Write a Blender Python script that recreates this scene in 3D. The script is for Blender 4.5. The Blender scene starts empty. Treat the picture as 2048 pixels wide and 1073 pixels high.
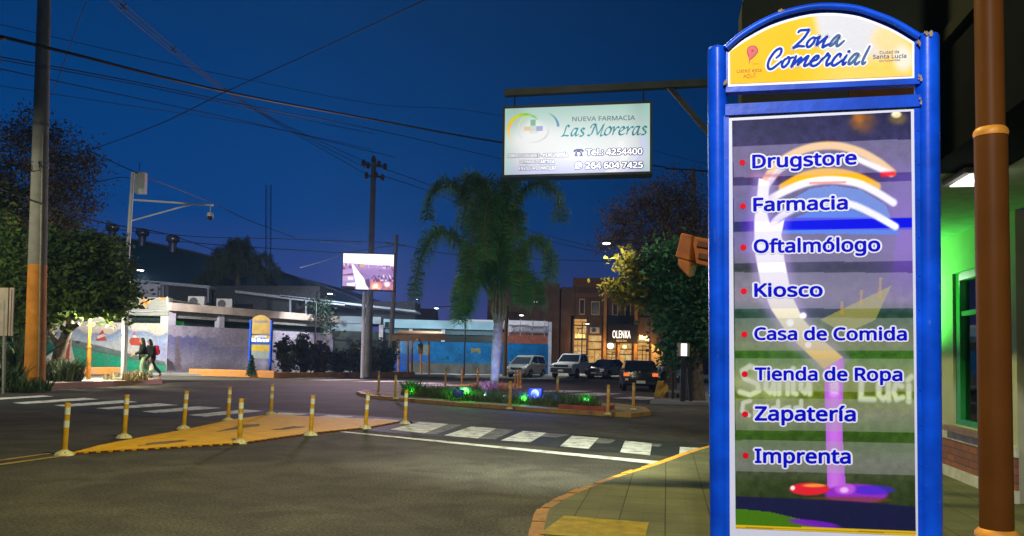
import bpy, bmesh, math, random, os
import numpy as np
from mathutils import Vector, Matrix
C = bpy.context.scene.collection
SC = bpy.context.scene
R = math.radians
random.seed(7); RNG = np.random.default_rng(7)

# ------------------------------------------------------------------ camera
F_PX, CAM_H, ROLL, PITCH, Y0 = 1600.0, 1.55, math.atan(.020), R(3.0), 713.0
_F = Vector((0, math.cos(PITCH), math.sin(PITCH))); _Rt = Vector((1, 0, 0)); _U = Vector((0, -math.sin(PITCH), math.cos(PITCH)))
_R2 = _Rt*math.cos(ROLL) + _U*math.sin(ROLL); _U2 = _U*math.cos(ROLL) - _Rt*math.sin(ROLL)
PPY = Y0 - F_PX*math.tan(PITCH)
CAM = Vector((0, 0, CAM_H))
cd = bpy.data.cameras.new('camera'); co = bpy.data.objects.new('camera', cd); C.objects.link(co)
cd.sensor_width = 36; cd.lens = F_PX/2048*36; cd.clip_start = .05; cd.clip_end = 3000
cd.shift_y = (PPY-536.5)/2048
M = Matrix.Identity(4)
for i in range(3): M[i][0], M[i][1], M[i][2], M[i][3] = _R2[i], _U2[i], -_F[i], CAM[i]
co.matrix_world = M
SC.camera = co

# ------------------------------------------------------------------ dusk sky and lamps
SC.view_settings.view_transform = 'Standard'; SC.view_settings.look = 'None'
SC.view_settings.exposure = 0.0; SC.view_settings.gamma = 1.0
SC.cycles.max_bounces = 6; SC.cycles.use_denoising = True
try: SC.cycles.sample_clamp_indirect = 3.0
except Exception: pass
def lin(*c):
    return tuple(((v/255)/12.92 if v/255 <= .04045 else ((v/255+.055)/1.055)**2.4) for v in c)
w = bpy.data.worlds.new('World'); SC.world = w; w.use_nodes = True
nt = w.node_tree; nt.nodes.clear()
def wn(t, **k):
    n = nt.nodes.new(t)
    for a, b in k.items(): setattr(n, a, b)
    return n
out = wn('ShaderNodeOutputWorld'); bg = wn('ShaderNodeBackground'); tc = wn('ShaderNodeTexCoord'); sep = wn('ShaderNodeSeparateXYZ')
nt.links.new(tc.outputs['Generated'], sep.inputs[0])
ramp = wn('ShaderNodeValToRGB'); cr = ramp.color_ramp
for p, c in ((0.0, (50, 54, 92)), (.03, (68, 74, 134)), (.09, (44, 66, 129)), (.16, (6, 62, 126)), (.27, (0, 58, 118)), (.42, (0, 48, 100)), (1.0, (0, 28, 66))):
    e = cr.elements.new(p) if p not in (0.0, 1.0) else cr.elements[0 if p == 0 else -1]
    e.position = p; e.color = lin(*c) + (1,)
nt.links.new(sep.outputs[2], ramp.inputs[0])
# the sky darkens away from the last western glow
mr = wn('ShaderNodeMapRange'); mr.inputs[1].default_value = -.25; mr.inputs[2].default_value = .45; mr.inputs[3].default_value = 1.0; mr.inputs[4].default_value = .36
nt.links.new(sep.outputs[0], mr.inputs[0])
mx = wn('ShaderNodeVectorMath', operation='SCALE'); nt.links.new(ramp.outputs[0], mx.inputs[0]); nt.links.new(mr.outputs[0], mx.inputs['Scale'])
nt.links.new(mx.outputs[0], bg.inputs[0]); bg.inputs[1].default_value = 1.0
nt.links.new(bg.outputs[0], out.inputs[0])

def lamp(name, loc, energy, col=(1, 1, 1), size=.15, kind='POINT', target=None, angle=120, blend=.6):
    d = bpy.data.lights.new(name, kind); d.energy = energy; d.color = col
    o = bpy.data.objects.new(name, d); C.objects.link(o); o.location = loc
    if kind in ('POINT', 'SPOT'): d.shadow_soft_size = size
    if kind == 'AREA': d.size = size
    if kind == 'SPOT': d.spot_size = R(angle); d.spot_blend = blend
    if target is not None:
        o.rotation_euler = (Vector(target)-Vector(loc)).to_track_quat('-Z', 'Y').to_euler()
    return o
WARM = (1.0, .93, .40); COOL = (.88, .95, 1.0)
lamp('street_or_fill_light', (14.5, 25.0, 9.0), 2600, (1, .95, .75), .2, 'SPOT', (4, 33, 2), 125, .8)  # unseen fill lamp, added to lift the palm, median and right-hand tree
lamp('street_or_fill_light', (-.5, -3.2, 5.8), 3500, (1, .985, .96), .12, 'SPOT', (1.2, 4.4, 1.75), 64, .9)
lamp('street_or_fill_light', (-1.4, 8.5, 8.8), 3700, WARM, .2, 'SPOT', (-2.2, 9.5, 0), 176, .6)
lamp('street_or_fill_light', (-20.5, 20.5, 8.0), 3600, (1, .95, .72), .2, 'SPOT', (-17.5, 26, 2), 120, .8)  # unseen fill lamp, added to brighten the pole and trees at the left

# ------------------------------------------------------------------ helpers
def ray(px, py):
    return (_F + _R2*((px-1024)/F_PX) + _U2*((PPY-py)/F_PX))
def G(px, py, z=0.0):
    d = ray(px, py); t = (z-CAM_H)/d.z; return CAM + d*t
def P(px, py, Y):
    d = ray(px, py); return CAM + d*(Y/d.y)
def GX(px, Y, z=0.0):                      # the point of height z on depth Y whose column passes nearest px
    a = P(px, 600, Y); b = P(px, 700, Y); t = (z-a.z)/(b.z-a.z); return a + (b-a)*t
def ZY(px, py, Y): return P(px, py, Y).z

MATS = {}
def mat(name, c, rough=.7, var=.18, scale=6.0, metal=0.0, bump=0.0, bscale=60.0, emit=None, es=0.0, c2=None, spec=.2, detail=4.0, trans=0.0):
    if name in MATS: return MATS[name]
    m = bpy.data.materials.new(name); m.use_nodes = True; n = m.node_tree.nodes; l = m.node_tree.links
    b = n['Principled BSDF']; b.inputs['Roughness'].default_value = rough; b.inputs['Metallic'].default_value = metal
    b.inputs['Specular IOR Level'].default_value = spec
    tcn = n.new('ShaderNodeTexCoord'); nz = n.new('ShaderNodeTexNoise'); nz.inputs['Scale'].default_value = scale; nz.inputs['Detail'].default_value = detail
    l.new(tcn.outputs['Object'], nz.inputs['Vector'])
    rp = n.new('ShaderNodeValToRGB'); rp.color_ramp.elements[0].position = .3; rp.color_ramp.elements[1].position = .7
    ca = tuple(max(0, v*(1-var)) for v in c); cb = c2 if c2 else tuple(min(1, v*(1+var)) for v in c)
    rp.color_ramp.elements[0].color = ca+(1,); rp.color_ramp.elements[1].color = tuple(cb)+(1,)
    l.new(nz.outputs['Fac'], rp.inputs[0]); l.new(rp.outputs[0], b.inputs['Base Color'])
    if bump:
        n2 = n.new('ShaderNodeTexNoise'); n2.inputs['Scale'].default_value = bscale; n2.inputs['Detail'].default_value = 5
        l.new(tcn.outputs['Object'], n2.inputs['Vector'])
        bp = n.new('ShaderNodeBump'); bp.inputs['Strength'].default_value = bump; bp.inputs['Distance'].default_value = .02
        l.new(n2.outputs['Fac'], bp.inputs['Height']); l.new(bp.outputs[0], b.inputs['Normal'])
    if trans:
        tr = n.new('ShaderNodeBsdfTranslucent'); ms_ = n.new('ShaderNodeMixShader'); ms_.inputs[0].default_value = trans
        l.new(rp.outputs[0], tr.inputs[0]); l.new(b.outputs[0], ms_.inputs[1]); l.new(tr.outputs[0], ms_.inputs[2]); l.new(ms_.outputs[0], n['Material Output'].inputs[0])
    if emit:
        b.inputs['Emission Color'].default_value = tuple(emit)+(1,); b.inputs['Emission Strength'].default_value = es
    MATS[name] = m; return m
def attrmat(name, emit=0.0, rough=.5, spec=.06):
    """colours come from the mesh's own painted colour attribute (printed graphics, murals, screens)"""
    if name in MATS: return MATS[name]
    m = bpy.data.materials.new(name); m.use_nodes = True; n = m.node_tree.nodes; l = m.node_tree.links
    b = n['Principled BSDF']; b.inputs['Roughness'].default_value = rough; b.inputs['Specular IOR Level'].default_value = spec
    a = n.new('ShaderNodeVertexColor'); a.layer_name = 'Col'
    if emit:
        b.inputs['Base Color'].default_value = (.02, .02, .02, 1)
        l.new(a.outputs[0], b.inputs['Emission Color']); b.inputs['Emission Strength'].default_value = emit
    else: l.new(a.outputs[0], b.inputs['Base Color'])
    MATS[name] = m; return m

def tag(o, label=None, cat=None, group=None, kind=None):
    if label: o['label'] = label
    if cat: o['category'] = cat
    if group: o['group'] = group
    if kind: o['kind'] = kind
    return o
def thing(name, label, cat, loc=(0, 0, 0), rz=0.0, group=None):
    o = bpy.data.objects.new(name, None); C.objects.link(o); o.location = loc; o.rotation_euler = (0, 0, rz)
    o.empty_display_size = .2
    return tag(o, label, cat, group)
def kids(o): return [c for c in SC.objects if c.parent == o]
def dup(o, parent=None, loc=None, rz=None, label=None):
    ch = kids(o)
    c = o.copy(); C.objects.link(c); c.parent = parent
    if loc is not None: c.location = loc
    if rz is not None: c.rotation_euler = (0, 0, rz)
    if label: c['label'] = label
    for k in ch: dup(k, c)
    return c

class MB:
    def __init__(s): s.v = []; s.f = []; s.mi = []; s.m = 0
    def add(s, vs, fs):
        b = len(s.v); s.v += [tuple(v) for v in vs]; s.f += [tuple(b+i for i in f) for f in fs]; s.mi += [s.m]*len(fs); return s
    def box(s, c, d, rz=0.0):
        x, y, z = d[0]/2, d[1]/2, d[2]/2; ca, sa = math.cos(rz), math.sin(rz); vs = []
        for sx, sy, sz in ((-1,-1,-1),(1,-1,-1),(1,1,-1),(-1,1,-1),(-1,-1,1),(1,-1,1),(1,1,1),(-1,1,1)):
            a, b = sx*x, sy*y; vs.append((c[0]+a*ca-b*sa, c[1]+a*sa+b*ca, c[2]+sz*z))
        return s.add(vs, [(0,3,2,1),(4,5,6,7),(0,1,5,4),(1,2,6,5),(2,3,7,6),(3,0,4,7)])
    def bar(s, p0, p1, w, h, up=(0, 0, 1)):
        p0, p1 = Vector(p0), Vector(p1); d = (p1-p0).normalized(); a = d.cross(Vector(up))
        if a.length < 1e-4: a = Vector((1, 0, 0))
        a.normalize(); b = a.cross(d).normalized(); vs = []
        for p in (p0, p1):
            for i, j in ((-1,-1),(1,-1),(1,1),(-1,1)): vs.append(p+a*(i*w/2)+b*(j*h/2))
        return s.add(vs, [(0,1,2,3),(7,6,5,4),(0,4,5,1),(1,5,6,2),(2,6,7,3),(3,7,4,0)])
    def tube(s, pts, rad, n=8, cap=True):
        pts = [Vector(p) for p in pts]; m = len(pts)
        if not hasattr(rad, '__len__'): rad = [rad]*m
        vs = []; fs = []; prev = None
        for i, p in enumerate(pts):
            d = (pts[min(i+1, m-1)]-pts[max(i-1, 0)]).normalized()
            a = prev - d*prev.dot(d) if prev is not None else (Vector((1, 0, 0)) if abs(d.x) < .8 else Vector((0, 1, 0)))
            if prev is None: a = a - d*a.dot(d)
            a.normalize(); prev = a; b = d.cross(a)
            for k in range(n):
                t = 2*math.pi*k/n; vs.append(p+(a*math.cos(t)+b*math.sin(t))*rad[i])
        for i in range(m-1):
            for k in range(n):
                q = (k+1) % n; fs.append((i*n+k, i*n+q, (i+1)*n+q, (i+1)*n+k))
        if cap: fs.append(tuple(range(n-1, -1, -1))); fs.append(tuple((m-1)*n+k for k in range(n)))
        return s.add(vs, fs)
    def lathe(s, prof, c=(0, 0, 0), n=16, axis='z'):
        vs = []; fs = []; m = len(prof)
        for r, h in prof:
            for k in range(n):
                t = 2*math.pi*k/n; p = (r*math.cos(t), r*math.sin(t), h)
                if axis == 'y': p = (p[0], p[2], p[1])
                if axis == 'x': p = (p[2], p[0], p[1])
                vs.append((c[0]+p[0], c[1]+p[1], c[2]+p[2]))
        for i in range(m-1):
            for k in range(n):
                q = (k+1) % n; fs.append((i*n+k, i*n+q, (i+1)*n+q, (i+1)*n+k))
        fs.append(tuple(range(n-1, -1, -1))); fs.append(tuple((m-1)*n+k for k in range(n)))
        return s.add(vs, fs)
    def prism(s, poly, z0, z1):
        n = len(poly); vs = [(p[0], p[1], z0) for p in poly]+[(p[0], p[1], z1) for p in poly]
        return s.add(vs, [tuple(range(n-1, -1, -1)), tuple(range(n, 2*n))]+[(i, (i+1) % n, n+(i+1) % n, n+i) for i in range(n)])
    def sheet(s, poly, z):
        return s.add([(p[0], p[1], z) for p in poly], [tuple(range(len(poly)))])
    def build(s, name, mats, parent=None, smooth=False, bevel=0.0, seg=2, recalc=True):
        me = bpy.data.meshes.new(name); me.from_pydata(s.v, [], s.f)
        if not isinstance(mats, (list, tuple)): mats = [mats]
        for m in mats: me.materials.append(m)
        if len(mats) > 1: me.polygons.foreach_set('material_index', s.mi)
        if recalc:
            bm = bmesh.new(); bm.from_mesh(me); bmesh.ops.recalc_face_normals(bm, faces=bm.faces); bm.to_mesh(me); bm.free()
        if smooth:
            me.polygons.foreach_set('use_smooth', [True]*len(me.polygons))
            try: me.set_sharp_from_angle(angle=R(40))
            except Exception: pass
        o = bpy.data.objects.new(name, me); C.objects.link(o); o.parent = parent
        if bevel:
            b = o.modifiers.new('bevel', 'BEVEL'); b.width = bevel; b.segments = seg; b.limit_method = 'ANGLE'
        return o

# ------------------------------------------------------------------ lettering
FONT = None
for base_ in ('LOCAL', 'SYSTEM'):
    try:
        fp_ = os.path.join(bpy.utils.resource_path(base_), 'datafiles', 'fonts', 'NotoSansHebrew-Regular.woff2')    # the sans that ships with Blender
        if FONT is None and os.path.exists(fp_): FONT = bpy.data.fonts.load(fp_)
    except Exception: FONT = None
_tx = {}
def text2d(body, off=0.0, shear=0.0, space=1.0):
    k = (body, off, shear, space)
    if k in _tx: return _tx[k]
    cu = bpy.data.curves.new('lettering', 'FONT'); cu.body = body; cu.size = 1; cu.offset = off; cu.shear = shear; cu.space_character = space
    cu.resolution_u = 4
    if FONT: cu.font = FONT
    o = bpy.data.objects.new('lettering', cu); C.objects.link(o)
    dg = bpy.context.evaluated_depsgraph_get(); ev = o.evaluated_get(dg); me = ev.to_mesh()
    v = [(p.co.x, p.co.y) for p in me.vertices]; f = [tuple(p.vertices) for p in me.polygons]
    ev.to_mesh_clear(); bpy.data.objects.remove(o); bpy.data.curves.remove(cu)
    _tx[k] = (v, f); return v, f
CAPH = max(y for x, y in text2d('H')[0])
class Panel:
    """a flat board: origin o, unit vectors u (right), v (up), n (towards the reader)"""
    def __init__(s, o, u, v):
        s.o, s.u, s.v = Vector(o), Vector(u).normalized(), Vector(v).normalized(); s.n = s.u.cross(s.v)
    def p(s, a, b, d=0.0): return s.o + s.u*a + s.v*b + s.n*d
    def hit(s, px, py):
        d = ray(px, py); t = (s.o-CAM).dot(s.n)/d.dot(s.n); q = CAM+d*t-s.o; return (q.dot(s.u), q.dot(s.v))
    def text(s, mb, body, a, b, cap, d, off=0.0, shear=0.0, grow=0.0, space=1.0):
        """baseline from a to b (panel coordinates), cap height cap; off thickens the strokes, grow adds an outline without changing the fit"""
        v, f = text2d(body, 0, shear, space)
        x0 = min(p[0] for p in v)-off; x1 = max(p[0] for p in v)+off; k = cap/(CAPH+2*off)
        sx = (b[0]-a[0])/(x1-x0); sl = (b[1]-a[1])/(x1-x0); g = max(0, off+grow); n = 0 if g == 0 else (8 if g < .04 else 14)
        for i in range(n+1):
            ox, oy = (0, 0) if i == 0 else (g*math.cos(2*math.pi*i/n), g*math.sin(2*math.pi*i/n))
            mb.add([s.p(a[0]+(x+ox-x0)*sx, a[1]+(x+ox-x0)*sl+(y+oy+off)*k, d+i*6e-5) for x, y in v], f)
    def poly(s, mb, pts, d): mb.add([s.p(a, b, d) for a, b in pts], [tuple(range(len(pts)))])
    def disc(s, mb, c, r, d, n=20): s.poly(mb, [(c[0]+r*math.cos(2*math.pi*k/n), c[1]+r*math.sin(2*math.pi*k/n)) for k in range(n)], d)
    def slab(s, mb, a0, b0, a1, b1, d0, d1):
        vs = [s.p(a, b, d) for d in (d0, d1) for a, b in ((a0, b0), (a1, b0), (a1, b1), (a0, b1))]
        mb.add(vs, [(3,2,1,0),(4,5,6,7),(0,1,5,4),(1,2,6,5),(2,3,7,6),(3,0,4,7)])
    def ext(s, mb, pts, d0, d1):
        n = len(pts); mb.add([s.p(a, b, d0) for a, b in pts]+[s.p(a, b, d1) for a, b in pts],
            [tuple(range(n-1, -1, -1)), tuple(range(n, 2*n))]+[(i, (i+1) % n, n+(i+1) % n, n+i) for i in range(n)])
    def grid(s, name, a0, b0, a1, b1, nx, ny, d, paint, m, parent, clip=None):
        """a finely divided face whose colour attribute is painted by paint(A, B) -> sRGB 0..255"""
        A, B = np.meshgrid(np.linspace(a0, a1, nx), np.linspace(b0, b1, ny)); col = np.clip(paint(A, B), 0, 255)/255
        return s.gridcol(name, A, B, d, col, m, parent, clip)
    def gridcol(s, name, A, B, d, col, m, parent, clip=None):
        ny, nx = A.shape; o = np.array(s.o); u = np.array(s.u); v = np.array(s.v); n = np.array(s.n)
        V = o+A[..., None]*u+B[..., None]*v+d*n
        i = np.arange(nx*ny).reshape(ny, nx); q = np.stack([i[:-1, :-1], i[:-1, 1:], i[1:, 1:], i[1:, :-1]], -1).reshape(-1, 4)
        if clip is not None:
            ok = clip(A, B); q = q[ok.reshape(-1)[q].all(1)]
        me = bpy.data.meshes.new(name); me.from_pydata(V.reshape(-1, 3).tolist(), [], q.tolist())
        L = np.where(col <= .04045, col/12.92, ((col+.055)/1.055)**2.4)
        ca = me.color_attributes.new('Col', 'FLOAT_COLOR', 'POINT')
        ca.data.foreach_set('color', np.concatenate([L.reshape(-1, 3), np.ones((nx*ny, 1))], 1).astype(np.float32).ravel())
        me.materials.append(m); ob = bpy.data.objects.new(name, me); C.objects.link(ob); ob.parent = parent; return ob
def catmull(pts, k=6):
    pts = [np.array(p, float) for p in pts]; out = []
    for i in range(len(pts)-1):
        p0, p1, p2, p3 = pts[max(i-1, 0)], pts[i], pts[i+1], pts[min(i+2, len(pts)-1)]
        for j in range(k):
            t = j/k; out.append(.5*((2*p1)+(-p0+p2)*t+(2*p0-5*p1+4*p2-p3)*t*t+(-p0+3*p1-3*p2+p3)*t**3))
    out.append(pts[-1]); return out
def pen(panel, mb, pts, wd, d, tip=.55, nib=None):
    """a brush stroke: round pen of width wd, or a flat nib at angle nib"""
    c = catmull(pts); n = len(c)
    if nib is not None:
        h = np.array((math.cos(nib), math.sin(nib)))*wd/2; e = np.array((-math.sin(nib), math.cos(nib)))*wd*.11
        for i in range(n-1):
            d2 = d + 1e-5*(i % 40)
            a, b = c[i], c[i+1]
            mb.add([panel.p(*(a-h-e), d2), panel.p(*(a+h-e), d2), panel.p(*(b+h+e), d2), panel.p(*(b-h+e), d2)], [(0, 1, 2, 3)])
            mb.add([panel.p(*(a-h), d2), panel.p(*(a+h), d2), panel.p(*(a+h+e*2), d2), panel.p(*(a-h+e*2), d2)], [(0, 1, 2, 3)])
        return
    L = []; Rr = []
    for i in range(n):
        t = c[min(i+1, n-1)]-c[max(i-1, 0)]; t = t/(np.linalg.norm(t)+1e-9); q = np.array((-t[1], t[0]))
        f = i/(n-1); ww = wd/2*(tip+(1-tip)*min(1, 5*min(f, 1-f)+.15)); L.append(c[i]+q*ww); Rr.append(c[i]-q*ww)
    for i in range(n-1):
        d2 = d+1e-5*(i % 60)
        mb.add([panel.p(*L[i], d2), panel.p(*Rr[i], d2), panel.p(*Rr[i+1], d2), panel.p(*L[i+1], d2)], [(0, 1, 2, 3)])
    for e in (c[0], c[-1]): panel.disc(mb, e, wd/2*tip, d+7e-4, 8)
# numpy painting helpers
def sst(e0, e1, x): t = np.clip((x-e0)/(e1-e0), 0, 1); return t*t*(3-2*t)
def over(img, c, a): return img*(1-a[..., None]) + np.array(c, float)*a[..., None]
def vnoise(A, B, sc, seed=0):
    r = np.random.default_rng(seed); T = r.random((64, 64)); x = A*sc; y = B*sc; xi = np.floor(x).astype(int); yi = np.floor(y).astype(int)
    fx = x-xi; fy = y-yi; fx = fx*fx*(3-2*fx); fy = fy*fy*(3-2*fy); g = lambda i, j: T[i % 64, j % 64]
    return (g(xi, yi)*(1-fx)+g(xi+1, yi)*fx)*(1-fy)+(g(xi, yi+1)*(1-fx)+g(xi+1, yi+1)*fx)*fy
def segd(X, Y, pts):
    D = np.full(X.shape, 1e9)
    for (x0, y0), (x1, y1) in zip(pts[:-1], pts[1:]):
        dx, dy = x1-x0, y1-y0; t = np.clip(((X-x0)*dx+(Y-y0)*dy)/(dx*dx+dy*dy+1e-9), 0, 1)
        D = np.minimum(D, np.hypot(X-x0-t*dx, Y-y0-t*dy))
    return D
def inpoly(X, Y, poly):
    ins = np.zeros(X.shape, bool); n = len(poly)
    for i in range(n):
        x0, y0 = poly[i]; x1, y1 = poly[(i+1) % n]
        if y0 == y1: continue
        ins ^= ((y0 > Y) != (y1 > Y)) & (X < (x1-x0)*(Y-y0)/(y1-y0)+x0)
    return ins
def homog(src, dst):
    Aq = []; bq = []
    for (x, y), (u, v) in zip(src, dst):
        Aq.append([x, y, 1, 0, 0, 0, -u*x, -u*y]); bq.append(u); Aq.append([0, 0, 0, x, y, 1, -v*x, -v*y]); bq.append(v)
    h = np.append(np.linalg.solve(np.array(Aq, float), np.array(bq, float)), 1).reshape(3, 3); return h
def hap(h, x, y):
    w_ = h[2, 0]*x+h[2, 1]*y+h[2, 2]; return (h[0, 0]*x+h[0, 1]*y+h[0, 2])/w_, (h[1, 0]*x+h[1, 1]*y+h[1, 2])/w_
# ------------------------------------------------------------------ ground, roads, pavements
SD = Vector((math.sin(R(11)), math.cos(R(11)), 0)); SN = Vector((-SD.y, SD.x, 0))     # the street's run and its kerb side
def asphalt():
    m = mat('asphalt', (.058, .0535, .038), rough=.9, var=.28, scale=.35, bump=.35, bscale=90, spec=.1, detail=9)
    n = m.node_tree.nodes; l = m.node_tree.links; b = n['Principled BSDF']
    tcn = n.new('ShaderNodeTexCoord'); nz = n.new('ShaderNodeTexNoise'); nz.inputs['Scale'].default_value = 34; nz.inputs['Detail'].default_value = 8
    l.new(tcn.outputs['Object'], nz.inputs['Vector'])
    old = b.inputs['Base Color'].links[0].from_socket
    mp = n.new('ShaderNodeMapRange'); mp.inputs[1].default_value = .35; mp.inputs[2].default_value = .65; mp.inputs[3].default_value = .62; mp.inputs[4].default_value = 1.4
    l.new(nz.outputs['Fac'], mp.inputs[0])
    sc_ = n.new('ShaderNodeVectorMath'); sc_.operation = 'SCALE'; l.new(old, sc_.inputs[0]); l.new(mp.outputs[0], sc_.inputs['Scale'])
    # tar-sealed cracks
    vo = n.new('ShaderNodeTexVoronoi'); vo.feature = 'DISTANCE_TO_EDGE'; vo.inputs['Scale'].default_value = .22
    nw = n.new('ShaderNodeTexNoise'); nw.inputs['Scale'].default_value = .8; nw.inputs['Detail'].default_value = 4
    ad = n.new('ShaderNodeMixRGB'); ad.inputs[0].default_value = .42; l.new(tcn.outputs['Object'], nw.inputs['Vector']); l.new(tcn.outputs['Object'], ad.inputs[1]); l.new(nw.outputs['Color'], ad.inputs[2])
    l.new(ad.outputs[0], vo.inputs['Vector'])
    ck = n.new('ShaderNodeMapRange'); ck.inputs[1].default_value = 0; ck.inputs[2].default_value = .004; ck.inputs[3].default_value = .86; ck.inputs[4].default_value = 1
    l.new(vo.outputs['Distance'], ck.inputs[0])
    st = n.new('ShaderNodeTexNoise'); st.inputs['Scale'].default_value = 1.1; st.inputs['Detail'].default_value = 5; st.inputs['Distortion'].default_value = 1.2; l.new(tcn.outputs['Object'], st.inputs['Vector'])
    sm = n.new('ShaderNodeMapRange'); sm.inputs[1].default_value = .36; sm.inputs[2].default_value = .62; sm.inputs[3].default_value = .74; sm.inputs[4].default_value = 1.12; l.new(st.outputs['Fac'], sm.inputs[0])
    mm = n.new('ShaderNodeMath'); mm.operation = 'MULTIPLY'; l.new(ck.outputs[0], mm.inputs[0]); l.new(sm.outputs[0], mm.inputs[1])
    s2 = n.new('ShaderNodeVectorMath'); s2.operation = 'SCALE'; l.new(sc_.outputs[0], s2.inputs[0]); l.new(mm.outputs[0], s2.inputs['Scale'])
    l.new(s2.outputs[0], b.inputs['Base Color']); return m
def worn(name, c, amount=.35, scale=5.0, rough=.75, under=(.055, .055, .05)):
    m = mat(name, c, rough=rough, var=.12, scale=3, spec=.08)
    n = m.node_tree.nodes; l = m.node_tree.links; b = n['Principled BSDF']
    if 'wear' in n: return m
    old = b.inputs['Base Color'].links[0].from_socket
    tcn = n.new('ShaderNodeTexCoord'); nz = n.new('ShaderNodeTexNoise'); nz.name = 'wear'; nz.inputs['Scale'].default_value = scale; nz.inputs['Detail'].default_value = 9; nz.inputs['Roughness'].default_value = .7
    l.new(tcn.outputs['Object'], nz.inputs['Vector'])
    mp = n.new('ShaderNodeMapRange'); mp.inputs[1].default_value = .60-amount*.3; mp.inputs[2].default_value = .78-amount*.2; l.new(nz.outputs['Fac'], mp.inputs[0])
    mixn = n.new('ShaderNodeMixRGB'); mixn.inputs[2].default_value = under+(1,); l.new(mp.outputs[0], mixn.inputs[0]); l.new(old, mixn.inputs[1]); l.new(mixn.outputs[0], b.inputs['Base Color'])
    return m
def paver():
    m = mat('paver', (.095, .09, .042), rough=.8, var=.25, scale=1.4, bump=.2, bscale=50)
    n = m.node_tree.nodes; l = m.node_tree.links; b = n['Principled BSDF']; old = b.inputs['Base Color'].links[0].from_socket
    tcn = n.new('ShaderNodeTexCoord'); mp = n.new('ShaderNodeMapping'); mp.inputs['Rotation'].default_value = (0, 0, R(11)); l.new(tcn.outputs['Object'], mp.inputs[0])
    br = n.new('ShaderNodeTexBrick'); br.offset = .0; br.inputs['Scale'].default_value = 1; br.inputs['Mortar Size'].default_value = .006; br.inputs['Brick Width'].default_value = .4; br.inputs['Row Height'].default_value = .4
    br.inputs['Color1'].default_value = (1.08, 1.06, 1, 1); br.inputs['Color2'].default_value = (.86, .86, .84, 1); br.inputs['Mortar'].default_value = (.42, .42, .4, 1)
    l.new(mp.outputs[0], br.inputs['Vector'])
    b2 = n.new('ShaderNodeTexBrick'); b2.offset = .0; b2.inputs['Scale'].default_value = 1; b2.inputs['Mortar Size'].default_value = .004; b2.inputs['Brick Width'].default_value = .2; b2.inputs['Row Height'].default_value = .1
    b2.inputs['Color1'].default_value = (1.03, 1.03, 1.03, 1); b2.inputs['Color2'].default_value = (.95, .95, .95, 1); b2.inputs['Mortar'].default_value = (.8, .8, .8, 1); l.new(mp.outputs[0], b2.inputs['Vector'])
    a = n.new('ShaderNodeMixRGB'); a.blend_type = 'MULTIPLY'; a.inputs[0].default_value = 1; l.new(old, a.inputs[1]); l.new(br.outputs[0], a.inputs[2])
    a2 = n.new('ShaderNodeMixRGB'); a2.blend_type = 'MULTIPLY'; a2.inputs[0].default_value = 1; l.new(a.outputs[0], a2.inputs[1]); l.new(b2.outputs[0], a2.inputs[2])
    l.new(a2.outputs[0], b.inputs['Base Color']); return m
M_ASPH = asphalt(); M_PAVE = paver()
M_CONC = mat('concrete', (.27, .26, .23), rough=.85, var=.25, scale=2.5, bump=.3, bscale=30)
M_KERBY = worn('kerb_yellow', (.62, .30, .035), .5, 6, under=(.2, .17, .12))
M_KERBO = worn('kerb_orange', (.50, .20, .04), .45, 3, under=(.24, .17, .11))
M_KERBG = worn('kerb_pink', (.42, .25, .17), .4, 3, under=(.2, .17, .14))
M_WHITE = worn('road_white', (.62, .63, .58), .42, 4)
M_WHITEF = worn('road_white_faded', (.19, .19, .175), .6, 4)
M_BLACK = worn('road_black', (.03, .036, .032), .25, 3)
M_YLINE = worn('road_yellow', (.33, .21, .06), .4, 6)
def struct(o, kind='structure'): o['kind'] = kind; return o
struct(MB().sheet([(-900, -300), (900, -300), (900, 1500), (-900, 1500)], -.012).build('ground', mat('dry_ground', (.06, .055, .045), var=.3, scale=.1)))
struct(MB().sheet([(-140, -25), (140, -25), (140, 140), (-140, 140)], 0).build('road', M_ASPH))
# corner pavement by the shop, with its worn yellow kerb
kb = [(.05, -6), (.12, 4.5), (.21, 7.06), (.37, 7.91), (.74, 8.8), (1.25, 9.8), (1.98, 11.07), (3.32, 13.45), (5.2, 15.6), (9, 17.5), (20, 18.5)]
def offset_line(pts, d):
    o = []
    for i, p in enumerate(pts):
        a = Vector(pts[max(i-1, 0)]); b = Vector(pts[min(i+1, len(pts)-1)]); t = (b-a).normalized(); o.append((p[0]+t.y*d, p[1]-t.x*d))
    return o
kbs = [tuple(q[:2]) for q in catmull(kb, 4)]
ins = offset_line(kbs, .12)
mb = MB()
rr = random.Random(3)
for i in range(len(kbs)-1):
    chip = .02*rr.random() if kbs[i][1] < 10.5 else .004
    z = .13-chip
    a, b, c, d = kbs[i], kbs[i+1], ins[i+1], ins[i]
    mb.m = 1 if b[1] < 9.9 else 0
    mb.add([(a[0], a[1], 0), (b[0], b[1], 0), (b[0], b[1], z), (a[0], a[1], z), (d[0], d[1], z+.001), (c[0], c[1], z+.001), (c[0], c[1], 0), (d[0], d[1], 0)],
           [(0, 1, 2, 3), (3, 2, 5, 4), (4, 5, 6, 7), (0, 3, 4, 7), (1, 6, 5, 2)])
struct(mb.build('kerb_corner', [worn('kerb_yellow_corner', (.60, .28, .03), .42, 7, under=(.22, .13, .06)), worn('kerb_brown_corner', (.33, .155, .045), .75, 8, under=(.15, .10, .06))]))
struct(MB().prism([(p[0], p[1]) for p in ins]+[(20, -6)], .0, .132).build('pavement', M_PAVE))
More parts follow.
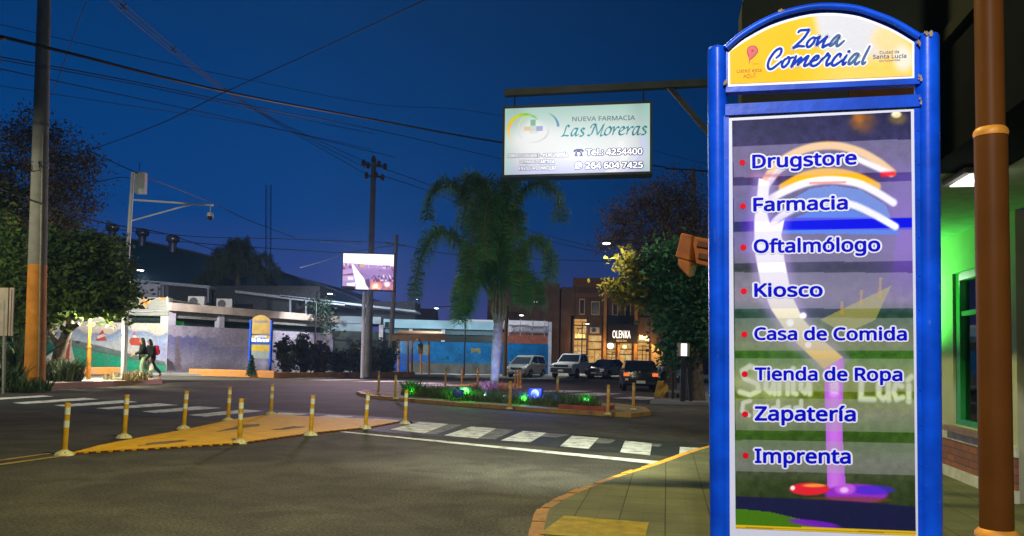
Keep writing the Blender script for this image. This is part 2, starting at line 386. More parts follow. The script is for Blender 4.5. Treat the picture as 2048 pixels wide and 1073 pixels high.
# yellow tactile slab at the foot of the pavement
a = [G(x, y, .13) for x, y in ((1128, 1033), (1298, 1047), (1288, 1085), (1078, 1070))]
struct(MB().sheet([(p.x, p.y) for p in a], .137).build('pavement_yellow_slab', mat('tactile_yellow', (.22, .15, .012), rough=.7, var=.25, scale=9, bump=.5, bscale=40)))

def gpoly(pts): return [(G(x, y).x, G(x, y).y) for x, y in pts]
zr = [[(840, 845), (897, 849), (848, 868), (780, 860)], [(943, 854), (993, 858), (955, 878), (888, 872)], [(1047, 863), (1093, 867), (1060, 886), (1002, 882)],
      [(1144, 872.5), (1198, 877), (1177, 899), (1120, 893.6)], [(1250, 882.7), (1304, 888), (1300, 912), (1240, 906)], [(1360, 895), (1436, 899), (1440, 916), (1358, 911)]]
mb = MB()
for q in zr: mb.sheet(gpoly(q), .008)
struct(mb.build('road_marking_crossing', M_WHITE))
mb = MB()
for q in ([(897, 849.2), (925, 851), (872, 870), (848, 868.2)], [(993, 858.2), (1030, 861), (990, 880), (955, 878.2)], [(1094, 867.2), (1140, 871), (1112, 876), (1080, 874)], [(1199, 877.2), (1232, 881), (1218, 889), (1190, 887)], [(1305, 888.2), (1325, 889.5), (1318, 895), (1303, 894)]):
    mb.sheet(gpoly(q), .0075)
struct(mb.build('road_marking_old_paint', M_WHITEF))
struct(MB().sheet(gpoly([(742, 848), (840, 842), (1470, 895), (1470, 922), (1200, 903), (730, 862)]), .004).build('road_marking_black_ground', M_BLACK))
struct(MB().sheet(gpoly([(676, 864.5), (690, 864), (1317, 923.5), (1310, 929.5)]), .006).build('road_marking_stop_line', M_WHITE))
zl = [[(-30, 802), (-10, 797), (86, 791.5), (108, 793.5)], [(24, 806.5), (48, 809), (198, 799.5), (168, 796.5)], [(108, 811.5), (134, 814.5), (276, 805), (244, 801.5)],
      [(192, 817.5), (220, 820), (358, 811), (316, 807.5)], [(283, 824), (312, 827), (444, 817), (396, 813.5)], [(376, 831), (410, 834.5), (528, 823), (486, 820)],
      [(546, 829), (578, 832), (623, 829), (560, 826)], [(632, 835), (674, 838), (708, 834.5), (660, 831)], [(737, 842), (786, 845), (802, 842), (749, 838)]]
mb = MB()
for q in zl: mb.sheet(gpoly(q), .008)
struct(mb.build('road_marking_side_crossing', M_WHITE))
struct(MB().sheet(gpoly([(-40, 800), (-40, 815), (150, 824), (330, 836), (520, 842), (830, 848), (810, 838), (560, 822), (330, 806), (60, 790)]), .004).build('road_marking_side_black_ground', M_BLACK))
mb = MB()
for q in ([(-40, 926), (105, 906), (106, 908), (-40, 929)], [(-40, 934), (130, 911), (131, 913.5), (-40, 937.5)]): mb.sheet(gpoly(q), .006)
struct(mb.build('road_marking_centre_lines', M_YLINE))
mb = MB()
for q in ([(560, 756.5), (600, 757.5), (680, 757), (660, 756)], [(610, 760.5), (660, 761.5), (740, 760.5), (700, 759.5)], [(700, 763.6), (760, 764.4), (840, 763), (790, 762.2)], [(790, 767.6), (860, 768.6), (905, 767), (850, 766)], [(820, 771), (905, 772.5), (935, 771), (890, 769.6)],
          [(1060, 783), (1130, 786), (1190, 783), (1120, 781)], [(1130, 789), (1195, 792.5), (1245, 788), (1190, 786)], [(1225, 797), (1290, 801), (1330, 797), (1275, 793.5)], [(1330, 803), (1390, 806), (1410, 804), (1370, 801)]):
    mb.sheet(gpoly(q), .008)
struct(mb.build('road_marking_far_crossing', worn('road_white_far', (.40, .39, .35), .35, 4)))

# ------------------------------------------------------------------ the large directory sign
M_BLUE = mat('blue_paint', (.002, .064, .60), rough=.3, var=.2, scale=7, spec=.2, bump=.04, bscale=24, c2=(.003, .085, .68))
n_ = M_BLUE.node_tree.nodes; l_ = M_BLUE.node_tree.links; b_ = n_['Principled BSDF']
tc_ = n_.new('ShaderNodeTexCoord'); mp_b = n_.new('ShaderNodeMapping'); mp_b.inputs['Scale'].default_value = (1, 1, .25); l_.new(tc_.outputs['Object'], mp_b.inputs[0])
sn_ = n_.new('ShaderNodeTexNoise'); sn_.inputs['Scale'].default_value = 55; sn_.inputs['Detail'].default_value = 6; l_.new(mp_b.outputs[0], sn_.inputs['Vector'])
sm_ = n_.new('ShaderNodeMapRange'); sm_.inputs[1].default_value = .68; sm_.inputs[2].default_value = .74; sm_.inputs[4].default_value = .55; l_.new(sn_.outputs['Fac'], sm_.inputs[0])
so_ = b_.inputs['Base Color'].links[0].from_socket; sx_ = n_.new('ShaderNodeMixRGB'); sx_.inputs[2].default_value = (.10, .17, .42, 1); l_.new(sm_.outputs[0], sx_.inputs[0]); l_.new(so_, sx_.inputs[1])
gn_ = n_.new('ShaderNodeTexNoise'); gn_.inputs['Scale'].default_value = 4.0; gn_.inputs['Detail'].default_value = 8; l_.new(tc_.outputs['Object'], gn_.inputs['Vector'])
gm_ = n_.new('ShaderNodeMapRange'); gm_.inputs[1].default_value = .35; gm_.inputs[2].default_value = .65; gm_.inputs[3].default_value = .72; gm_.inputs[4].default_value = 1.1; l_.new(gn_.outputs['Fac'], gm_.inputs[0])
gs_ = n_.new('ShaderNodeVectorMath'); gs_.operation = 'SCALE'; l_.new(sx_.outputs[0], gs_.inputs[0]); l_.new(gm_.outputs[0], gs_.inputs['Scale']); l_.new(gs_.outputs[0], b_.inputs['Base Color'])
M_RUST = mat('bare_metal', (.3, .2, .09), rough=.8, var=.4, scale=30)
yaw, lean, tilt = R(11), R(1), R(2.5)
u0 = Vector((math.cos(yaw), -math.sin(yaw), 0)); n0 = Vector((-math.sin(yaw), -math.cos(yaw), 0)); v0 = Vector((0, 0, 1))*math.cos(tilt)+n0*math.sin(tilt)
uu = u0*math.cos(lean)+v0*math.sin(lean); vv = v0*math.cos(lean)-u0*math.sin(lean)
SP = Panel(P(1471, 1053, 4.0), uu, vv)
sign = thing('directory_sign', 'large blue framed directory sign listing shops from Drugstore to Imprenta under an arched yellow header', 'sign', SP.p(.42, -.5, 0))
SROOT = sign.location.copy()
class LMB(MB):
    """mesh in the frame of a root object: points are given in world space"""
    def __init__(s, root): super().__init__(); s.root = root
    def build(s, *a, **k):
        l = s.root.location; rz = s.root.rotation_euler.z; ca, sa = math.cos(-rz), math.sin(-rz)
        s.v = [((x-l[0])*ca-(y-l[1])*sa, (x-l[0])*sa+(y-l[1])*ca, z-l[2]) for x, y, z in s.v]
        if len(a) < 3: k.setdefault('parent', s.root)
        return super().build(*a, **k)
def local_to(o, root):      # move a world-space mesh under an unrotated root
    o.data.transform(Matrix.Translation(-root.location)); o.parent = root; return o
H = SP.hit
# posts
def spost(px, ytop, r, bot=-1.15):
    a, b = H(px, ytop); a2, _ = H(px+2, 900); m = LMB(sign)
    m.tube([SP.p(a2, bot, -.03), SP.p((a+a2)/2, .9, -.03), SP.p(a, b-.012, -.03)], r, 24)
    m.tube([SP.p(a, b-.012, -.03), SP.p(a, b, -.03)], [r, r*.9], 24)
    o = m.build('post', M_BLUE, smooth=True); return o
pl = spost(1435, 92, .0475); pr = spost(1857, 67, .056)
def chips(parent, spots, seed):
    m = LMB(sign); r_ = random.Random(seed)
    for px, py, w_, h_ in spots:
        for k in range(5):
            a, b = H(px+r_.uniform(-w_, w_)/2, py+r_.uniform(-h_, h_)/2); q = r_.uniform(.003, .009)
            SP.poly(m, [(a+q*math.cos(t)*r_.uniform(.5, 1.2), b+q*1.5*math.sin(t)*r_.uniform(.5, 1.2)) for t in np.linspace(0, 2*math.pi, 8)[:-1]], r_.uniform(.031, .034))
    return m
# the arched head: blue rim, white board, printed yellow face
arc_o = [(1451, 95), (1481, 69), (1522, 44), (1563, 26.4), (1614, 14), (1655, 11), (1707, 15), (1748, 27.4), (1789, 44), (1836, 72)]
arc_i = [(1455, 102), (1491, 78), (1542.6, 51), (1604, 32.6), (1655, 27), (1707, 31.5), (1748, 44), (1789, 62), (1829, 86)]
AO = [tuple(p) for p in catmull([H(*p) for p in arc_o], 4)]; AI = [tuple(p) for p in catmull([H(*p) for p in arc_i], 4)]
m = LMB(sign)
m.tube([SP.p(a, b-.012, .02) for a, b in AO], .016, 10)
o = m.build('arch_rim', M_BLUE, smooth=True)
m = LMB(sign)
nA = 30
ra = [np.interp(np.linspace(0, 1, nA), np.linspace(0, 1, len(AO)), [p[k] for p in AO]) for k in (0, 1)]; rb = [np.interp(np.linspace(0, 1, nA), np.linspace(0, 1, len(AI)), [p[k] for p in AI]) for k in (0, 1)]
for i in range(nA-1): SP.ext(m, [(ra[0][i], ra[1][i]-.012), (rb[0][i], rb[1][i]), (rb[0][i+1], rb[1][i+1]), (ra[0][i+1], ra[1][i+1]-.012)], -.03, -.002)
m.build('arch_web', mat('blue_paint_deep', (.004, .05, .36), rough=.4, var=.15))
hb = [H(1829, 158), H(1455, 174.5)]
m = LMB(sign); SP.ext(m, AI+hb, -.035, .004); m.build('header_board', mat('white_vinyl', (.8, .8, .82), rough=.35, var=.03))
def shrink(pts, d):
    c = (sum(p[0] for p in pts)/len(pts), sum(p[1] for p in pts)/len(pts)); o = []
    for i, p in enumerate(pts):
        a = Vector(pts[i-1]); b = Vector(pts[(i+1) % len(pts)]); t0 = (Vector(p)-a).normalized(); t1 = (b-Vector(p)).normalized(); nn = Vector((t0.y+t1.y, -t0.x-t1.x)).normalized()
        k = d/max(.5, math.sqrt(max(.25, (1+t0.dot(t1))/2))); o.append((p[0]+nn.x*k, p[1]+nn.y*k))
    return o
inner = shrink(AI+hb, .0125)
ax = [p[0] for p in inner]; ay = [p[1] for p in inner]
Hinv = homog([(0, 0), (1, 0), (1, 1), (0, 1)], [(0, 0), (1, 0), (1, 1), (0, 1)])
corn_px = [(1464, 243), (1821, 223), (1831, 1065), (1471, 1053)]; corn_l = [H(*p) for p in corn_px]
L2P = homog(corn_l, corn_px)
def paint_header(A, B):
    X, Y = hap(L2P, A, B)
    c = np.zeros(A.shape+(3,)); c[:] = (250, 182, 12)
    c = over(c, (250, 205, 120), sst(1560, 1700, X)*.75)
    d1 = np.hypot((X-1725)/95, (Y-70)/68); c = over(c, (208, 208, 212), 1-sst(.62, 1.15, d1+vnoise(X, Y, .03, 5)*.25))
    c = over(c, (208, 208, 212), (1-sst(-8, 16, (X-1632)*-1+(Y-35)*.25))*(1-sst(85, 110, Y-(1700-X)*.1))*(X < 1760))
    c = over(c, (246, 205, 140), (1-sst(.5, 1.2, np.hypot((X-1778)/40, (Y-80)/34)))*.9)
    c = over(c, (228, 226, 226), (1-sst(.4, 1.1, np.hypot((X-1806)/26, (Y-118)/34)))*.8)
    c = over(c, (160, 120, 20), (1-sst(.6, 1.1, np.hypot((X-1511)/9, (Y-129)/1.3)))*.6)
    return c + (vnoise(X, Y, .3, 2)-.5)[..., None]*5
def clip_header(A, B): return inpoly(A, B, inner)
# polygon face: a fine grid cut to the outline, edge cleaned by projecting rows to the outline
nx, ny = 150, 70
xs = np.linspace(min(ax), max(ax), nx)
top = np.interp(xs, [p[0] for p in inner[:-2]], [p[1] for p in inner[:-2]]); bot = np.interp(xs, [inner[-1][0], inner[-2][0]], [inner[-1][1], inner[-2][1]])
A = np.repeat(xs[None], ny, 0); B = bot+(top-bot)*np.linspace(0, 1, ny)[:, None]
o = SP.gridcol('header_print', A, B, .0065, np.clip(paint_header(A, B), 0, 255)/255, attrmat('printed_vinyl', 0, .4), None); local_to(o, sign)
# script lettering
def zpx(x, y): return (1440+x/4.876, 10+y/4.876)
def z1(x, y): return (1575+x/15.754, 45+y/15.75)
def z3(x, y): return (1525+x/9.309, 85+y/9.309)
Zona = [[z1(*p) for p in s_] for s_ in ([(330, 340), (390, 280), (500, 264), (675, 255)], [(675, 255), (500, 520), (170, 830)], [(170, 830), (330, 770), (525, 778)],
    [(810, 490), (700, 560), (605, 690), (625, 795), (720, 760), (820, 640), (850, 540), (800, 484), (850, 520), (925, 508), (1010, 465)], [(1010, 465), (940, 600), (910, 740)], [(912, 735), (1050, 620), (1240, 465)], [(1240, 465), (1140, 640), (1095, 805), (1200, 750), (1320, 700)],
    [(1640, 440), (1570, 430), (1430, 560), (1322, 718), (1350, 758), (1450, 690), (1580, 540), (1612, 500)], [(1610, 500), (1540, 660), (1548, 768), (1640, 720), (1770, 600)])]
Come = [[z3(*p) for p in s_] for s_ in ([(252, 302), (320, 240), (350, 160), (318, 126), (230, 180), (130, 320), (96, 440), (120, 505), (180, 498), (270, 430), (350, 360)],
    [(490, 290), (400, 340), (357, 430), (390, 475), (470, 400), (500, 310), (470, 286), (500, 308), (570, 290)], [(625, 265), (560, 400), (535, 470)], [(540, 460), (620, 370), (720, 290), (680, 360), (652, 432)], [(652, 432), (760, 330), (850, 262), (800, 360), (770, 448), (830, 430), (900, 370)],
    [(900, 370), (1000, 330), (1040, 272), (990, 266), (910, 350), (892, 420), (940, 453), (1030, 410), (1100, 330)], [(1100, 330), (1170, 270), (1215, 212), (1215, 252), (1245, 267), (1190, 370), (1190, 443), (1240, 410), (1290, 380)],
    [(1435, 283), (1453, 237), (1410, 232), (1330, 310), (1282, 408), (1320, 443), (1400, 400), (1480, 340)], [(1565, 248), (1500, 350), (1492, 428), (1550, 380)], [(1592, 194), (1612, 172)],
    [(1785, 225), (1720, 227), (1620, 330), (1597, 408), (1640, 404), (1740, 300), (1770, 260)], [(1765, 265), (1715, 360), (1727, 423), (1800, 370)], [(1990, 82), (1900, 260), (1852, 370), (1862, 413), (1910, 380)])]
mo = LMB(sign); mi_ = LMB(sign); mg = LMB(sign)
for st in Zona+Come:
    q = [H(*p) for p in st]
    pen(SP, mo, q, .0265, .0072, 1.0); 
    right = sum(p[0] for p in st)/len(st)
    tgt = mg if (right > 1698 or (right > 1655 and st in Zona)) else mi_  # right-hand strokes take a paler blue: glare put into the colour
    pen(SP, tgt, q, .0128, .0088, .72)
M_LWHITE = mat('letter_white', (.80, .80, .84), rough=.4, var=.02); M_LBLUE = mat('letter_blue', (.003, .04, .40), rough=.5, var=.05, spec=.05)
mo.build('letter_outline', M_LWHITE, recalc=False); mi_.build('letter_stroke', M_LBLUE, recalc=False); mg.build('letter_stroke', mat('letter_blue_glare', (.06, .125, .29), rough=.5, var=.1, spec=.05), recalc=False)
# map pin and small print
m = LMB(sign); pc = H(1504.5, 103.5)
def pinpts(k): return [(pc[0]+.0275*k*math.cos(t), pc[1]+.0275*k*math.sin(t)) for t in np.linspace(R(-20), R(200), 20)]+[(pc[0]-.0185*k, pc[1]-.03*k), (pc[0]-.0165, pc[1]-.067*(.5+k/2)), (pc[0]-.0105*k, pc[1]-.045*k), (pc[0]+.012*k, pc[1]-.026*k)]
SP.poly(m, pinpts(1.0), .0075); m.build('pin_outline', mat('pin_dark', (.10, .02, .01), rough=.4))
m = LMB(sign); SP.poly(m, pinpts(.86), .0080); m.build('pin', mat('pin_red', (.62, .012, .01), rough=.35, var=.1))
m = LMB(sign); SP.disc(m, H(1504.5, 103), .0055, .0085, 14); m.build('pin_dot', mat('pin_dark', (.10, .02, .01)))
m = LMB(sign)
SP.text(m, 'Usted esta', H(1473.5, 147), H(1523, 144.6), .0175, .0075, .004); SP.text(m, 'AQUÍ', H(1486, 157.5), H(1511, 155.6), .0175, .0075, .004)
m.build('small_lettering', mat('letter_orange', (.42, .12, .008), rough=.5))
m = LMB(sign)
SP.text(m, 'Ciudad de', H(1758.5, 109.6), H(1797.5, 107.6), .0145, .0075, .006); SP.text(m, 'Santa Lucía', H(1745, 119.2), H(1812, 117), .019, .0075, .014); SP.text(m, 'Municipalidad', H(1758, 125), H(1799, 123), .009, .0075, .004)
m.build('small_lettering', mat('letter_slate', (.05, .09, .2), rough=.5))
# cross bars, inner stiles
def ext_px(pts, d0, d1, name, material):
    m = LMB(sign); SP.ext(m, [H(*p) for p in pts], d0, d1); return m.build(name, material)
ext_px([(1451, 187), (1451, 177.5), (1839, 158.5), (1839, 170)], -.04, .02, 'cross_bar', M_BLUE)
ext_px([(1450, 233), (1450, 211), (1839, 191), (1839, 215)], -.04, .02, 'cross_bar', M_BLUE)
ext_px([(1452, 102), (1452, 177), (1456, 177), (1456, 102)], -.04, .012, 'stile', M_BLUE)
ext_px([(1828, 86), (1828, 158), (1837, 158), (1837, 76)], -.04, .012, 'stile', M_BLUE)
ext_px([(1459.5, 1200), (1446, 1200), (1446, 233), (1457.5, 233)], -.04, .008, 'stile', M_BLUE)
ext_px([(1837, 1200), (1845, 1200), (1838, 215), (1827.5, 216)], -.04, .008, 'stile', M_BLUE)
chips(None, [(1835, 162, 6, 16), (1836, 205, 5, 10), (1450, 170, 4, 8), (1852, 72, 20, 6), (1560, 27, 14, 3), (1834, 90, 5, 14)], 4).build('bare_patch', M_RUST, recalc=False)
m = LMB(sign)
for y in (262, 330, 400, 476, 552, 620, 700, 780, 850, 930, 1000): 
    m.lathe([(.0045, -.001), (.004, .003), (.0018, .0045)], (0, 0, 0), 8)
    k = 3*8
    a, b = H(1833+y*.0078, y); q = SP.p(a, b, .009); m.v[-k:] = [tuple(q+Vector(uu)*x+Vector(vv)*y_+SP.n*z) for x, y_, z in m.v[-k:]]
m.build('rivet', M_BLUE)
# main board
m = LMB(sign); bl, br_, tr_, tl_ = H(1460, 1200), H(1837, 1216), H(1828, 217.5), H(1457, 237)
SP.ext(m, [bl, br_, tr_, tl_], -.03, .003); m.build('main_board', mat('white_vinyl_dim', (.62, .63, .74), rough=.35, var=.03))
rows = [((1465, 294), (1822, 279), (1824, 344), (1467, 356)), ((1466, 373), (1824, 363), (1826, 436.5), (1468, 445)), ((1467, 464), (1826, 456), (1827, 522), (1469, 527)), ((1469, 545), (1828, 546), (1829, 617), (1470, 618)),
        ((1470, 637), (1828, 636), (1829, 701), (1470, 702)), ((1470, 717), (1829, 718), (1830, 784), (1471, 782)), ((1471, 797), (1830, 799), (1830, 865), (1471, 860)), ((1471, 880), (1830, 886), (1831, 950), (1471, 942))]
def paint_main(A, B):
    X, Y = hap(L2P, A, B)
    ys = [223, 262, 300, 360, 450, 500, 536, 600, 627, 690, 709, 760, 790, 830, 870, 930, 965, 990, 1066]
    cs = [(34, 32, 66), (40, 40, 74), (52, 46, 84), (58, 48, 92), (36, 40, 88), (70, 60, 110), (48, 52, 56), (96, 90, 96), (30, 58, 46), (80, 90, 50), (44, 86, 26), (105, 118, 46), (86, 104, 22), (92, 98, 60), (46, 76, 22), (74, 78, 62), (50, 62, 34), (44, 56, 30), (40, 52, 30)]
    c = np.stack([np.interp(Y, ys, [q[k] for q in cs]) for k in range(3)], -1)
    n1 = vnoise(X, Y, .09, 11); n2 = vnoise(X, Y*2, .3, 12)
    c = c*(.8+.28*n1+.16*n2)[..., None]
    xr = sst(1700, 1830, X)*sst(300, 360, Y)*(1-sst(560, 640, Y)); c = over(c, (84, 64, 150), xr*.75); c = over(c, (120, 70, 200), (1-sst(.15, 1, np.hypot((X-1800)/60, (Y-470)/120)))*.45); c = over(c, (80, 40, 190), (1-sst(.2, 1, np.hypot((X-1520)/50, (Y-450)/110)))*.5); c = over(c, (200, 190, 230), (1-sst(.2, 1, np.hypot((X-1575)/95, (Y-600)/160)))*.22)
    c = over(c, (150, 90, 30), (1-sst(.2, 1, np.hypot((X-1725)/38, (Y-244)/34)))*(.4+.6*n1)*.8)
    c = over(c, (210, 120, 20), (1-sst(.2, 1, np.hypot((X-1716)/18, (Y-236)/20)))*.5)
    c = over(c, (250, 250, 235), 1-sst(.5, 1, np.hypot((X-1792)/13, (Y-230)/9))); c = over(c, (160, 130, 40), (1-sst(.3, 1, np.hypot((X-1795)/26, (Y-238)/18)))*.45)
    # ring sculpture: inside of the hoop, blue fill, white bands
    hoop = [(1512, 455), (1545, 400), (1600, 352), (1660, 340), (1730, 352), (1785, 400), (1792, 470), (1785, 540), (1760, 610), (1690, 700), (1640, 712), (1570, 640), (1525, 560)]
    c = over(c, (72, 70, 106), inpoly(X, Y, hoop)*.55*(Y > 455)*(Y < 640))
    c = over(c, (58, 108, 205), inpoly(X, Y, [(1552, 445), (1575, 405), (1620, 378), (1665, 372), (1720, 380), (1770, 410), (1790, 455), (1760, 440), (1700, 418), (1640, 412), (1590, 428)])*.9)
    c = over(c, (28, 88, 216), inpoly(X, Y, [(1560, 468), (1590, 436), (1640, 416), (1700, 420), (1750, 438), (1792, 462), (1800, 470)])*1.)
    c = over(c, (6, 14, 205), sst(434, 439, Y)*(1-sst(457, 462, Y))*sst(1480, 1570, X))
    c = over(c, (60, 20, 150), sst(434, 439, Y)*(1-sst(457, 462, Y))*(1-sst(1500, 1560, X))*sst(1475, 1500, X)*.6)
    def arc(p, wd, col, a=1.0, soft=3):
        nonlocal c
        d = segd(X, Y, [tuple(q) for q in catmull(p, 5)]); c = over(c, col, (1-sst(wd-soft, wd+soft, d))*a)
    arc([(1530, 362), (1560, 325), (1610, 299), (1665, 292), (1715, 303), (1755, 324), (1783, 346)], 8, (248, 196, 110), .95)
    arc([(1534, 372), (1560, 340), (1600, 318)], 6, (245, 240, 230), .8); arc([(1700, 312), (1740, 330), (1781, 348)], 6, (250, 248, 245), 1)
    arc([(1560, 352), (1500, 352)], 3, (170, 10, 60), .5); arc([(1765, 350), (1786, 348)], 5, (215, 25, 40), .9)
    arc([(1566, 376), (1612, 352), (1665, 346), (1715, 356), (1752, 374)], 9, (244, 170, 20), .95)
    arc([(1535, 402), (1568, 384), (1612, 367), (1660, 361), (1712, 367), (1752, 385), (1786, 406)], 7.5, (250, 250, 250), 1)
    arc([(1620, 367), (1690, 365)], 2.5, (190, 30, 20), .5, 2)
    arc([(1536, 464), (1556, 438), (1596, 414), (1648, 404), (1700, 409), (1748, 430), (1790, 454)], 7, (246, 250, 255), 1)
    band = [(1518, 358), (1509, 440), (1509, 500), (1522, 570), (1543, 620), (1578, 672), (1648, 738), (1686, 716), (1644, 680), (1606, 640), (1582, 590), (1568, 520), (1562, 470), (1568, 440), (1542, 458), (1534, 430), (1538, 366)]
    bi = 1-sst(-1.5, 2.5, np.where(inpoly(X, Y, band), -1, 1)*segd(X, Y, band+band[:1])); halo = 1-sst(2, 22, np.where(inpoly(X, Y, band), 0, 1)*segd(X, Y, band+band[:1])); c = over(c, (170, 140, 220), halo*.4)
    cream = np.stack([np.interp(Y, [360, 560, 640, 730], q) for q in ((240, 236, 214, 188), (240, 234, 206, 156), (246, 236, 178, 92))], -1)
    c = c*(1-bi[..., None])+cream*bi[..., None]
    c = over(c, (255, 250, 255), (1-sst(4, 9, np.hypot(X-1606, Y-632)))*.9); c = over(c, (255, 250, 255), (1-sst(5, 10, np.hypot(X-1580, Y-646)))*.9); c = over(c, (255, 240, 255), (1-sst(4, 9, np.hypot(X-1616, Y-690)))*.8)
    c = over(c, (138, 136, 66), inpoly(X, Y, [(1782, 572), (1640, 640), (1690, 668), (1750, 640)])*.8)
    for xx, y0, y1 in ((1760, 555, 596), (1722, 580, 612), (1684, 604, 630)): c = over(c, (170, 130, 50), ((np.abs(X-xx) < 3)*(Y > y0)*(Y < y1))*.6)
    stem = [(1648, 738), (1686, 714), (1688, 740), (1683, 830), (1688, 940), (1692, 978), (1655, 978), (1650, 830)]
    c = over(c, (172, 84, 204), inpoly(X, Y, stem)*1.0); c = over(c, (205, 130, 226), inpoly(X, Y, stem)*(1-sst(0, 22, np.abs(X-1668)))*.5); c = over(c, (225, 200, 235), (1-sst(5, 13, np.abs(X-1668)))*sst(745, 765, Y)*(1-sst(780, 800, Y))*(.3+.7*n2))
    c = over(c, (136, 44, 180), 1-sst(.85, 1.05, np.hypot((X-1712)/66, (Y-988)/21))); c = over(c, (60, 40, 200), (1-sst(.8, 1.1, np.hypot((X-1745)/46, (Y-980)/10)))*.7)
    c = over(c, (190, 90, 214), (1-sst(.6, 1, np.hypot((X-1690)/26, (Y-978)/14)))*.8); c = over(c, (232, 200, 240), (1-sst(.4, 1, np.hypot((X-1688)/12, (Y-980)/8)))*.8)
    c = over(c, (212, 34, 50), 1-sst(.85, 1.05, np.hypot((X-1618)/42, (Y-978)/13))); c = over(c, (240, 150, 60), (1-sst(.5, 1, np.hypot((X-1628)/30, (Y-971)/4.5)))*.9); c = over(c, (255, 230, 225), 1-sst(3, 6, np.hypot(X-1585, Y-976)))
    c = over(c, (120, 60, 30), (1-sst(.8, 1.1, np.hypot((X-1690)/96, (Y-1000)/7)))*.6)
    kl = 989+(X-1471)*.075+4*np.sin(X*.01); road = sst(-2, 2, Y-kl); c = over(c, (26, 27, 62), road*.95)
    c = over(c, (66, 112, 18), inpoly(X, Y, [(1471, 1017), (1540, 1024), (1600, 1038), (1650, 1056), (1471, 1050)])*.95)
    c = over(c, (110, 30, 180), (1-sst(.7, 1.1, np.hypot((X-1628)/56, (Y-1047+(X-1628)*-.12)/7)))*.9)
    ghost = [[(1522, 742), (1500, 733), (1485, 742), (1490, 758), (1514, 768), (1518, 782), (1500, 790), (1480, 784)], [(1546, 752), (1533, 758), (1531, 778), (1540, 786), (1547, 770), (1547, 752), (1549, 788)], [(1558, 752), (1558, 788)], [(1558, 764), (1566, 753), (1575, 760), (1575, 788)], [(1586, 738), (1586, 786), (1592, 788)], [(1579, 754), (1594, 754)], [(1616, 752), (1603, 758), (1601, 778), (1610, 786), (1617, 770), (1617, 752), (1619, 788)],
             [(1723, 756), (1721, 798), (1748, 799)], [(1757, 768), (1757, 791), (1766, 799), (1776, 790), (1776, 768), (1777, 800)], [(1803, 773), (1792, 768), (1786, 784), (1793, 799), (1805, 795)], [(1817, 771), (1817, 803)], [(1815, 761), (1822, 754)],
             [(1500, 802), (1486, 806), (1484, 822), (1498, 831)], [(1510, 812), (1510, 832)], [(1520, 812), (1520, 826), (1528, 832), (1534, 826), (1534, 812)], [(1556, 802), (1556, 832), (1545, 828), (1545, 816), (1556, 814)], [(1578, 814), (1567, 818), (1567, 830), (1578, 826), (1579, 832)], [(1602, 802), (1602, 832), (1590, 828), (1590, 816), (1602, 814)]]
    gl_ = np.zeros(A.shape)
    for g_ in ghost:
        near = (X > min(p[0] for p in g_)-16) & (X < max(p[0] for p in g_)+16); d = np.full(A.shape, 99.0); d[near] = segd(X[near], Y[near], g_); gl_ = np.maximum(gl_, 1-sst(2.5, 9 if g_[0][1] < 799 else 6, d))
    gl_ = np.maximum(gl_, .45*(1-sst(.4, 1, np.hypot((X-1548)/90, (Y-770)/44)))); c = over(c, (222, 230, 206), gl_*.72*(1-inpoly(X, Y, stem)))
    # translucent name strips of the print
    for i, q in enumerate(rows):
        k = inpoly(X, Y, q)*1.0; c = c*(1-k[..., None])+(c*.60+np.array((172, 164, 192) if i < 4 else (156, 158, 158))*.40)*k[..., None]
    yl = (Y-(1049.5+(X-1471)*.034)); c = over(c, (205, 170, 30), (yl > 0)*1.0); c = over(c, (150, 120, 20), ((yl > 4) & (yl < 6))*1.0)
    return c*1.08 + (RNG.random(A.shape)-.5)[..., None]*6
x0 = sum(p[0] for p in (corn_l[0], corn_l[3]))/2; x1 = sum(p[0] for p in (corn_l[1], corn_l[2]))/2; y0 = sum(p[1] for p in corn_l[2:])/2; y1 = sum(p[1] for p in corn_l[:2])/2
o = SP.grid('main_print', x0, y0-.012, x1, y1, 240, 520, .0055, paint_main, attrmat('printed_vinyl', 0, .4), None); local_to(o, sign)
names = [('Drugstore', (1504, 338), (1713, 330), 27.5), ('Farmacia', (1506, 424), (1695, 420), 27.5), ('Oftalmólogo', (1507, 507), (1760, 503.5), 27.5), ('Kiosco', (1508, 594.6), (1645, 594), 27.5),
         ('Casa de Comida', (1508, 680.5), (1813, 681.5), 25.5), ('Tienda de Ropa', (1509, 761), (1804, 762.5), 26), ('Zapatería', (1509, 841.4), (1711, 843), 29), ('Imprenta', (1509, 926), (1701, 927.5), 29)]
mr_ = LMB(sign)
for body, a, b, cap in names:
    ch = cap/1600*3.95
    mo = LMB(sign); mi_ = LMB(sign); SP.text(mo, body, H(*a), H(*b), ch, .0072, .027, 0, .068); SP.text(mi_, body, H(*a), H(*b), ch, .0090, .027)
    mo.build('name_outline', mat('letter_lilac_white', (.74, .74, .86), rough=.4, var=.02)); mi_.build('name_lettering', mat('letter_royal', (.002, .004, .50), rough=.5, var=.03, spec=.04))
for y in (326, 413, 495.5, 583, 669, 748.5, 828.5, 911): mr_ = LMB(sign); SP.disc(mr_, H(1484.5+(y-326)*.011, y), .0148, .0075); mr_.build('bullet', mat('bullet_red', (.70, .003, .02), rough=.5, spec=.05))
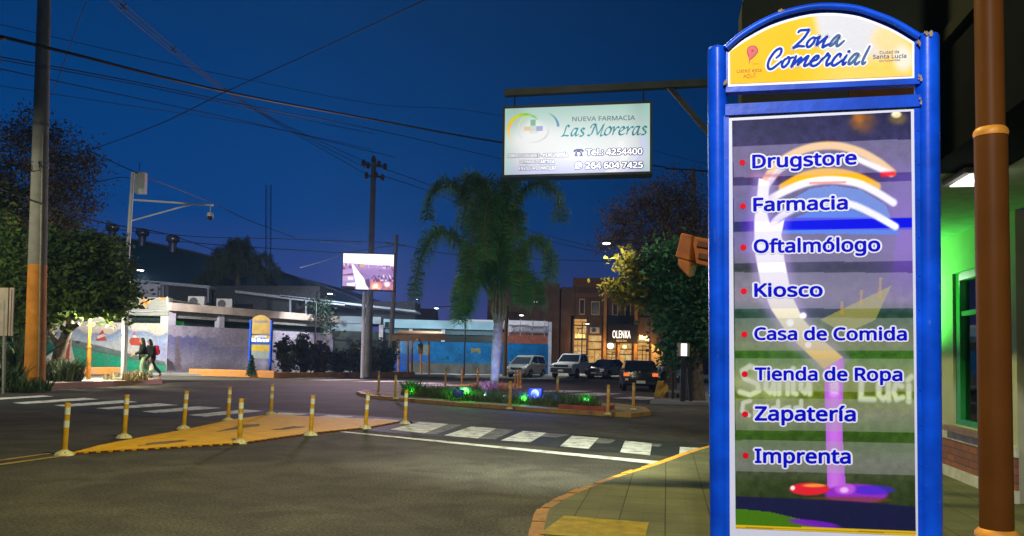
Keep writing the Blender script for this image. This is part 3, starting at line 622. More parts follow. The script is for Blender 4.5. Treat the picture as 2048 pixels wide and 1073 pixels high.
# ------------------------------------------------------------------ backlit pharmacy sign hanging from its bracket
M_DARKST = mat('dark_steel', (.009, .010, .010), rough=.6, var=.3, scale=6, spec=.1)
PY_ = 8.9
pu = Vector((math.cos(R(9)), -math.sin(R(9)), 0)); lean2 = R(.55)
pu2 = pu*math.cos(lean2)+Vector((0, 0, 1))*math.sin(lean2); pv2 = Vector((0, 0, 1))*math.cos(lean2)-pu*math.sin(lean2)
PP = Panel(P(1006, 351, PY_), pu2, pv2); H2 = PP.hit
q = [H2(1009, 348), H2(1299, 346.5), H2(1300.5, 209), H2(1010, 216)]
a0 = (q[0][0]+q[3][0])/2; a1 = (q[1][0]+q[2][0])/2; b0_ = (q[0][1]+q[1][1])/2; b1_ = (q[2][1]+q[3][1])/2
ph = thing('pharmacy_sign', 'backlit white pharmacy sign with green lettering hanging under a dark steel beam', 'sign', PP.p((a0+a1)/2, b0_, 0))
m = LMB(ph); fr = .026
PP.slab(m, a0-fr, b0_-fr, a1+fr, b0_, -.2, .012); PP.slab(m, a0-fr, b1_, a1+fr, b1_+fr, -.2, .012); PP.slab(m, a0-fr, b0_, a0, b1_, -.2, .012); PP.slab(m, a1, b0_, a1+fr, b1_, -.2, .012); PP.slab(m, a0, b0_, a1, b1_, -.2, -.01)
m.build('frame', M_DARKST)
pxc = [(1009, 348), (1299, 346.5), (1300.5, 209), (1010, 216)]; L2P2 = homog([(a0, b0_), (a1, b0_), (a1, b1_), (a0, b1_)], pxc)
def paint_ph(A, B):
    X, Y = hap(L2P2, A, B); Zx = (X-980)*4.291; Zy = (Y-130)*4.291      # the tracing's own units
    t = (Y-212)/138
    c = np.stack([np.interp(t, [0, .25, .5, .75, 1], q) for q in ((176, 205, 240, 250, 205), (212, 226, 246, 250, 208), (200, 220, 246, 252, 248))], -1)
    e = np.minimum(np.minimum(X-1009, 1300-X)/60, 1); c = c*(0.86+.14*sst(0, 1, e))[..., None]; c = over(c, (176, 226, 208), (1-sst(0, .5, e))*.5)
    c = over(c, (255, 255, 255), (1-sst(.2, 1, np.hypot((Zx-420)/420, (Zy-640)/190)))*.75); c = over(c, (255, 255, 255), (1-sst(.2, 1, np.hypot((Zx-380)/120, (Zy-540)/110)))*.6)
    def ring(cx, cy, rx, ry, th0, th1, wmax, cols, a=1.0):
        nonlocal c
        th = np.degrees(np.arctan2(-(Zy-cy)/ry, (Zx-cx)/rx)) % 360; th = np.where(th < th0, th+360, th); f = (th-th0)/(th1-th0); rr_ = np.hypot((Zx-cx)/rx, (Zy-cy)/ry)
        wdt = wmax*np.sin(np.clip(f, 0, 1)*math.pi)**.8; inside = (f >= 0)*(f <= 1)*(1-sst(-.03, .03, np.abs(rr_-1)-wdt)); 
        col = np.stack([np.interp(f, np.linspace(0, 1, len(cols)), [k[i] for k in cols]) for i in range(3)], -1); al = (inside*a)[..., None]; c = c*(1-al)+col*al
    ring(300, 560, 142, 140, 40, 235, .10, [(60, 170, 90), (120, 200, 40), (205, 220, 20), (250, 190, 40), (250, 215, 150), (245, 230, 220)])
    ring(430, 530, 152, 132, -120, 62, .075, [(240, 220, 190), (215, 200, 215), (150, 150, 215), (70, 130, 190), (30, 140, 120)], .95)
    ring(360, 545, 118, 118, 60, 230, .06, [(150, 215, 150), (205, 225, 120), (235, 225, 190), (225, 220, 230)], .9); ring(360, 560, 138, 100, 250, 395, .05, [(235, 225, 220), (215, 205, 215), (225, 230, 235)], .8)
    g1 = (np.abs(Zx-368) < 24)*(Zy > 465)*(Zy < 520)*1.0; c = over(c, (120, 180, 140), g1*.85)
    c = over(c, (242, 200, 150), ((Zx > 292)*(Zx < 345)*(np.abs(Zy-543) < 20))*.9); c = over(c, (160, 170, 215), ((Zx > 392)*(Zx < 450)*(np.abs(Zy-543) < 20))*.9)
    c = over(c, (180, 200, 190), ((np.abs(Zx-368) < 24)*(Zy > 520)*(Zy < 565))*.5); c = over(c, (232, 224, 216), ((np.abs(Zx-372) < 40)*(Zy > 565)*(Zy < 585))*.6)
    def sw(p, wd, col, a):
        nonlocal c
        d = segd(Zx, Zy, [tuple(k) for k in catmull(p, 5)]); c = over(c, col, (1-sst(wd*.6, wd, d))*a)
    sw([(1010, 940), (1090, 890), (1150, 800), (1120, 690)], 38, (255, 255, 255), .75); sw([(1140, 940), (1260, 860), (1320, 740), (1310, 650)], 40, (205, 212, 245), .8); sw([(1080, 940), (1190, 870), (1240, 790)], 26, (228, 232, 250), .8)
    return c
o = PP.grid('lit_face', a0, b0_, a1, b1_, 220, 110, .002, paint_ph, attrmat('lightbox_face', .90, .35), None); local_to(o, ph)
def Z2(x, y): return H2(980+x/4.291, 130+y/4.291)
def em(name, c, s=1.0): return mat(name, tuple(v*.5 for v in c), rough=.5, var=.02, emit=c, es=s)
E_TEAL = em('lit_teal', lin(10, 96, 108)); E_GREY = em('lit_grey', lin(78, 92, 98)); E_NAVY = em('lit_navy', lin(44, 44, 84)); E_WHITE = em('lit_white', lin(250, 250, 255))
m = LMB(ph); PP.text(m, 'NUEVA FARMACIA', Z2(706, 487), Z2(1246, 475), 40/4.291/1600*PY_, .004, .016); m.build('lettering', E_GREY)
m = LMB(ph)
def z4(x, y): return H2(1115+x/10.779, 225+y/10.783)
sh = [[(250, 318), (244, 292), (205, 300), (175, 380), (140, 480), (92, 522)], [(92, 520), (170, 508), (242, 515)], [(430, 357), (370, 357), (312, 430), (302, 495), (330, 513), (400, 430), (435, 362)], [(440, 352), (402, 460), (396, 512), (452, 488)], [(580, 372), (560, 347), (517, 370), (527, 420), (563, 468), (540, 513), (480, 515)],
      [(655, 493), (690, 508), (740, 460), (790, 340), (825, 268), (760, 272), (715, 342)], [(830, 268), (850, 400), (865, 485)], [(865, 485), (940, 370), (1000, 262)], [(1005, 262), (960, 400), (932, 508), (980, 500)], [(1110, 322), (1050, 370), (1017, 460), (1050, 498), (1120, 460), (1158, 370), (1130, 322), (1100, 325)],
      [(1170, 355), (1220, 322), (1215, 400), (1192, 493)], [(1215, 420), (1260, 360), (1300, 322), (1330, 337)], [(1340, 430), (1420, 380), (1438, 332), (1400, 322), (1342, 390), (1332, 460), (1370, 493), (1440, 468)], [(1470, 350), (1520, 317), (1515, 390), (1492, 488)], [(1515, 410), (1565, 350), (1605, 317), (1635, 332)],
      [(1760, 312), (1690, 322), (1632, 410), (1627, 478), (1660, 488), (1720, 420), (1765, 320)], [(1775, 312), (1740, 420), (1732, 488), (1792, 468)], [(1920, 332), (1890, 307), (1847, 330), (1862, 380), (1903, 430), (1880, 478), (1810, 485)]]
for i, st in enumerate(sh): pen(PP, m, [z4(*p) for p in st], .0225, .004, nib=R(38))
m.build('script_lettering', E_TEAL, recalc=False)
ml = LMB(ph); mw = LMB(ph)
for body, aa, bb, cap in (('OBRAS SOCIALES - PERFUMERÍA', (150, 798), (670, 790), 30), ('DERMOCOSMÉTICA', (256, 849), (554, 847), 28), ('ENVÍOS A DOMICILIO', (248, 906), (564, 900), 30), ('Tel.: 4254400', (826, 778), (1308, 770), 52), ('264 604 7425', (820, 893), (1312, 886), 52)):
    ch = cap/4.291/1600*PY_*1.02
    PP.text(ml, body, Z2(*aa), Z2(*bb), ch, .004, .02, 0, .08 if cap > 40 else .085); PP.text(mw, body, Z2(*aa), Z2(*bb), ch, .0062, .02, 0, -.004 if cap > 40 else -.016)
ml.build('lettering_outline', E_NAVY); mw.build('lettering', E_WHITE)
m = LMB(ph)                                       # telephone and message symbols
PP.poly(m, [Z2(*p) for p in ((726, 784), (736, 752), (750, 738), (772, 738), (786, 752), (796, 784))], .004)
m.v += []; 
for p in (((716, 748), (722, 732), (742, 724), (780, 723), (800, 730), (806, 745), (790, 750), (784, 738), (738, 740), (732, 752)),): PP.poly(m, [Z2(*k) for k in p], .0046)
PP.disc(m, Z2(762, 864), 36/4.291/1600*PY_, .004, 24); PP.poly(m, [Z2(728, 904), Z2(732, 870), Z2(756, 896)], .0043); m.build('symbol', E_NAVY, recalc=False)
m = LMB(ph); PP.disc(m, Z2(761, 765), 13/4.291/1600*PY_, .0056, 14); PP.disc(m, Z2(762, 864), 29/4.291/1600*PY_, .0056, 24); PP.poly(m, [Z2(735, 896), Z2(738, 872), Z2(754, 890)], .0058); m.build('symbol', E_WHITE, recalc=False)
m = LMB(ph); pen(PP, m, [Z2(746, 848), Z2(750, 866), Z2(762, 879), Z2(778, 882)], 11/4.291/1600*PY_, .0066, .8); m.build('symbol', E_NAVY, recalc=False)
m = LMB(ph)
for x in (1027, 1287):
    a_, b_ = H2(x, 212 if x < 1100 else 206); m.tube([PP.p(a_, b1_+fr, -.09), PP.p(a_, b1_+.24, -.09)], .008, 6)
m.build('hanger', M_DARKST)
# bracket: pole behind the big sign, beam, brace
bk = thing('sign_bracket', 'dark steel bracket pole with long beam and diagonal brace carrying the lightbox', 'bracket', GX(1433, 8.3, .13))
m = LMB(bk); bp = bk.location; m.tube([bp, bp+Vector((0, 0, 4.75))], .045, 12); m.build('pole', M_DARKST, smooth=True)
m = LMB(bk); ba, bb_ = PP.p(H2(1007, 182)[0], H2(1007, 182)[1], -.09), PP.p(H2(1436, 160)[0], H2(1436, 160)[1], -.09); m.bar(ba, bb_, .08, .075); m.build('beam', M_DARKST)
m = LMB(bk); c1, c2 = H2(1338, 168), H2(1436, 282); m.bar(PP.p(*c1, -.09), PP.p(*c2, -.09), .05, .055); m.build('brace', M_DARKST)
m = LMB(ph); PP.slab(m, a0, b0_, a1, b1_, -.215, -.205); m.build('lit_back_face', mat('lightbox_back', (.5, .5, .5), emit=(.85, .95, .92), es=.9))
lamp('pharmacy_sign_glow', PP.p((a0+a1)/2, b0_+.2, .3), 40, (.9, 1, .95), .35); lamp('pharmacy_sign_glow', PP.p((a0+a1)/2, b0_+.2, -.5), 1900, (.92, 1, .95), .3, 'SPOT', (.7, 12.0, 0), 85, .9)

# ------------------------------------------------------------------ traffic signal seen from behind
tl_ = thing('traffic_signal', 'orange traffic signal head seen from behind on a short arm by the blue post', 'traffic light', P(1383, 510, 7.6))
M_TL = mat('signal_orange', (.30, .085, .010), rough=.5, var=.25, scale=8); c0 = tl_.location
def tp(px, py, dd=0.0): return P(px, py, 7.6+dd)
m = LMB(tl_)
fr_ = [tp(1350, 514), tp(1362, 466), tp(1384, 471), tp(1379, 522)]; bk_ = [tp(1372, 520, .35), tp(1384, 474, .35), tp(1406, 478, .35), tp(1402, 527, .35)]
m.add(fr_+bk_, [(0, 1, 2, 3), (7, 6, 5, 4), (0, 4, 5, 1), (1, 5, 6, 2), (2, 6, 7, 3), (3, 7, 4, 0)]); m.build('signal_section', M_TL, bevel=.012)
m = LMB(tl_)
fr_ = [tp(1356, 540), tp(1352, 517), tp(1380, 525), tp(1390, 529)]; 
lo = [tp(1355, 517, -.03), tp(1381, 524, -.03), tp(1379, 556, -.03), tp(1357, 534, -.03)]; lb = [tp(1374, 521, .3), tp(1396, 528, .3), tp(1388, 553, .3), tp(1372, 540, .3)]
m.add(lo+lb, [(0, 1, 2, 3), (7, 6, 5, 4), (0, 4, 5, 1), (1, 5, 6, 2), (2, 6, 7, 3), (3, 7, 4, 0)]); m.build('signal_section', M_TL, bevel=.012)
m = LMB(tl_)
lo = [tp(1384, 474, .06), tp(1428, 480, .06), tp(1428, 536, .06), tp(1392, 528, .06)]; lb = [tp(1384, 474, .4), tp(1428, 480, .4), tp(1428, 536, .4), tp(1392, 528, .4)]
m.add(lo+lb, [(0, 1, 2, 3), (7, 6, 5, 4), (0, 4, 5, 1), (1, 5, 6, 2), (2, 6, 7, 3), (3, 7, 4, 0)]); m.build('signal_section', M_TL, bevel=.012)
m = LMB(tl_); m.bar(tp(1395, 488, .03), tp(1430, 494, .03), .03, .05); m.bar(tp(1398, 512, .03), tp(1430, 518, .03), .03, .05); m.build('mounting_arm', mat('signal_shadow', (.12, .035, .008), rough=.6))

# ------------------------------------------------------------------ the pharmacy building on the right
M_WALL = mat('cream_render', (.30, .30, .20), rough=.9, var=.15, scale=1.6, bump=.12, bscale=35)
M_DARK = mat('dark_fascia', (.010, .010, .007), rough=.95, var=.35, scale=2, spec=.03)
M_DARK2 = mat('black_fascia', (.003, .003, .0035), rough=.95, var=.3, scale=2, spec=.02)
M_GREENP = mat('green_frame_paint', (.008, .16, .03), rough=.4, var=.15, scale=5)
WP = Panel(Vector((5.6, 9.99, 0)), -SD, Vector((0, 0, 1))); HW = WP.hit
pb = thing('pharmacy_building', 'dark corner shop building with green lit canopy, cream wall and brick plinth', 'building', WP.p(0, .0, -.5))
CZ = 3.2
wa0 = HW(1906, 700)[0]; wa1 = HW(2008, 700)[0]; wb0 = .80; wb1 = 2.72; af, an = -4.2, HW(2036, 900)[0]
print('window', wa0, wa1, an)
m = LMB(pb)
for s in ((af, .13, wa0, CZ), (wa1, .13, an, CZ), (wa0, .13, wa1, wb0), (wa0, wb1, wa1, CZ)): WP.slab(m, s[0], s[1], s[2], s[3], -.28, 0)
m.build('wall', M_WALL)
m = LMB(pb); WP.slab(m, an, .13, an+7, CZ, -.9, -.62); WP.slab(m, an-.0, .13, an+.1, CZ, -.9, -.29); m.build('side_wall', mat('cream_render_back', (.32, .33, .23), rough=.9, var=.2))
# brick dado
bm_ = mat('brick', (.2, .07, .045), rough=.85, var=.2, scale=6)
n = bm_.node_tree.nodes; l = bm_.node_tree.links; b = n['Principled BSDF']
tcn = n.new('ShaderNodeTexCoord'); mp = n.new('ShaderNodeMapping'); mp.inputs['Rotation'].default_value = (R(90), 0, R(-79)); 
br = n.new('ShaderNodeTexBrick'); br.inputs['Scale'].default_value = 1; br.inputs['Brick Width'].default_value = .25; br.inputs['Row Height'].default_value = .0843; br.inputs['Mortar Size'].default_value = .008
br.inputs['Color1'].default_value = (.24, .085, .05, 1); br.inputs['Color2'].default_value = (.17, .06, .04, 1); br.inputs['Mortar'].default_value = (.07, .06, .05, 1)
# brick runs along the wall: coordinate = (distance along the street, height)
sx = n.new('ShaderNodeVectorMath'); sx.operation = 'DOT_PRODUCT'; sx.inputs[1].default_value = tuple(SD); l.new(tcn.outputs['Object'], sx.inputs[0])
sz = n.new('ShaderNodeSeparateXYZ'); l.new(tcn.outputs['Object'], sz.inputs[0]); cb = n.new('ShaderNodeCombineXYZ'); l.new(sx.outputs['Value'], cb.inputs[0]); l.new(sz.outputs[2], cb.inputs[1])
l.new(cb.outputs[0], br.inputs['Vector']); l.new(br.outputs[0], b.inputs['Base Color'])
bp = n.new('ShaderNodeBump'); bp.inputs['Strength'].default_value = .6; bp.inputs['Distance'].default_value = .01; bp.invert = True; l.new(br.outputs['Fac'], bp.inputs['Height']); l.new(bp.outputs[0], b.inputs['Normal'])
m = LMB(pb); WP.slab(m, af, .265, an+.02, .602, .001, .035); m.build('brick_dado', bm_)
m = LMB(pb); WP.slab(m, af, .132, an+.03, .262, .001, .05); WP.slab(m, af, .605, an+.02, .715, .001, .028); m.build('plinth', mat('grey_render', (.42, .41, .33), rough=.85, var=.2))
m = LMB(pb); WP.slab(m, wa0-.12, .72, wa1+.1, .785, .001, .11); m.build('sill', mat('brown_tile', (.16, .09, .05), rough=.5, var=.3))
wf = LMB(pb)
for s in ((wa0, wb0, wa0+.16, wb1), (wa1-.08, wb0, wa1, wb1), (wa0+.16, wb1-.1, wa1-.08, wb1), (wa0+.16, wb0, wa1-.08, wb0+.07)): WP.slab(wf, s[0], s[1], s[2], s[3], -.16, -.03)
ml_ = [HW(1946, 700)[0], HW(1975, 700)[0]]; tz = WP.hit(1940, 624)[1]
for a_ in ml_: WP.slab(wf, a_-.035, wb0+.07, a_+.035, wb1-.1, -.13, -.05)
WP.slab(wf, wa0+.16, tz-.03, wa1-.08, tz+.03, -.125, -.045)
wfo = wf.build('window_frame', M_GREENP)
gl = bpy.data.materials.new('shop_glass'); gl.use_nodes = True; n = gl.node_tree.nodes; l = gl.node_tree.links; n.remove(n['Principled BSDF'])
t_ = n.new('ShaderNodeBsdfTransparent'); t_.inputs[0].default_value = (.86, .93, .92, 1); g_ = n.new('ShaderNodeBsdfGlossy'); g_.inputs['Roughness'].default_value = .03; mxs = n.new('ShaderNodeMixShader'); fr2 = n.new('ShaderNodeFresnel')
l.new(fr2.outputs[0], mxs.inputs[0]); l.new(t_.outputs[0], mxs.inputs[1]); l.new(g_.outputs[0], mxs.inputs[2]); l.new(mxs.outputs[0], n['Material Output'].inputs[0])
m = LMB(pb); WP.slab(m, wa0+.1, wb0+.04, wa1-.05, wb1-.06, -.094, -.088); o = m.build('window_pane', gl, wfo); o.matrix_parent_inverse = Matrix(); 
# lit interior behind the glass: back wall, shelves and packets
m = LMB(pb); WP.slab(m, wa0-1.2, .2, wa1+.6, 3.0, -1.9, -1.85); WP.slab(m, wa0-1.2, .16, wa1+.6, .2, -1.85, -.3); m.build('interior_wall', mat('interior_teal', (.30, .38, .36), rough=.8))
m = LMB(pb); r_ = random.Random(5)
for z in (.62, 1.02, 1.42, 1.82): WP.slab(m, wa0-1.1, z-.02, wa1+.4, z, -1.849, -1.5)
m.build('shelf', mat('shelf_grey', (.25, .27, .27), rough=.6))
cols = [mat('packet_'+nm, c, rough=.5) for nm, c in (('white', (.6, .6, .6)), ('blue', (.05, .15, .4)), ('pink', (.5, .15, .25)), ('teal', (.05, .3, .3)), ('orange', (.5, .2, .05)))]
m = LMB(pb)
for z in (.62, 1.02, 1.42):
    a_ = wa0-1.0
    while a_ < wa1+.3:
        wd = r_.uniform(.06, .16); h_ = r_.uniform(.1, .3); m.m = r_.randrange(5); WP.slab(m, a_, z+.001, a_+wd, z+h_, -1.8, -1.6); a_ += wd+r_.uniform(.01, .1)
m.build('shelf_stock', cols)
lamp('shop_interior_light', WP.p((wa0+wa1)/2, 2.7, -1.0), 16, (.8, 1, .95), .3)
# canopy: soffit, dark fascia, storey above, hanging end panel
FP = Panel(Vector((3.28, 5.65, 0)), -SD, Vector((0, 0, 1)))
a_far = FP.hit(1700, 500)[0]
m = LMB(pb)
FP.ext(m, [(-8.5, CZ+.002), (12, CZ+.002), (12, CZ+.13), (-8.5, CZ+.13)], -1.5, -.02); m.build('canopy_soffit', mat('soffit_white', (.22, .25, .19), rough=.9, var=.12, spec=.05))
m = LMB(pb); FP.slab(m, -1.2, CZ-.01, 12, 8.2, -.6, 0); m.build('fascia', M_DARK2)
m = LMB(pb); FP.slab(m, -1.2, 4.06, 12, 4.16, .002, .05); m.build('fascia_trim', M_DARK)
m = LMB(pb); FP.slab(m, -1.2, 4.165, 12, 8.0, .002, .02); m.build('fascia_upper', M_DARK)
EP = Panel(P(1483, 230, 6.75), -SN, Vector((0, 0, 1))); HE = EP.hit
e1 = HE(1880, 200)[0]; tp_ = HE(1483, 3)[1]
m = LMB(pb); EP.ext(m, [(0, -.9), (e1, -.9), (e1, 3.2), (.12, 3.2), (.03, tp_+.05), (0, tp_-.02)], -.35, 0); m.build('end_panel', mat('olive_panel', (.017, .018, .011), rough=.95, var=.25, scale=2, spec=.03))
m = LMB(pb); x0, y0 = HE(1697, 215); x1, y1 = HE(1850, 150); EP.slab(m, x0, y0, x1, y1, .003, .02); m.build('brown_board', mat('brown_board', (.04, .018, .006), rough=.9, var=.2, spec=.05))
dl = LMB(pb); c_ = Vector(P(1944, 342, 6.8)); c_.z = CZ
dl.bar(c_-SD*.28+Vector((0, 0, -.03)), c_+SD*.28+Vector((0, 0, -.03)), .3, .055); dlo = dl.build('downlight', mat('fitting_grey', (.2, .2, .2)))
m = LMB(pb); m.bar(c_-SD*.24+Vector((0, 0, -.06)), c_+SD*.24+Vector((0, 0, -.06)), .2, .012); o = m.build('light_diffuser', mat('lamp_white', (.8, .8, .8), emit=(1, .98, .92), es=2.2), dlo)
lamp('canopy_downlight', c_+Vector((0, 0, -.12)), 4, (1, .95, .8), .1)
lamp('canopy_green_light', WP.p(-1.2, 1.8, .9), 620, (.10, 1, .13), .06, 'SPOT', WP.p(-1.0, 3.2, .34), 150, .9)
lamp('canopy_wall_light', WP.p(-1.3, 2.75, .22), 14, (.95, 1, .9), .04)

# ------------------------------------------------------------------ brown stepped lamp column beside the sign
lc = thing('lamp_column', 'tall brown stepped steel column with orange collar beside the blue sign', 'lamp post', GX(1995, 4.15, .13))
cb_ = lc.location; M_BRN = mat('brown_paint', (.08, .027, .004), rough=.45, var=.15, scale=3, spec=.05); M_ORG = mat('collar_orange', (.48, .19, .02), rough=.45, var=.2, scale=20)
zc = ZY(1990, 270, 4.15); zb = ZY(1990, 1062, 4.15); up = (P(1986, 0, 4.15)-P(1990, 270, 4.15)); 
def cx(z): return Vector((cb_.x-.004*(z-1.5), cb_.y, z))
rl = 30.5/1600*4.15; ru = 26.5/1600*4.15
m = LMB(lc); m.tube([cx(zb+.0), cx(zc)], rl, 28); m.build('lower_shaft', M_BRN, smooth=True)
m = LMB(lc); m.tube([cx(zc+.02), cx(6.9)], ru, 28); m.build('upper_shaft', M_BRN, smooth=True)
m = LMB(lc); m.tube([cx(zc-.012), cx(zc+.006), cx(zc+.022), cx(zc+.034)], [rl*1.02, rl*1.06, rl*1.0, ru*1.02], 28); m.build('collar', M_ORG, smooth=True)
m = LMB(lc); m.tube([cx(zb-.03), cx(zb-.01), cx(zb+.012)], [rl*1.3, rl*1.28, rl*1.03], 28); m.build('collar', M_ORG, smooth=True)
m = LMB(lc); m.tube([cx(.13), cx(zb-.02)], rl*1.22, 28); m.build('base_shaft', M_BRN, smooth=True)

# ------------------------------------------------------------------ lane island: yellow rubber mat and flexible posts
mt = []
mp_ = gpoly([(146, 909), (480, 888.5), (620, 868.5), (735, 857), (797, 845.5), (745, 840.5), (640, 836.5), (545, 831), (456, 843), (392, 858), (322, 871), (240, 886), (196, 895)])
mc = (sum(p[0] for p in mp_)/len(mp_), sum(p[1] for p in mp_)/len(mp_))
lm = thing('rubber_island', 'worn yellow rubber lane island with toothed brown edge between flexible posts', 'traffic island', (mc[0], mc[1], 0))
m = LMB(lm); m.prism(mp_, .0015, .03); m.build('rubber_pad', worn('rubber_yellow', (.66, .34, .003), .12, 4.0, under=(.42, .2, .02)))
m = LMB(lm); m2 = LMB(lm); nm = len(mp_)
for i in range(nm):
    a = Vector(mp_[i]); b = Vector(mp_[(i+1) % nm]); L_ = (b-a).length; t = (b-a)/L_; nr = Vector((t.y, -t.x)); k = int(L_/.16)
    for j in range(k):
        p = a+t*((j+.5)*L_/k)+nr*.035; m.box((p.x, p.y, .012), (.085, .075, .021), math.atan2(t.y, t.x))
m.build('edge_tooth', mat('rubber_brown', (.12, .035, .012), rough=.85, var=.4, scale=9))
for q in ([(690/2.4976, 760+330/2.4976), (740/2.4976, 760+318/2.4976), (900/2.4976, 760+300/2.4976), (930/2.4976, 760+306/2.4976), (800/2.4976, 760+322/2.4976)],
          [(1060/2.4976, 760+262/2.4976), (1220/2.4976, 760+224/2.4976), (1305/2.4976, 760+222/2.4976), (1290/2.4976, 760+232/2.4976), (1120/2.4976, 760+256/2.4976)],
          [(1340/2.4976, 760+252/2.4976), (1470/2.4976, 760+232/2.4976), (1530/2.4976, 760+236/2.4976), (1420/2.4976, 760+250/2.4976)]):
    pg_ = [(G(x, y, .03).x, G(x, y, .03).y) for x, y in q]; pc_ = (sum(p[0] for p in pg_)/len(pg_), sum(p[1] for p in pg_)/len(pg_)); rj = random.Random(len(q)*7+int(q[0][0]))
    out_ = []
    for i in range(len(pg_)):
        a = Vector(pg_[i]); b = Vector(pg_[(i+1) % len(pg_)])
        for f in (0, .25, .5, .75): p = a.lerp(b, f); out_.append((p.x+rj.uniform(-.05, .05), p.y+rj.uniform(-.08, .08)))
    m2.sheet(out_, .0335)
m2.build('worn_patch', mat('rubber_worn', (.17, .11, .04), rough=.9, var=.35, scale=8))
M_POST = mat('flex_yellow', (.62, .33, .012), rough=.55, var=.25, scale=9, c2=(.68, .38, .02)); M_REFL = mat('reflective_band', (.72, .72, .66), rough=.4, var=.1, scale=15); M_BASE = mat('post_base', (.52, .46, .28), rough=.8, var=.4, scale=10)
def flex_post(label):
    t = thing('flexible_post', label, 'traffic post', (0, 0, 0), 0, 'yellow flexible posts around the lane island')
    m = MB(); r = .04
    m.tube([(0, 0, .05), (0, 0, .40), (0, 0, .585), (0, 0, .745), (0, 0, .75)], [r, r, r, r, r*.9], 16); m.build('tube', M_POST, t, smooth=True)
    for z0, z1 in ((.40, .5), (.585, .685)):
        m = MB(); m.tube([(0, 0, z0), (0, 0, z1)], r*1.01, 16); m.build('reflective_band', M_REFL, t, smooth=True)
    m = MB(); m.lathe([(.135, 0), (.13, .012), (.105, .045), (.05, .072), (.042, .085)], (0, 0, 0), 20); m.build('base', M_BASE, t, smooth=True)
    m = MB()
    for k in range(4):
        a = k*math.pi/2+.6; m.lathe([(.012, 0), (.012, .006)], (.1*math.cos(a), .1*math.sin(a), .046), 8)
    m.build('bolt', M_DARKST, t)
    return t
fp = [((128, 911), 1.5, 'flexible yellow post at the near tip of the rubber island, nearest of all'), ((248, 876.5), 1.6, 'flexible yellow post second from the tip on the far-left edge of the island'),
      ((367, 859), 2.6, 'flexible yellow post third from the tip on the left edge of the island'), ((456, 842.5), 1.2, 'flexible yellow post near the crossing on the left edge, behind the middle front post'),
      ((542, 829.5), 1.0, 'flexible yellow post at the far corner of the island, most distant of its posts'), ((479, 887.5), .4, 'flexible yellow post standing on the near edge, middle of the rubber island'),
      ((621, 871), 2.0, 'flexible yellow post on the near edge between the two worn patches and the crossing'), ((730.5, 858), 3.2, 'flexible yellow post tilted right beside the start of the white stop line'), ((810, 848.5), 1.0, 'flexible yellow post alone beside the first broad crossing stripe')]
proto = flex_post(fp[0][2])
for i, (pxy, tiltd, lab) in enumerate(fp):
    g = G(*pxy); o = proto if i == 0 else dup(proto, None, g, 0, lab); o.location = g; o.rotation_euler = (0, R(tiltd), random.Random(i).uniform(0, 6)*0)

# ------------------------------------------------------------------ planted median
front = gpoly([(712, 789), (722, 793.5), (739, 797.4), (788, 801.5), (821, 804.5), (895, 811), (1020, 820), (1100, 826), (1213, 833), (1262, 835.5), (1302, 831), (1290, 822), (1240, 815)])
back = [(2.2, 26.6), (.2, 28.6), (-2.3, 30.2), (-4.2, 31.4), (-5.6, 31.6)]
mp_ = [tuple(p[:2]) for p in front]+back
if sum(mp_[i-1][0]*mp_[i][1]-mp_[i][0]*mp_[i-1][1] for i in range(len(mp_))) < 0: mp_ = mp_[::-1]
def inset(pts, d):
    o = []; n = len(pts)
    for i in range(n):
        a = Vector(pts[i-1]); b = Vector(pts[(i+1) % n]); t = (b-a).normalized(); o.append((pts[i][0]-t.y*d, pts[i][1]+t.x*d))
    return o
def ring(pts, ins, z0, z1, m):
    n = len(pts)
    for i in range(n):
        j = (i+1) % n; a, b, c, d = pts[i], pts[j], ins[j], ins[i]
        m.add([(*a, z0), (*b, z0), (*b, z1), (*a, z1), (*d, z1), (*c, z1), (*c, z0), (*d, z0)], [(0, 1, 2, 3), (3, 2, 5, 4), (4, 5, 6, 7)])
mi2 = inset(mp_, .22); m = MB(); ring(mp_, mi2, 0, .11, m); m.build('median_kerb', worn('kerb_median', (.30, .17, .045), .5, 3, under=(.16, .09, .06)))['kind'] = 'structure'
m = MB(); m.prism(mi2, .0, .095); m.build('median_ground', mat('median_soil', (.17, .13, .055), rough=.95, var=.3, scale=3, bump=.4, bscale=20))['kind'] = 'structure'
e = G(1160, 824); m = MB(); a, b = G(1120, 820, .1), G(1215, 826, .1); m.bar((a.x, a.y+.5, .16), (b.x, b.y+.5, .16), .09, .12); q = G(1226, 818, .1); m.bar((b.x, b.y+.5, .16), (q.x, q.y, .16), .09, .12)
tag(m.build('planting_border', mat('border_red', (.26, .06, .04), rough=.8, var=.25, scale=4)), 'low dark red border edging the right end of the grass bed', 'border')
mast = G(1250, 826)
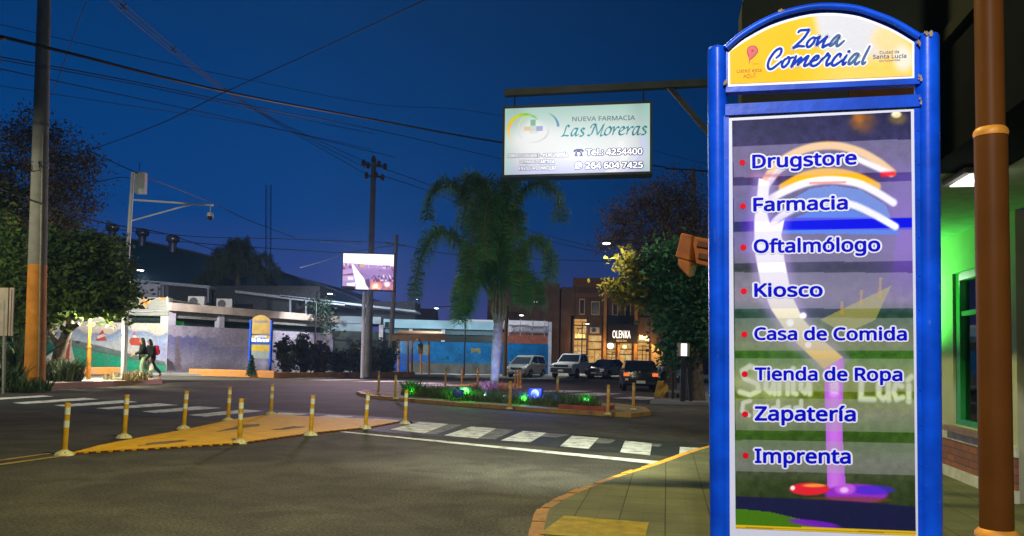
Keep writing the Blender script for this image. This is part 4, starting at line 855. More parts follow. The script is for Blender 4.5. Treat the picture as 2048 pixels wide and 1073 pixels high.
# grass bed
def blades(name, n, area, h0, h1, wd, m, seed, zf=.09, lean=.5, clump=None):
    r = np.random.default_rng(seed); xy = area(r, n); n = len(xy); h = r.uniform(h0, h1, n)
    if clump is not None: h *= clump(xy)
    th = r.uniform(0, 2*np.pi, n); ln = r.uniform(.1, lean, n)*h; ph_ = r.uniform(0, 2*np.pi, n)
    w2 = wd*r.uniform(.6, 1.3, n); b = np.c_[xy, np.full(n, zf)]; s = np.c_[np.cos(th), np.sin(th), np.zeros(n)]*w2[:, None]
    mid = b+np.c_[np.cos(ph_)*ln*.4, np.sin(ph_)*ln*.4, h*.6]; tipp = b+np.c_[np.cos(ph_)*ln, np.sin(ph_)*ln, h]
    V = np.concatenate([b-s, b+s, mid+s*.7, mid-s*.7, tipp], 0); i = np.arange(n)
    F = [tuple(x) for x in np.c_[i, i+n, i+2*n, i+3*n]]+[tuple(x) for x in np.c_[i+3*n, i+2*n, i+4*n]]
    me = bpy.data.meshes.new(name); me.from_pydata(V.tolist(), [], F); me.materials.append(m); o = bpy.data.objects.new(name, me); C.objects.link(o); return o
gp = np.array(gpoly([(800, 796), (850, 801), (900, 806), (1020, 814), (1100, 821), (1205, 826)])+[(2.6, 25.2), (.4, 27.6), (-2.0, 29.2), (-4.0, 30.3)])
def in_bed(r, n):
    x = r.uniform(gp[:, 0].min(), gp[:, 0].max(), n*2); y = r.uniform(gp[:, 1].min(), gp[:, 1].max(), n*2); k = inpoly(x, y, gp.tolist()); return np.c_[x[k], y[k]][:n]
M_GRASS = mat('grass', (.045, .085, .018), rough=.8, var=.5, scale=3, c2=(.09, .10, .03))
g_ = blades('grass', 9000, in_bed, .12, .34, .014, M_GRASS, 3, .09, .7, lambda xy: .5+vnoise(xy[:, 0], xy[:, 1], 1.3, 9)*1.1); g_['kind'] = 'stuff'
def tuft(name, label, cat, loc, n, rad, h0, h1, wd, m, seed, group=None, lean=.9):
    def area(r, k): t = r.uniform(0, 2*np.pi, k); q = rad*np.sqrt(r.uniform(0, 1, k)); return np.c_[loc[0]+q*np.cos(t), loc[1]+q*np.sin(t)]
    o = blades(name, n, area, h0, h1, wd, m, seed, loc[2], lean); o.data.transform(Matrix.Translation(-Vector(loc))); o.location = loc; return tag(o, label, cat, group)
M_RED = mat('red_grass', (.16, .06, .055), rough=.8, var=.4, scale=4); 
for i, (px, Y, n, rad, h, lab) in enumerate(((965, 27.6, 420, .45, .75, 'reddish ornamental grass clump on the left of the palm trunk'), (1004, 27.4, 360, .38, .68, 'reddish ornamental grass clump on the right of the palm trunk'), (945, 27.9, 200, .3, .5, 'small reddish grass tuft behind the green floodlight'))):
    tuft('ornamental_grass', lab, 'grass clump', GX(px, Y, .09), n, rad, h*.5, h, .009, M_RED, 20+i, 'red grass clumps round the palm')
tuft('bedding_plant', 'leafy plant glowing green at the left end of the grass bed', 'plant', GX(824, 28.3, .09), 160, .3, .3, .62, .045, mat('leafy', (.06, .14, .03), rough=.6, var=.4), 31)
# floodlights
def flood(label, loc, rz, lens, on, energy=0, s=1.0):
    t = thing('floodlight', label, 'floodlight', loc, rz, 'coloured floodlights in the grass bed')
    m = MB(); m.box((0, 0, .22*s), (.34*s, .12*s, .26*s)); m.build('housing', mat('flood_housing', (.02, .05, .16), rough=.5), t, bevel=.02)
    m = MB(); m.lathe([(.11*s, -.062*s), (.105*s, -.075*s), (.03, -.085*s)], (0, 0, .22*s), 16, 'y'); m.build('lens', lens, t)
    m = MB(); m.tube([(-.19*s, 0, .22*s), (-.19*s, 0, .02), (.19*s, 0, .02), (.19*s, 0, .22*s)], .012, 6); m.box((0, 0, .01), (.1, .08, .02)); m.build('bracket', M_DARKST, t); return t
GRN = (.05, 1, .04); BLU = (.06, .07, 1)
E_G = mat('lens_green', (.05, .3, .05), emit=(.12, 1, .1), es=7); E_B = mat('lens_blue', (.05, .05, .3), emit=(.1, .14, 1), es=7); E_GS = mat('lens_green_dim', (.05, .3, .05), emit=(.1, 1, .1), es=2.5); M_LOFF = mat('lens_unlit', (.06, .1, .35), rough=.2)
fl = [('bright green lit floodlight on the left of the palm trunk', (929, 26.6), .35, E_G, 1.15), ('bright blue lit floodlight on the right of the palm trunk', (1072, 25.3), -.5, E_B, 1.3), ('small green lit floodlight low in the grass just left of the blue one', (1048, 24.6), -.3, E_GS, .75),
      ('small green spot at the right end of the grass bed', (1172, 24.2), .2, E_GS, .75), ('unlit bluish floodlight housing left of the green lamp', (906, 27.0), .8, M_LOFF, 1.0), ('unlit blue floodlight lying in front of the green lamp', (917, 26.0), .1, M_LOFF, 1.0)]
for lab, (px, Y), rz, lens, s in fl: flood(lab, GX(px, Y, .1), rz, lens, True, 0, s)
def nearp(px, Y, z, dy=-.35): v = GX(px, Y, z); v.y += dy; return v
lamp('green_flood_light', nearp(929, 26.6, .5, -.5), 85, GRN, .06); lamp('blue_flood_light', nearp(1066, 25.3, .55), 170, BLU, .06)
lamp('green_spot_light', nearp(824, 28.3, .25, -.3), 16, GRN, .03); lamp('green_spot_light', nearp(1172, 24.2, .4, -.2), 14, GRN, .03); lamp('green_spot_light', nearp(1048, 24.6, .4, -.2), 14, GRN, .03)
pt = GX(990, 27.9, 1.2); lamp('palm_uplight_pink', (pt.x+.4, pt.y-1.6, .2), 70, (1, .42, .38), .05, 'SPOT', (pt.x+.1, pt.y, 1.7), 60); lamp('palm_uplight_blue', (pt.x-.3, pt.y-1.6, .2), 600, (.22, .22, 1), .05, 'SPOT', (pt.x-.05, pt.y, 1.5), 60)
# thin orange marker posts around the median and beyond
def thin_post(label, base=False):
    t = thing('marker_post', label, 'marker post', (0, 0, 0), 0, 'slim orange marker posts around the median')
    M_OP = mat('marker_orange', (.44, .21, .025), rough=.6, var=.2, scale=10)
    m = MB(); m.tube([(0, 0, 0), (0, 0, .72), (0, 0, .76)], [.042, .042, .036], 12); m.build('tube', M_OP, t, smooth=True)
    m = MB(); m.tube([(0, 0, .55), (0, 0, .66)], .0432, 12); m.build('reflective_band', mat('dull_band', (.45, .33, .13), rough=.6), t, smooth=True)
    m = MB(); m.lathe([(.1, 0), (.095, .02), (.045, .05)], (0, 0, 0), 14); m.build('base', mat('marker_base', (.46, .36, .2), rough=.7), t, smooth=True); return t
tps = [((756, 788), .11, 'slim orange post at the left tip of the median'), ((791, 798), .11, 'slim orange post left of the green lit plant'), ((890, 774.5), 0, 'slim dull post behind the left half of the grass bed'), ((924, 771), 0, 'slim orange post straight behind the green floodlight'), ((955.5, 770), 0, 'slim orange post on the far side, left of the palm trunk'),
       ((1019, 818), .11, 'slim orange post on the near kerb right of the palm'), ((1030, 779), 0, 'left post of the trio below the silver car'), ((1036.5, 776.5), 0, 'middle post of the trio below the silver car'), ((1041.5, 774), 0, 'right post of the trio below the silver car'),
       ((1114.5, 797), .11, 'slim orange post behind the grass, right of the blue floodlight'), ((1215.5, 829), .11, 'slim orange post at the corner of the red border'), ((1266.5, 820), .11, 'slim orange post near the right tip of the median')]
proto = thin_post(tps[0][2])
for i, (pxy, z, lab) in enumerate(tps):
    g = G(pxy[0], pxy[1], z); o = proto if i == 0 else dup(proto, None, g, 0, lab); o.location = g; o.rotation_euler = (0, R(random.Random(i).uniform(-1, 2.5)), 0)
    if pxy[1] < 780: o.scale = (1.15, 1.15, 1.15)
m = MB(); m.prism(gpoly([(905, 775), (1045, 778.5), (1032, 769), (950, 768)]), .001, .05); tag(m.build('rubber_island', M_KERBO), 'small orange rubber island behind the palm trunk', 'traffic island')
# ------------------------------------------------------------------ left pavement island with pole, tree, camera mast
il = [(-17.3, 27.7), (-16.9, 29.3), (-15.75, 34.6), (-15.7, 36.2), (-16.4, 37.8), (-24, 40.5), (-40, 41.5), (-40, 27.2), (-18.2, 26.8)]
ii = inset(il, .28); m = MB(); ring(il, ii, 0, .22, m); m.build('kerb_left', M_KERBG)['kind'] = 'structure'
m = MB(); m.prism(ii, 0, .2); m.build('pavement_left', mat('pale_pavement', (.40, .39, .34), rough=.85, var=.2, scale=.8, bump=.2, bscale=20))['kind'] = 'structure'
m = MB(); e0, e1_ = G(262, 768.5, .22), G(299, 766.5, .22); m.add([], [])
ZK = .2
# concrete utility pole, painted orange below
up_ = thing('utility_pole', 'tall grey concrete utility pole painted orange at its foot, beside the small tree', 'utility pole', GX(69, 27.9, ZK))
b = up_.location; M_PCON = mat('pole_concrete', (.17, .165, .135), rough=.9, var=.2, scale=2, bump=.2, bscale=12); M_PORG = mat('pole_orange', (.44, .17, .018), rough=.75, var=.25, scale=2.5)
zt, zo = 15.0, ZY(74, 530, 27.9); top = P(86, 0, 27.9)
def pp_(z): f = (z-b.z)/(top.z-b.z); return Vector((b.x+(top.x-b.x)*f*.9, b.y, z))
r0, r1 = .335, .215
def pr_(z): return r0+(r1-r0)*(z-b.z)/(13.6-b.z)
m = LMB(up_); m.tube([pp_(b.z), pp_(zo)], [pr_(b.z), pr_(zo)], 20); m.build('painted_foot', M_PORG, smooth=True)
m = LMB(up_); m.tube([pp_(zo), pp_(8), pp_(zt)], [pr_(zo)-.002, pr_(8), pr_(zt)], 20); m.build('shaft', M_PCON, smooth=True)
m = LMB(up_); m.tube([pp_(b.z)+Vector((.27, -.2, 0)), pp_(zo)+Vector((.23, -.2, 0)), pp_(9.0)+Vector((.17, -.16, 0))], .035, 8); m.build('conduit', mat('conduit_grey', (.2, .17, .12), rough=.6), smooth=True)
for y in (248, 252, 327, 336):
    z = ZY(80, y, 27.9); m = LMB(up_); m.tube([pp_(z-.03), pp_(z+.03)], pr_(z)+.015, 16); m.build('steel_band', mat('band_steel', (.12, .12, .12), rough=.5, metal=.5))
m = LMB(up_); z = ZY(80, 333, 27.9); m.tube([pp_(z)+Vector((.1, -.26, .1)), pp_(z)+Vector((.2, -.3, -.2)), pp_(z)+Vector((-.1, -.3, -.25)), pp_(z)+Vector((-.2, -.27, .05))], .02, 6); m.build('cable_loop', M_DARKST)
# sign at the far left, seen from behind
sb = thing('sign_board', 'pale street sign seen from behind on a thin post at the left edge', 'street sign', GX(7, 26.2, 0))
b = sb.location; m = LMB(sb); m.tube([b, P(10, 600, 26.2)], .05, 8); m.build('post', mat('galvanised', (.26, .26, .22), rough=.6, metal=.2))
m = LMB(sb); q = [P(-4, 672, 26.3), P(24, 672, 26.0), P(28, 576, 26.0), P(0, 576, 26.3)]; m.add(q+[v+Vector((0, .05, 0)) for v in q], [(0, 1, 2, 3), (7, 6, 5, 4), (0, 4, 5, 1), (1, 5, 6, 2), (2, 6, 7, 3), (3, 7, 4, 0)]); m.build('board', mat('sign_back', (.32, .26, .19), rough=.7, var=.2, scale=3))
m = LMB(sb); m.bar(P(15, 672, 25.97), P(18, 576, 25.97), .04, .02); m.build('seam', mat('sign_seam', (.1, .08, .06)))
# white camera mast
cm = thing('camera_mast', 'slim white mast with control box and a dome camera hanging from its arm', 'camera mast', GX(247, 34.2, ZK))
b = cm.location; Yc = 34.2; M_MAST = mat('mast_white', (.56, .58, .54), rough=.5, var=.1, scale=3)
m = LMB(cm); m.tube([b+Vector((0, 0, .04)), P(251, 600, Yc), P(256, 500, Yc), P(266, 345, Yc)], [.11, .1, .085, .075], 14); m.build('mast', M_MAST, smooth=True)
m = LMB(cm); m.box(b+Vector((0, 0, .06)), (.55, .5, .12)); m.build('base_block', M_CONC, bevel=.02)
m = LMB(cm); a1_, a2_ = P(264, 400, Yc), P(426, 411, Yc-.3); m.bar(a1_, a2_, .07, .07); m.bar(P(260, 443, Yc), P(386, 408, Yc-.25), .05, .05); m.build('arm', M_MAST)
m = LMB(cm); q = P(421, 412, Yc-.3); m.tube([q, q-Vector((0, 0, .3))], .02, 8); m.lathe([(.03, -.28), (.11, -.3), (.135, -.4), (.135, -.46)], q, 16); m.build('camera_housing', M_MAST, smooth=True)
m = LMB(cm); m.lathe([(.125, -.46), (.12, -.54), (.08, -.61), (.02, -.635)], q, 16); m.build('camera_dome', mat('dome_black', (.015, .015, .015), rough=.1, spec=.8), smooth=True)
m = LMB(cm); q = P(282, 367, Yc-.1); m.box(q, (.42, .3, .92)); m.build('control_box', mat('box_grey', (.36, .37, .33), rough=.6, var=.1), bevel=.02)
m = LMB(cm); m.box(P(283, 383, Yc-.27), (.26, .03, .22)); m.build('box_panel', mat('panel_pale', (.5, .55, .5), rough=.4))
m = LMB(cm); m.tube([P(278, 346, Yc), P(280, 325, Yc)], .015, 5); m.build('aerial', M_DARKST)
# small lamp on an orange post inside the tree
ol = thing('orange_lamp_post', 'slim orange lamp post standing behind the small tree', 'lamp post', GX(177, 33.8, ZK))
b = ol.location; m = LMB(ol); m.tube([b, P(178, 693, 33.8)], .085, 12); m.tube([P(178, 694, 33.8), P(183, 575, 33.8)], .06, 12); m.build('post', mat('lamp_post_orange', (.45, .16, .018), rough=.6, var=.2), smooth=True)
m = LMB(ol); m.tube([P(178, 695.5, 33.8), P(178, 692.5, 33.8)], .1, 12); m.build('collar', M_ORG)
m = LMB(ol); q = P(186, 575, 33.7); m.box(q+Vector((0, 0, .1)), (.5, .3, .14)); m.build('lamp_head', mat('fitting_grey', (.2, .2, .2)), bevel=.03)
E_LAMP = mat('led_white', (.9, .9, .9), emit=(.9, .95, 1), es=6)
m = LMB(ol); m.box(q+Vector((0, -.02, .01)), (.4, .26, .05)); m.build('lamp_lens', E_LAMP)
lamp('tree_lamp_light', q+Vector((.22, -.25, -1.05)), 2400, (1, .96, .72), .1)
# plants on the island
M_AG = mat('agave', (.05, .085, .035), rough=.6, var=.35, scale=4)
tuft('agave', 'spiky agave rosette at the left between sign post and orange pole', 'agave', GX(38, 31.0, ZK), 90, .25, 1.2, 2.4, .09, M_AG, 41, lean=1.0)
tuft('agave', 'low dark spiky plant at the foot of the leftmost sign post', 'agave', GX(12, 27.4, .05), 110, .5, .5, 1.1, .06, M_AG, 42, lean=1.0)
tuft('low_plant', 'low dark leafy plant at the foot of the orange painted pole', 'plant', GX(52, 27.3, .05), 260, .75, .25, .55, .03, M_AG, 43)
tuft('flowering_plant', 'pale speckled bushy plant right of the small tree trunk', 'plant', GX(136, 32.2, ZK), 420, .5, .4, 1.05, .03, mat('pale_leaf', (.20, .22, .12), rough=.7, var=.6, scale=9, c2=(.06, .10, .03)), 44)
tuft('flowering_plant', 'pale speckled bushy plant left of the small tree trunk', 'plant', GX(98, 32.4, ZK), 260, .35, .4, 1.0, .03, mat('pale_leaf', (.2, .22, .12)), 45)
tuft('dry_plant', 'dry yellowish low plant at the kerb tip right of the white mast', 'plant', GX(270, 34.0, ZK), 240, .5, .2, .5, .025, mat('dry_leaf', (.26, .2, .09), rough=.8, var=.4, scale=6), 46)
tuft('dry_plant', 'dry yellowish low plant left of the white mast base', 'plant', GX(232, 34.6, ZK), 160, .5, .15, .36, .025, mat('dry_leaf', (.26, .2, .09)), 47)

# ------------------------------------------------------------------ mural building
YB = 50.0
cL = P(335, 680, YB); LP = Panel(Vector((cL.x, YB, 0)), (1, -.035, 0), (0, 0, 1)); HL = LP.hit            # left front, seen square on
rv = Vector((5.4, 10.7, 0)).normalized(); RP = Panel(Vector((cL.x, YB, 0)), rv, (0, 0, 1)); HR = RP.hit
mbd = thing('mural_building', 'low concrete building with painted seaside mural and ribbed concrete band', 'building', (cL.x, YB, 0))
aL = HL(-60, 650)[0]; zt = HL(335, 596)[1]; zr = HL(335, 640)[1]; zw0, zw1 = HL(300, 647)[1], HL(300, 632)[1]
wins = [(257, 321), (212, 243), (94, 124), (20, 60)]
mur_n = (360, 150)
def paint_left(A, B):
    X, Y = hap(L2P3, A, B); n = vnoise(X, Y, .08, 3); n3 = vnoise(X, Y, .35, 4)
    c = np.zeros(A.shape+(3,)); c[:] = (214, 200, 182); c = over(c, (222, 186, 150), sst(.45, .9, n)*.5); c = over(c, (228, 214, 206), sst(640, 655, Y)*(1-sst(655, 662, Y))*.8)
    hill = 663-5*np.sin(X*.055)-3*np.sin(X*.13+1); c = over(c, (112, 140, 190), sst(-2, 3, Y-hill)*(1-sst(8, 20, Y-hill))*.85*(.55+.45*n)); c = over(c, (166, 190, 214), sst(6, 12, Y-hill)*(1-sst(18, 34, Y-hill))*.6)
    rt = sst(285, 320, X); c = over(c, (158, 164, 206), rt*sst(676, 690, Y)*(1-sst(715, 740, Y))*.85)
    c = over(c, (196, 206, 214), sst(676, 690, Y)*(1-sst(700, 716, Y))*.5*(1-rt))
    # the long green keel shape and the dark lip over it
    c = over(c, (40, 150, 110), inpoly(X, Y, [(143, 692), (340, 730), (340, 752), (158, 752)])*(.75+.25*n)); c = over(c, (20, 190, 140), inpoly(X, Y, [(150, 700), (260, 722), (290, 735), (180, 732)])*.6*n)
    c = over(c, (96, 116, 108), inpoly(X, Y, [(143, 680), (200, 692), (260, 708), (330, 724), (330, 732), (250, 716), (143, 694)])*.85)
    c = over(c, (86, 118, 112), inpoly(X, Y, [(-60, 690), (-10, 680), (40, 672), (90, 670), (120, 690), (60, 712), (-60, 735)])*.75); c = over(c, (10, 120, 112), inpoly(X, Y, [(86, 680), (108, 690), (110, 704), (90, 718), (86, 716)])*.95); c = over(c, (10, 96, 84), inpoly(X, Y, [(-60, 700), (30, 680), (20, 712), (-60, 740)])*.8)
    c = over(c, (228, 216, 200), inpoly(X, Y, [(86, 718), (110, 702), (134, 690), (150, 752), (86, 752)])*.9)
    c = over(c, (176, 74, 60), inpoly(X, Y, [(130, 680), (136, 677), (141, 681), (139, 720), (129, 720)])*.95); c = over(c, (226, 160, 130), inpoly(X, Y, [(131, 686), (140, 686), (140, 689), (131, 689)])*.8)
    for (x, s) in ((203, 1.0),):
        c = over(c, (190, 70, 56), inpoly(X, Y, [(x-13, 682), (x, 662), (x+3, 660), (x+10, 682)])*.9); c = over(c, (240, 226, 214), inpoly(X, Y, [(x-9, 673), (x+4, 668), (x+8, 672), (x-7, 678)])*.9)
    c = over(c, (196, 74, 52), inpoly(X, Y, [(258, 682), (262, 676), (278, 676), (286, 684), (280, 692), (262, 691)])*.9); c = over(c, (200, 80, 60), inpoly(X, Y, [(266, 671), (268.5, 662), (271, 671)])*.9); c = over(c, (236, 228, 220), inpoly(X, Y, [(265, 676), (267, 671), (272, 671), (274, 676)])*.9)
    c = over(c, (44, 62, 50), inpoly(X, Y, [(32, 672), (36, 660), (40, 672), (41, 690), (38, 716), (30, 716)])*.9); c = over(c, (60, 76, 66), ((np.hypot((X-156)/5, (Y-685)/3) < 1)*.8)); c = over(c, (70, 90, 70), inpoly(X, Y, [(22, 652), (30, 655), (46, 660), (40, 663), (26, 660)])*.8)
    c = over(c, (232, 200, 170), (1-sst(.5, 1, np.hypot((X-308)/16, (Y-655)/6)))*.7)
    c = over(c, (150, 136, 116), sst(744, 752, Y)*.6)
    for x in (236, 290, 312): c = over(c, (150, 140, 130), (np.abs(X-x) < .5)*.35)
    return c*(.66+.12*n3+.06*n)[..., None]
zb_ = 0.0; zmt = HL(300, 650)[1]
pl_ = [(HL(-40, 752)), (HL(335, 752)), (HL(335, 648)), (HL(-40, 641))]; L2P3 = homog([HL(-40, 752), HL(335, 752), HL(335, 648), HL(-40, 641)], [(-40, 752), (335, 752), (335, 648), (-40, 641)])
m = LMB(mbd)
zs = [0, zw0, zw1, zt]
LP.slab(m, aL, 0, 0, zw0, -.4, 0)
xs = sorted([HL(x, 640)[0] for pr in wins for x in pr]); xs = [aL]+xs+[0]
for i in range(0, len(xs), 2): LP.slab(m, xs[i], zw0, xs[i+1], zw1, -.4, 0)
m.build('wall', mat('pale_wall', (.40, .37, .33), rough=.9, var=.2))
o = LP.grid('mural', aL+.01, .02, -.01, zw0-.004, 420, 130, .006, paint_left, attrmat('mural_paint', 0, .9, .1), None); local_to(o, mbd)
m = LMB(mbd); LP.slab(m, aL, zw1, .02, zt, -.45, .03)
for k in range(6):
    z = zw1+(zt-zw1)*(k+.2)/6; LP.slab(m, aL, z, .03, z+(zt-zw1)/6*.72, .031, .075)
rib = mat('ribbed_concrete', (.2, .2, .17), rough=.9, var=.2, scale=1.2); m.build('ribbed_band', rib)
m = LMB(mbd); a0_, z0_ = HL(286, 614); 
for (x0, y0, x1, y1) in ((283, 600, 302, 607), (288, 607, 294, 615), (318, 596, 334, 600)): p0, p1 = HL(x0, y1), HL(x1, y0); LP.slab(m, p0[0], p0[1], p1[0], p1[1], .076, .08)
m.build('rust_stain', mat('rust', (.42, .18, .05), rough=.9, var=.4, scale=3))
m = LMB(mbd); 
for x0, x1 in wins:
    p, q = HL(x0, 640)[0], HL(x1, 640)[0]; LP.slab(m, p, zw0, q, zw1, -.42, -.36)
    k = max(3, int((q-p)/.35))
    for i in range(k+1): LP.slab(m, p+(q-p)*i/k-.012, zw0, p+(q-p)*i/k+.012, zw1, -.1, -.07)
    LP.slab(m, p, (zw0+zw1)/2-.015, q, (zw0+zw1)/2+.015, -.07, -.05)
m.build('barred_window', mat('window_black', (.012, .02, .016), rough=.4))
# right flank
aR = HR(666, 690)[0]; 
def zR(y): return HR(340, y)[1]
zr_t, zr_b = zR(606), zR(622); zo1, zo0 = zR(640), zR(652)
def zrow(y0): return HR(345, y0)[1]
zhi = HR(350, 651)[1]; zop = HR(350, 636)[1]
m = LMB(mbd); RP.slab(m, 0, 0, aR, zhi, -.4, 0); RP.slab(m, -.02, zhi, .55, zr_b, -.4, .02); ac = HR(443, 640)[0]; RP.slab(m, ac-.2, zhi, ac+.25, zr_b, -.4, .02)
m.build('flank_wall', mat('mauve_wall', (.29, .27, .33), rough=.9, var=.2, scale=1))
m = LMB(mbd); RP.slab(m, 0, zop, aR, zr_b, -.7, -.25)
for k in range(5): z = zop+(zr_b-zop)*(k+.15)/5; RP.slab(m, 0.55, z, ac-.2, z+(zr_b-zop)/5*.7, -.249, -.2); RP.slab(m, ac+.25, z, aR, z+(zr_b-zop)/5*.7, -.249, -.2)
m.build('recessed_band', mat('recess_concrete', (.2, .19, .18), rough=.9, var=.25))
m = LMB(mbd); RP.slab(m, -.1, zr_b, aR+.3, zr_t, -9, .35); m.build('roof_slab', mat('slab_edge', (.34, .27, .23), rough=.9, var=.3, scale=.8))
m = LMB(mbd); RP.slab(m, 0.5, zhi, aR, zop, -.9, -.8); m.build('dark_opening', mat('window_black', (.012, .02, .016)))
m = LMB(mbd); p, q = HR(349, 645), HR(376, 645); RP.slab(m, p[0], zhi+.02, q[0]*.62, zop-.02, -.79, -.76); p2 = HR(385, 645)[0]; m.build('lit_window', mat('green_lit_window', (.05, .3, .05), emit=(.03, .36, .04), es=.9))
m = LMB(mbd); RP.slab(m, q[0]*.62, zhi+.02, p2, zhi+.3, -.79, -.76); m.build('lit_window', mat('green_lit_dim', (.02, .1, .02), emit=(.01, .16, .02), es=.5))
def paint_right(A, B):
    X, Y = hap(L2P4, A, B); n = vnoise(X, Y, .07, 13); n3 = vnoise(X, Y, .4, 14)
    c = np.zeros(A.shape+(3,)); c[:] = (158, 148, 168); c = over(c, (176, 162, 178), sst(440, 500, X)*.6); hz = 672+(X-335)*.06+6*vnoise(X, Y*0, .12, 5)*(X < 430)
    c = over(c, (92, 92, 142), sst(-2, 2, Y-hz+4)*(1-sst(10, 34, Y-hz))*(1-sst(380, 470, X))*.9*(.5+.6*n)); c = over(c, (124, 122, 160), sst(-1, 1, Y-694)*(1-sst(8, 40, Y-694))*.5)
    c = over(c, (120, 104, 110), inpoly(X, Y, [(353, 672), (358, 672), (363, 740), (348, 740)])*.8); c = over(c, (60, 52, 56), inpoly(X, Y, [(333, 716), (346, 726), (352, 742), (333, 742)])*.8)
    c = over(c, (112, 104, 112), sst(724, 744, Y)*.5)
    return c*(.72+.16*n3+.1*n)[..., None]
L2P4 = homog([HR(338, 745), HR(600, 738), HR(600, 665), HR(338, 652)], [(338, 745), (600, 738), (600, 665), (338, 652)])
o = RP.grid('mural', .01, .02, aR-.02, zhi-.003, 200, 80, .006, paint_right, attrmat('mural_paint', 0, .9, .1), None); local_to(o, mbd)
m = LMB(mbd); m.tube([LP.p(-.08, zt+.05, .1), LP.p(-.08, zt-.5, .1)], .06, 8); m.tube([LP.p(-.15, zt-.75, .1), LP.p(-1.2, zt-.9, .1), LP.p(-8, zt-.9, .1)], .03, 6); m.build('conduit', mat('conduit_pale', (.3, .3, .32)))
m = LMB(mbd); LP.slab(m, aL, zt-.1, -.5, zt, -9, -.46); m.build('roof_slab', rib)
# upper storey set back on the roof
us = thing('rooftop_shed', 'dark set-back upper storey with pale fascia strips above the mural building', 'building', (cL.x, YB+9, 0)); Yu = 61
m = LMB(us)
def pbox(x0, y0, x1, y1, Y, d, mm=m):
    a, b, c, e = P(x0, y1, Y), P(x1, y1, Y), P(x1, y0, Y), P(x0, y0, Y); q = [a, b, c, e]; mm.add(q+[v+Vector((0, d, 0)) for v in q], [(0, 1, 2, 3), (7, 6, 5, 4), (0, 4, 5, 1), (1, 5, 6, 2), (2, 6, 7, 3), (3, 7, 4, 0)])
pbox(235, 566, 320, 612, Yu, 4, m); m.build('wall', mat('lilac_wall', (.24, .23, .29), rough=.9, var=.15))
m = LMB(us); pbox(312, 572, 640, 640, Yu+1.5, 4, m); pbox(640, 604, 830, 650, Yu+4, 4, m); m.build('dark_wall', mat('dark_wall', (.022, .024, .028), rough=.9, var=.4))
m = LMB(us)
for (x0, y0, x1, y1, t) in ((250, 563, 420, 578, 6), (470, 586, 690, 612, 5), (560, 594, 830, 625, 4)):
    a, b = P(x0, y0, Yu), P(x1, y1, Yu); h = t/1600*Yu; m.add([a, b, b+Vector((0, 0, h)), a+Vector((0, 0, h)), a+Vector((0, 4, 0)), b+Vector((0, 4, 0)), b+Vector((0, 4, h)), a+Vector((0, 4, h))], [(0, 1, 2, 3), (7, 6, 5, 4), (0, 4, 5, 1), (1, 5, 6, 2), (2, 6, 7, 3), (3, 7, 4, 0)])
m.build('fascia_strip', mat('fascia_bluegrey', (.16, .18, .22), rough=.8, var=.3))
m = LMB(us)
for x, y0, y1 in ((416, 574, 612), (315, 572, 600), (326, 572, 600), (580, 598, 625), (612, 600, 632)): pbox(x-1.5, y0, x+1.5, y1, Yu-.2, .15, m)
m.build('post', mat('post_bluegrey', (.14, .15, .19), rough=.7))
def ac_unit(label, loc, s=1.0, rz=0):
    t = thing('air_conditioner', label, 'air conditioner', loc, rz); m = MB(); m.box((0, 0, .38*s), (1.15*s, .45*s, .76*s)); m.build('casing', mat('ac_white', (.34, .33, .33), rough=.6, var=.1), t, bevel=.03)
    m = MB(); m.lathe([(.29*s, 0), (.29*s, -.03), (.22*s, -.03), (.22*s, -.012), (.07*s, -.012), (.07*s, -.035), (.001, -.035)], (-.16*s, -.226*s, .38*s), 20, 'y'); m.build('fan', mat('ac_fan', (.06, .06, .065), rough=.6), t)
    m = MB(); [m.box((x*s, 0, .02), (.08, .4*s, .05)) for x in (-.4, .4)]; m.build('foot', M_DARKST, t); return t
def on_slab(px, py, Y): return P(px, py, Y)
ac_unit('air conditioner unit on the roof edge above the mural, left of the pair', on_slab(394, 615, 56), 1.0); ac_unit('air conditioner unit on the roof edge above the mural, right of the pair', on_slab(450, 619, 58), 1.0)
# low orange planter walls along the street
def wall_line(name, pts, wd, z1, m_, label):
    mbq = MB(); L_ = offset_line(pts, -wd)
    ring(pts+L_[::-1], pts+L_[::-1], 0, z1, mbq) if False else mbq.prism(pts+L_[::-1], 0, z1); return tag(mbq.build(name, m_, bevel=.03), label, 'planter wall')
k0, k1, k2 = G(377, 752), G(548, 757), G(830, 754.5)
wall_line('planter_wall', [(k0.x, k0.y), (k1.x, k1.y)], .35, .42, M_KERBO, 'orange painted low wall in front of the small blue sign')
wall_line('planter_wall', [(k1.x+.05, k1.y+.05), (k2.x, k2.y)], .35, .34, mat('kerb_dull_orange', (.27, .13, .05), rough=.85, var=.35, scale=1.5), 'long dull orange low wall along the row of shrubs')
k3, k4 = G(120, 750), G(247, 749); wall_line('planter_wall', [(k3.x, k3.y), (k4.x, k4.y)], .4, .42, M_KERBO, 'orange low wall before the green part of the mural')
m = MB(); m.prism([(-60, 47.2), (-18.6, 47.8), (-13.7, 47.0), (-6.6, 55.8), (-2, 59.5), (12, 62.2), (40, 63), (40, 90), (-60, 90)], 0, .12); m.build('pavement_far', mat('grey_pavement', (.2, .19, .18), rough=.9, var=.25, scale=.7))['kind'] = 'structure'

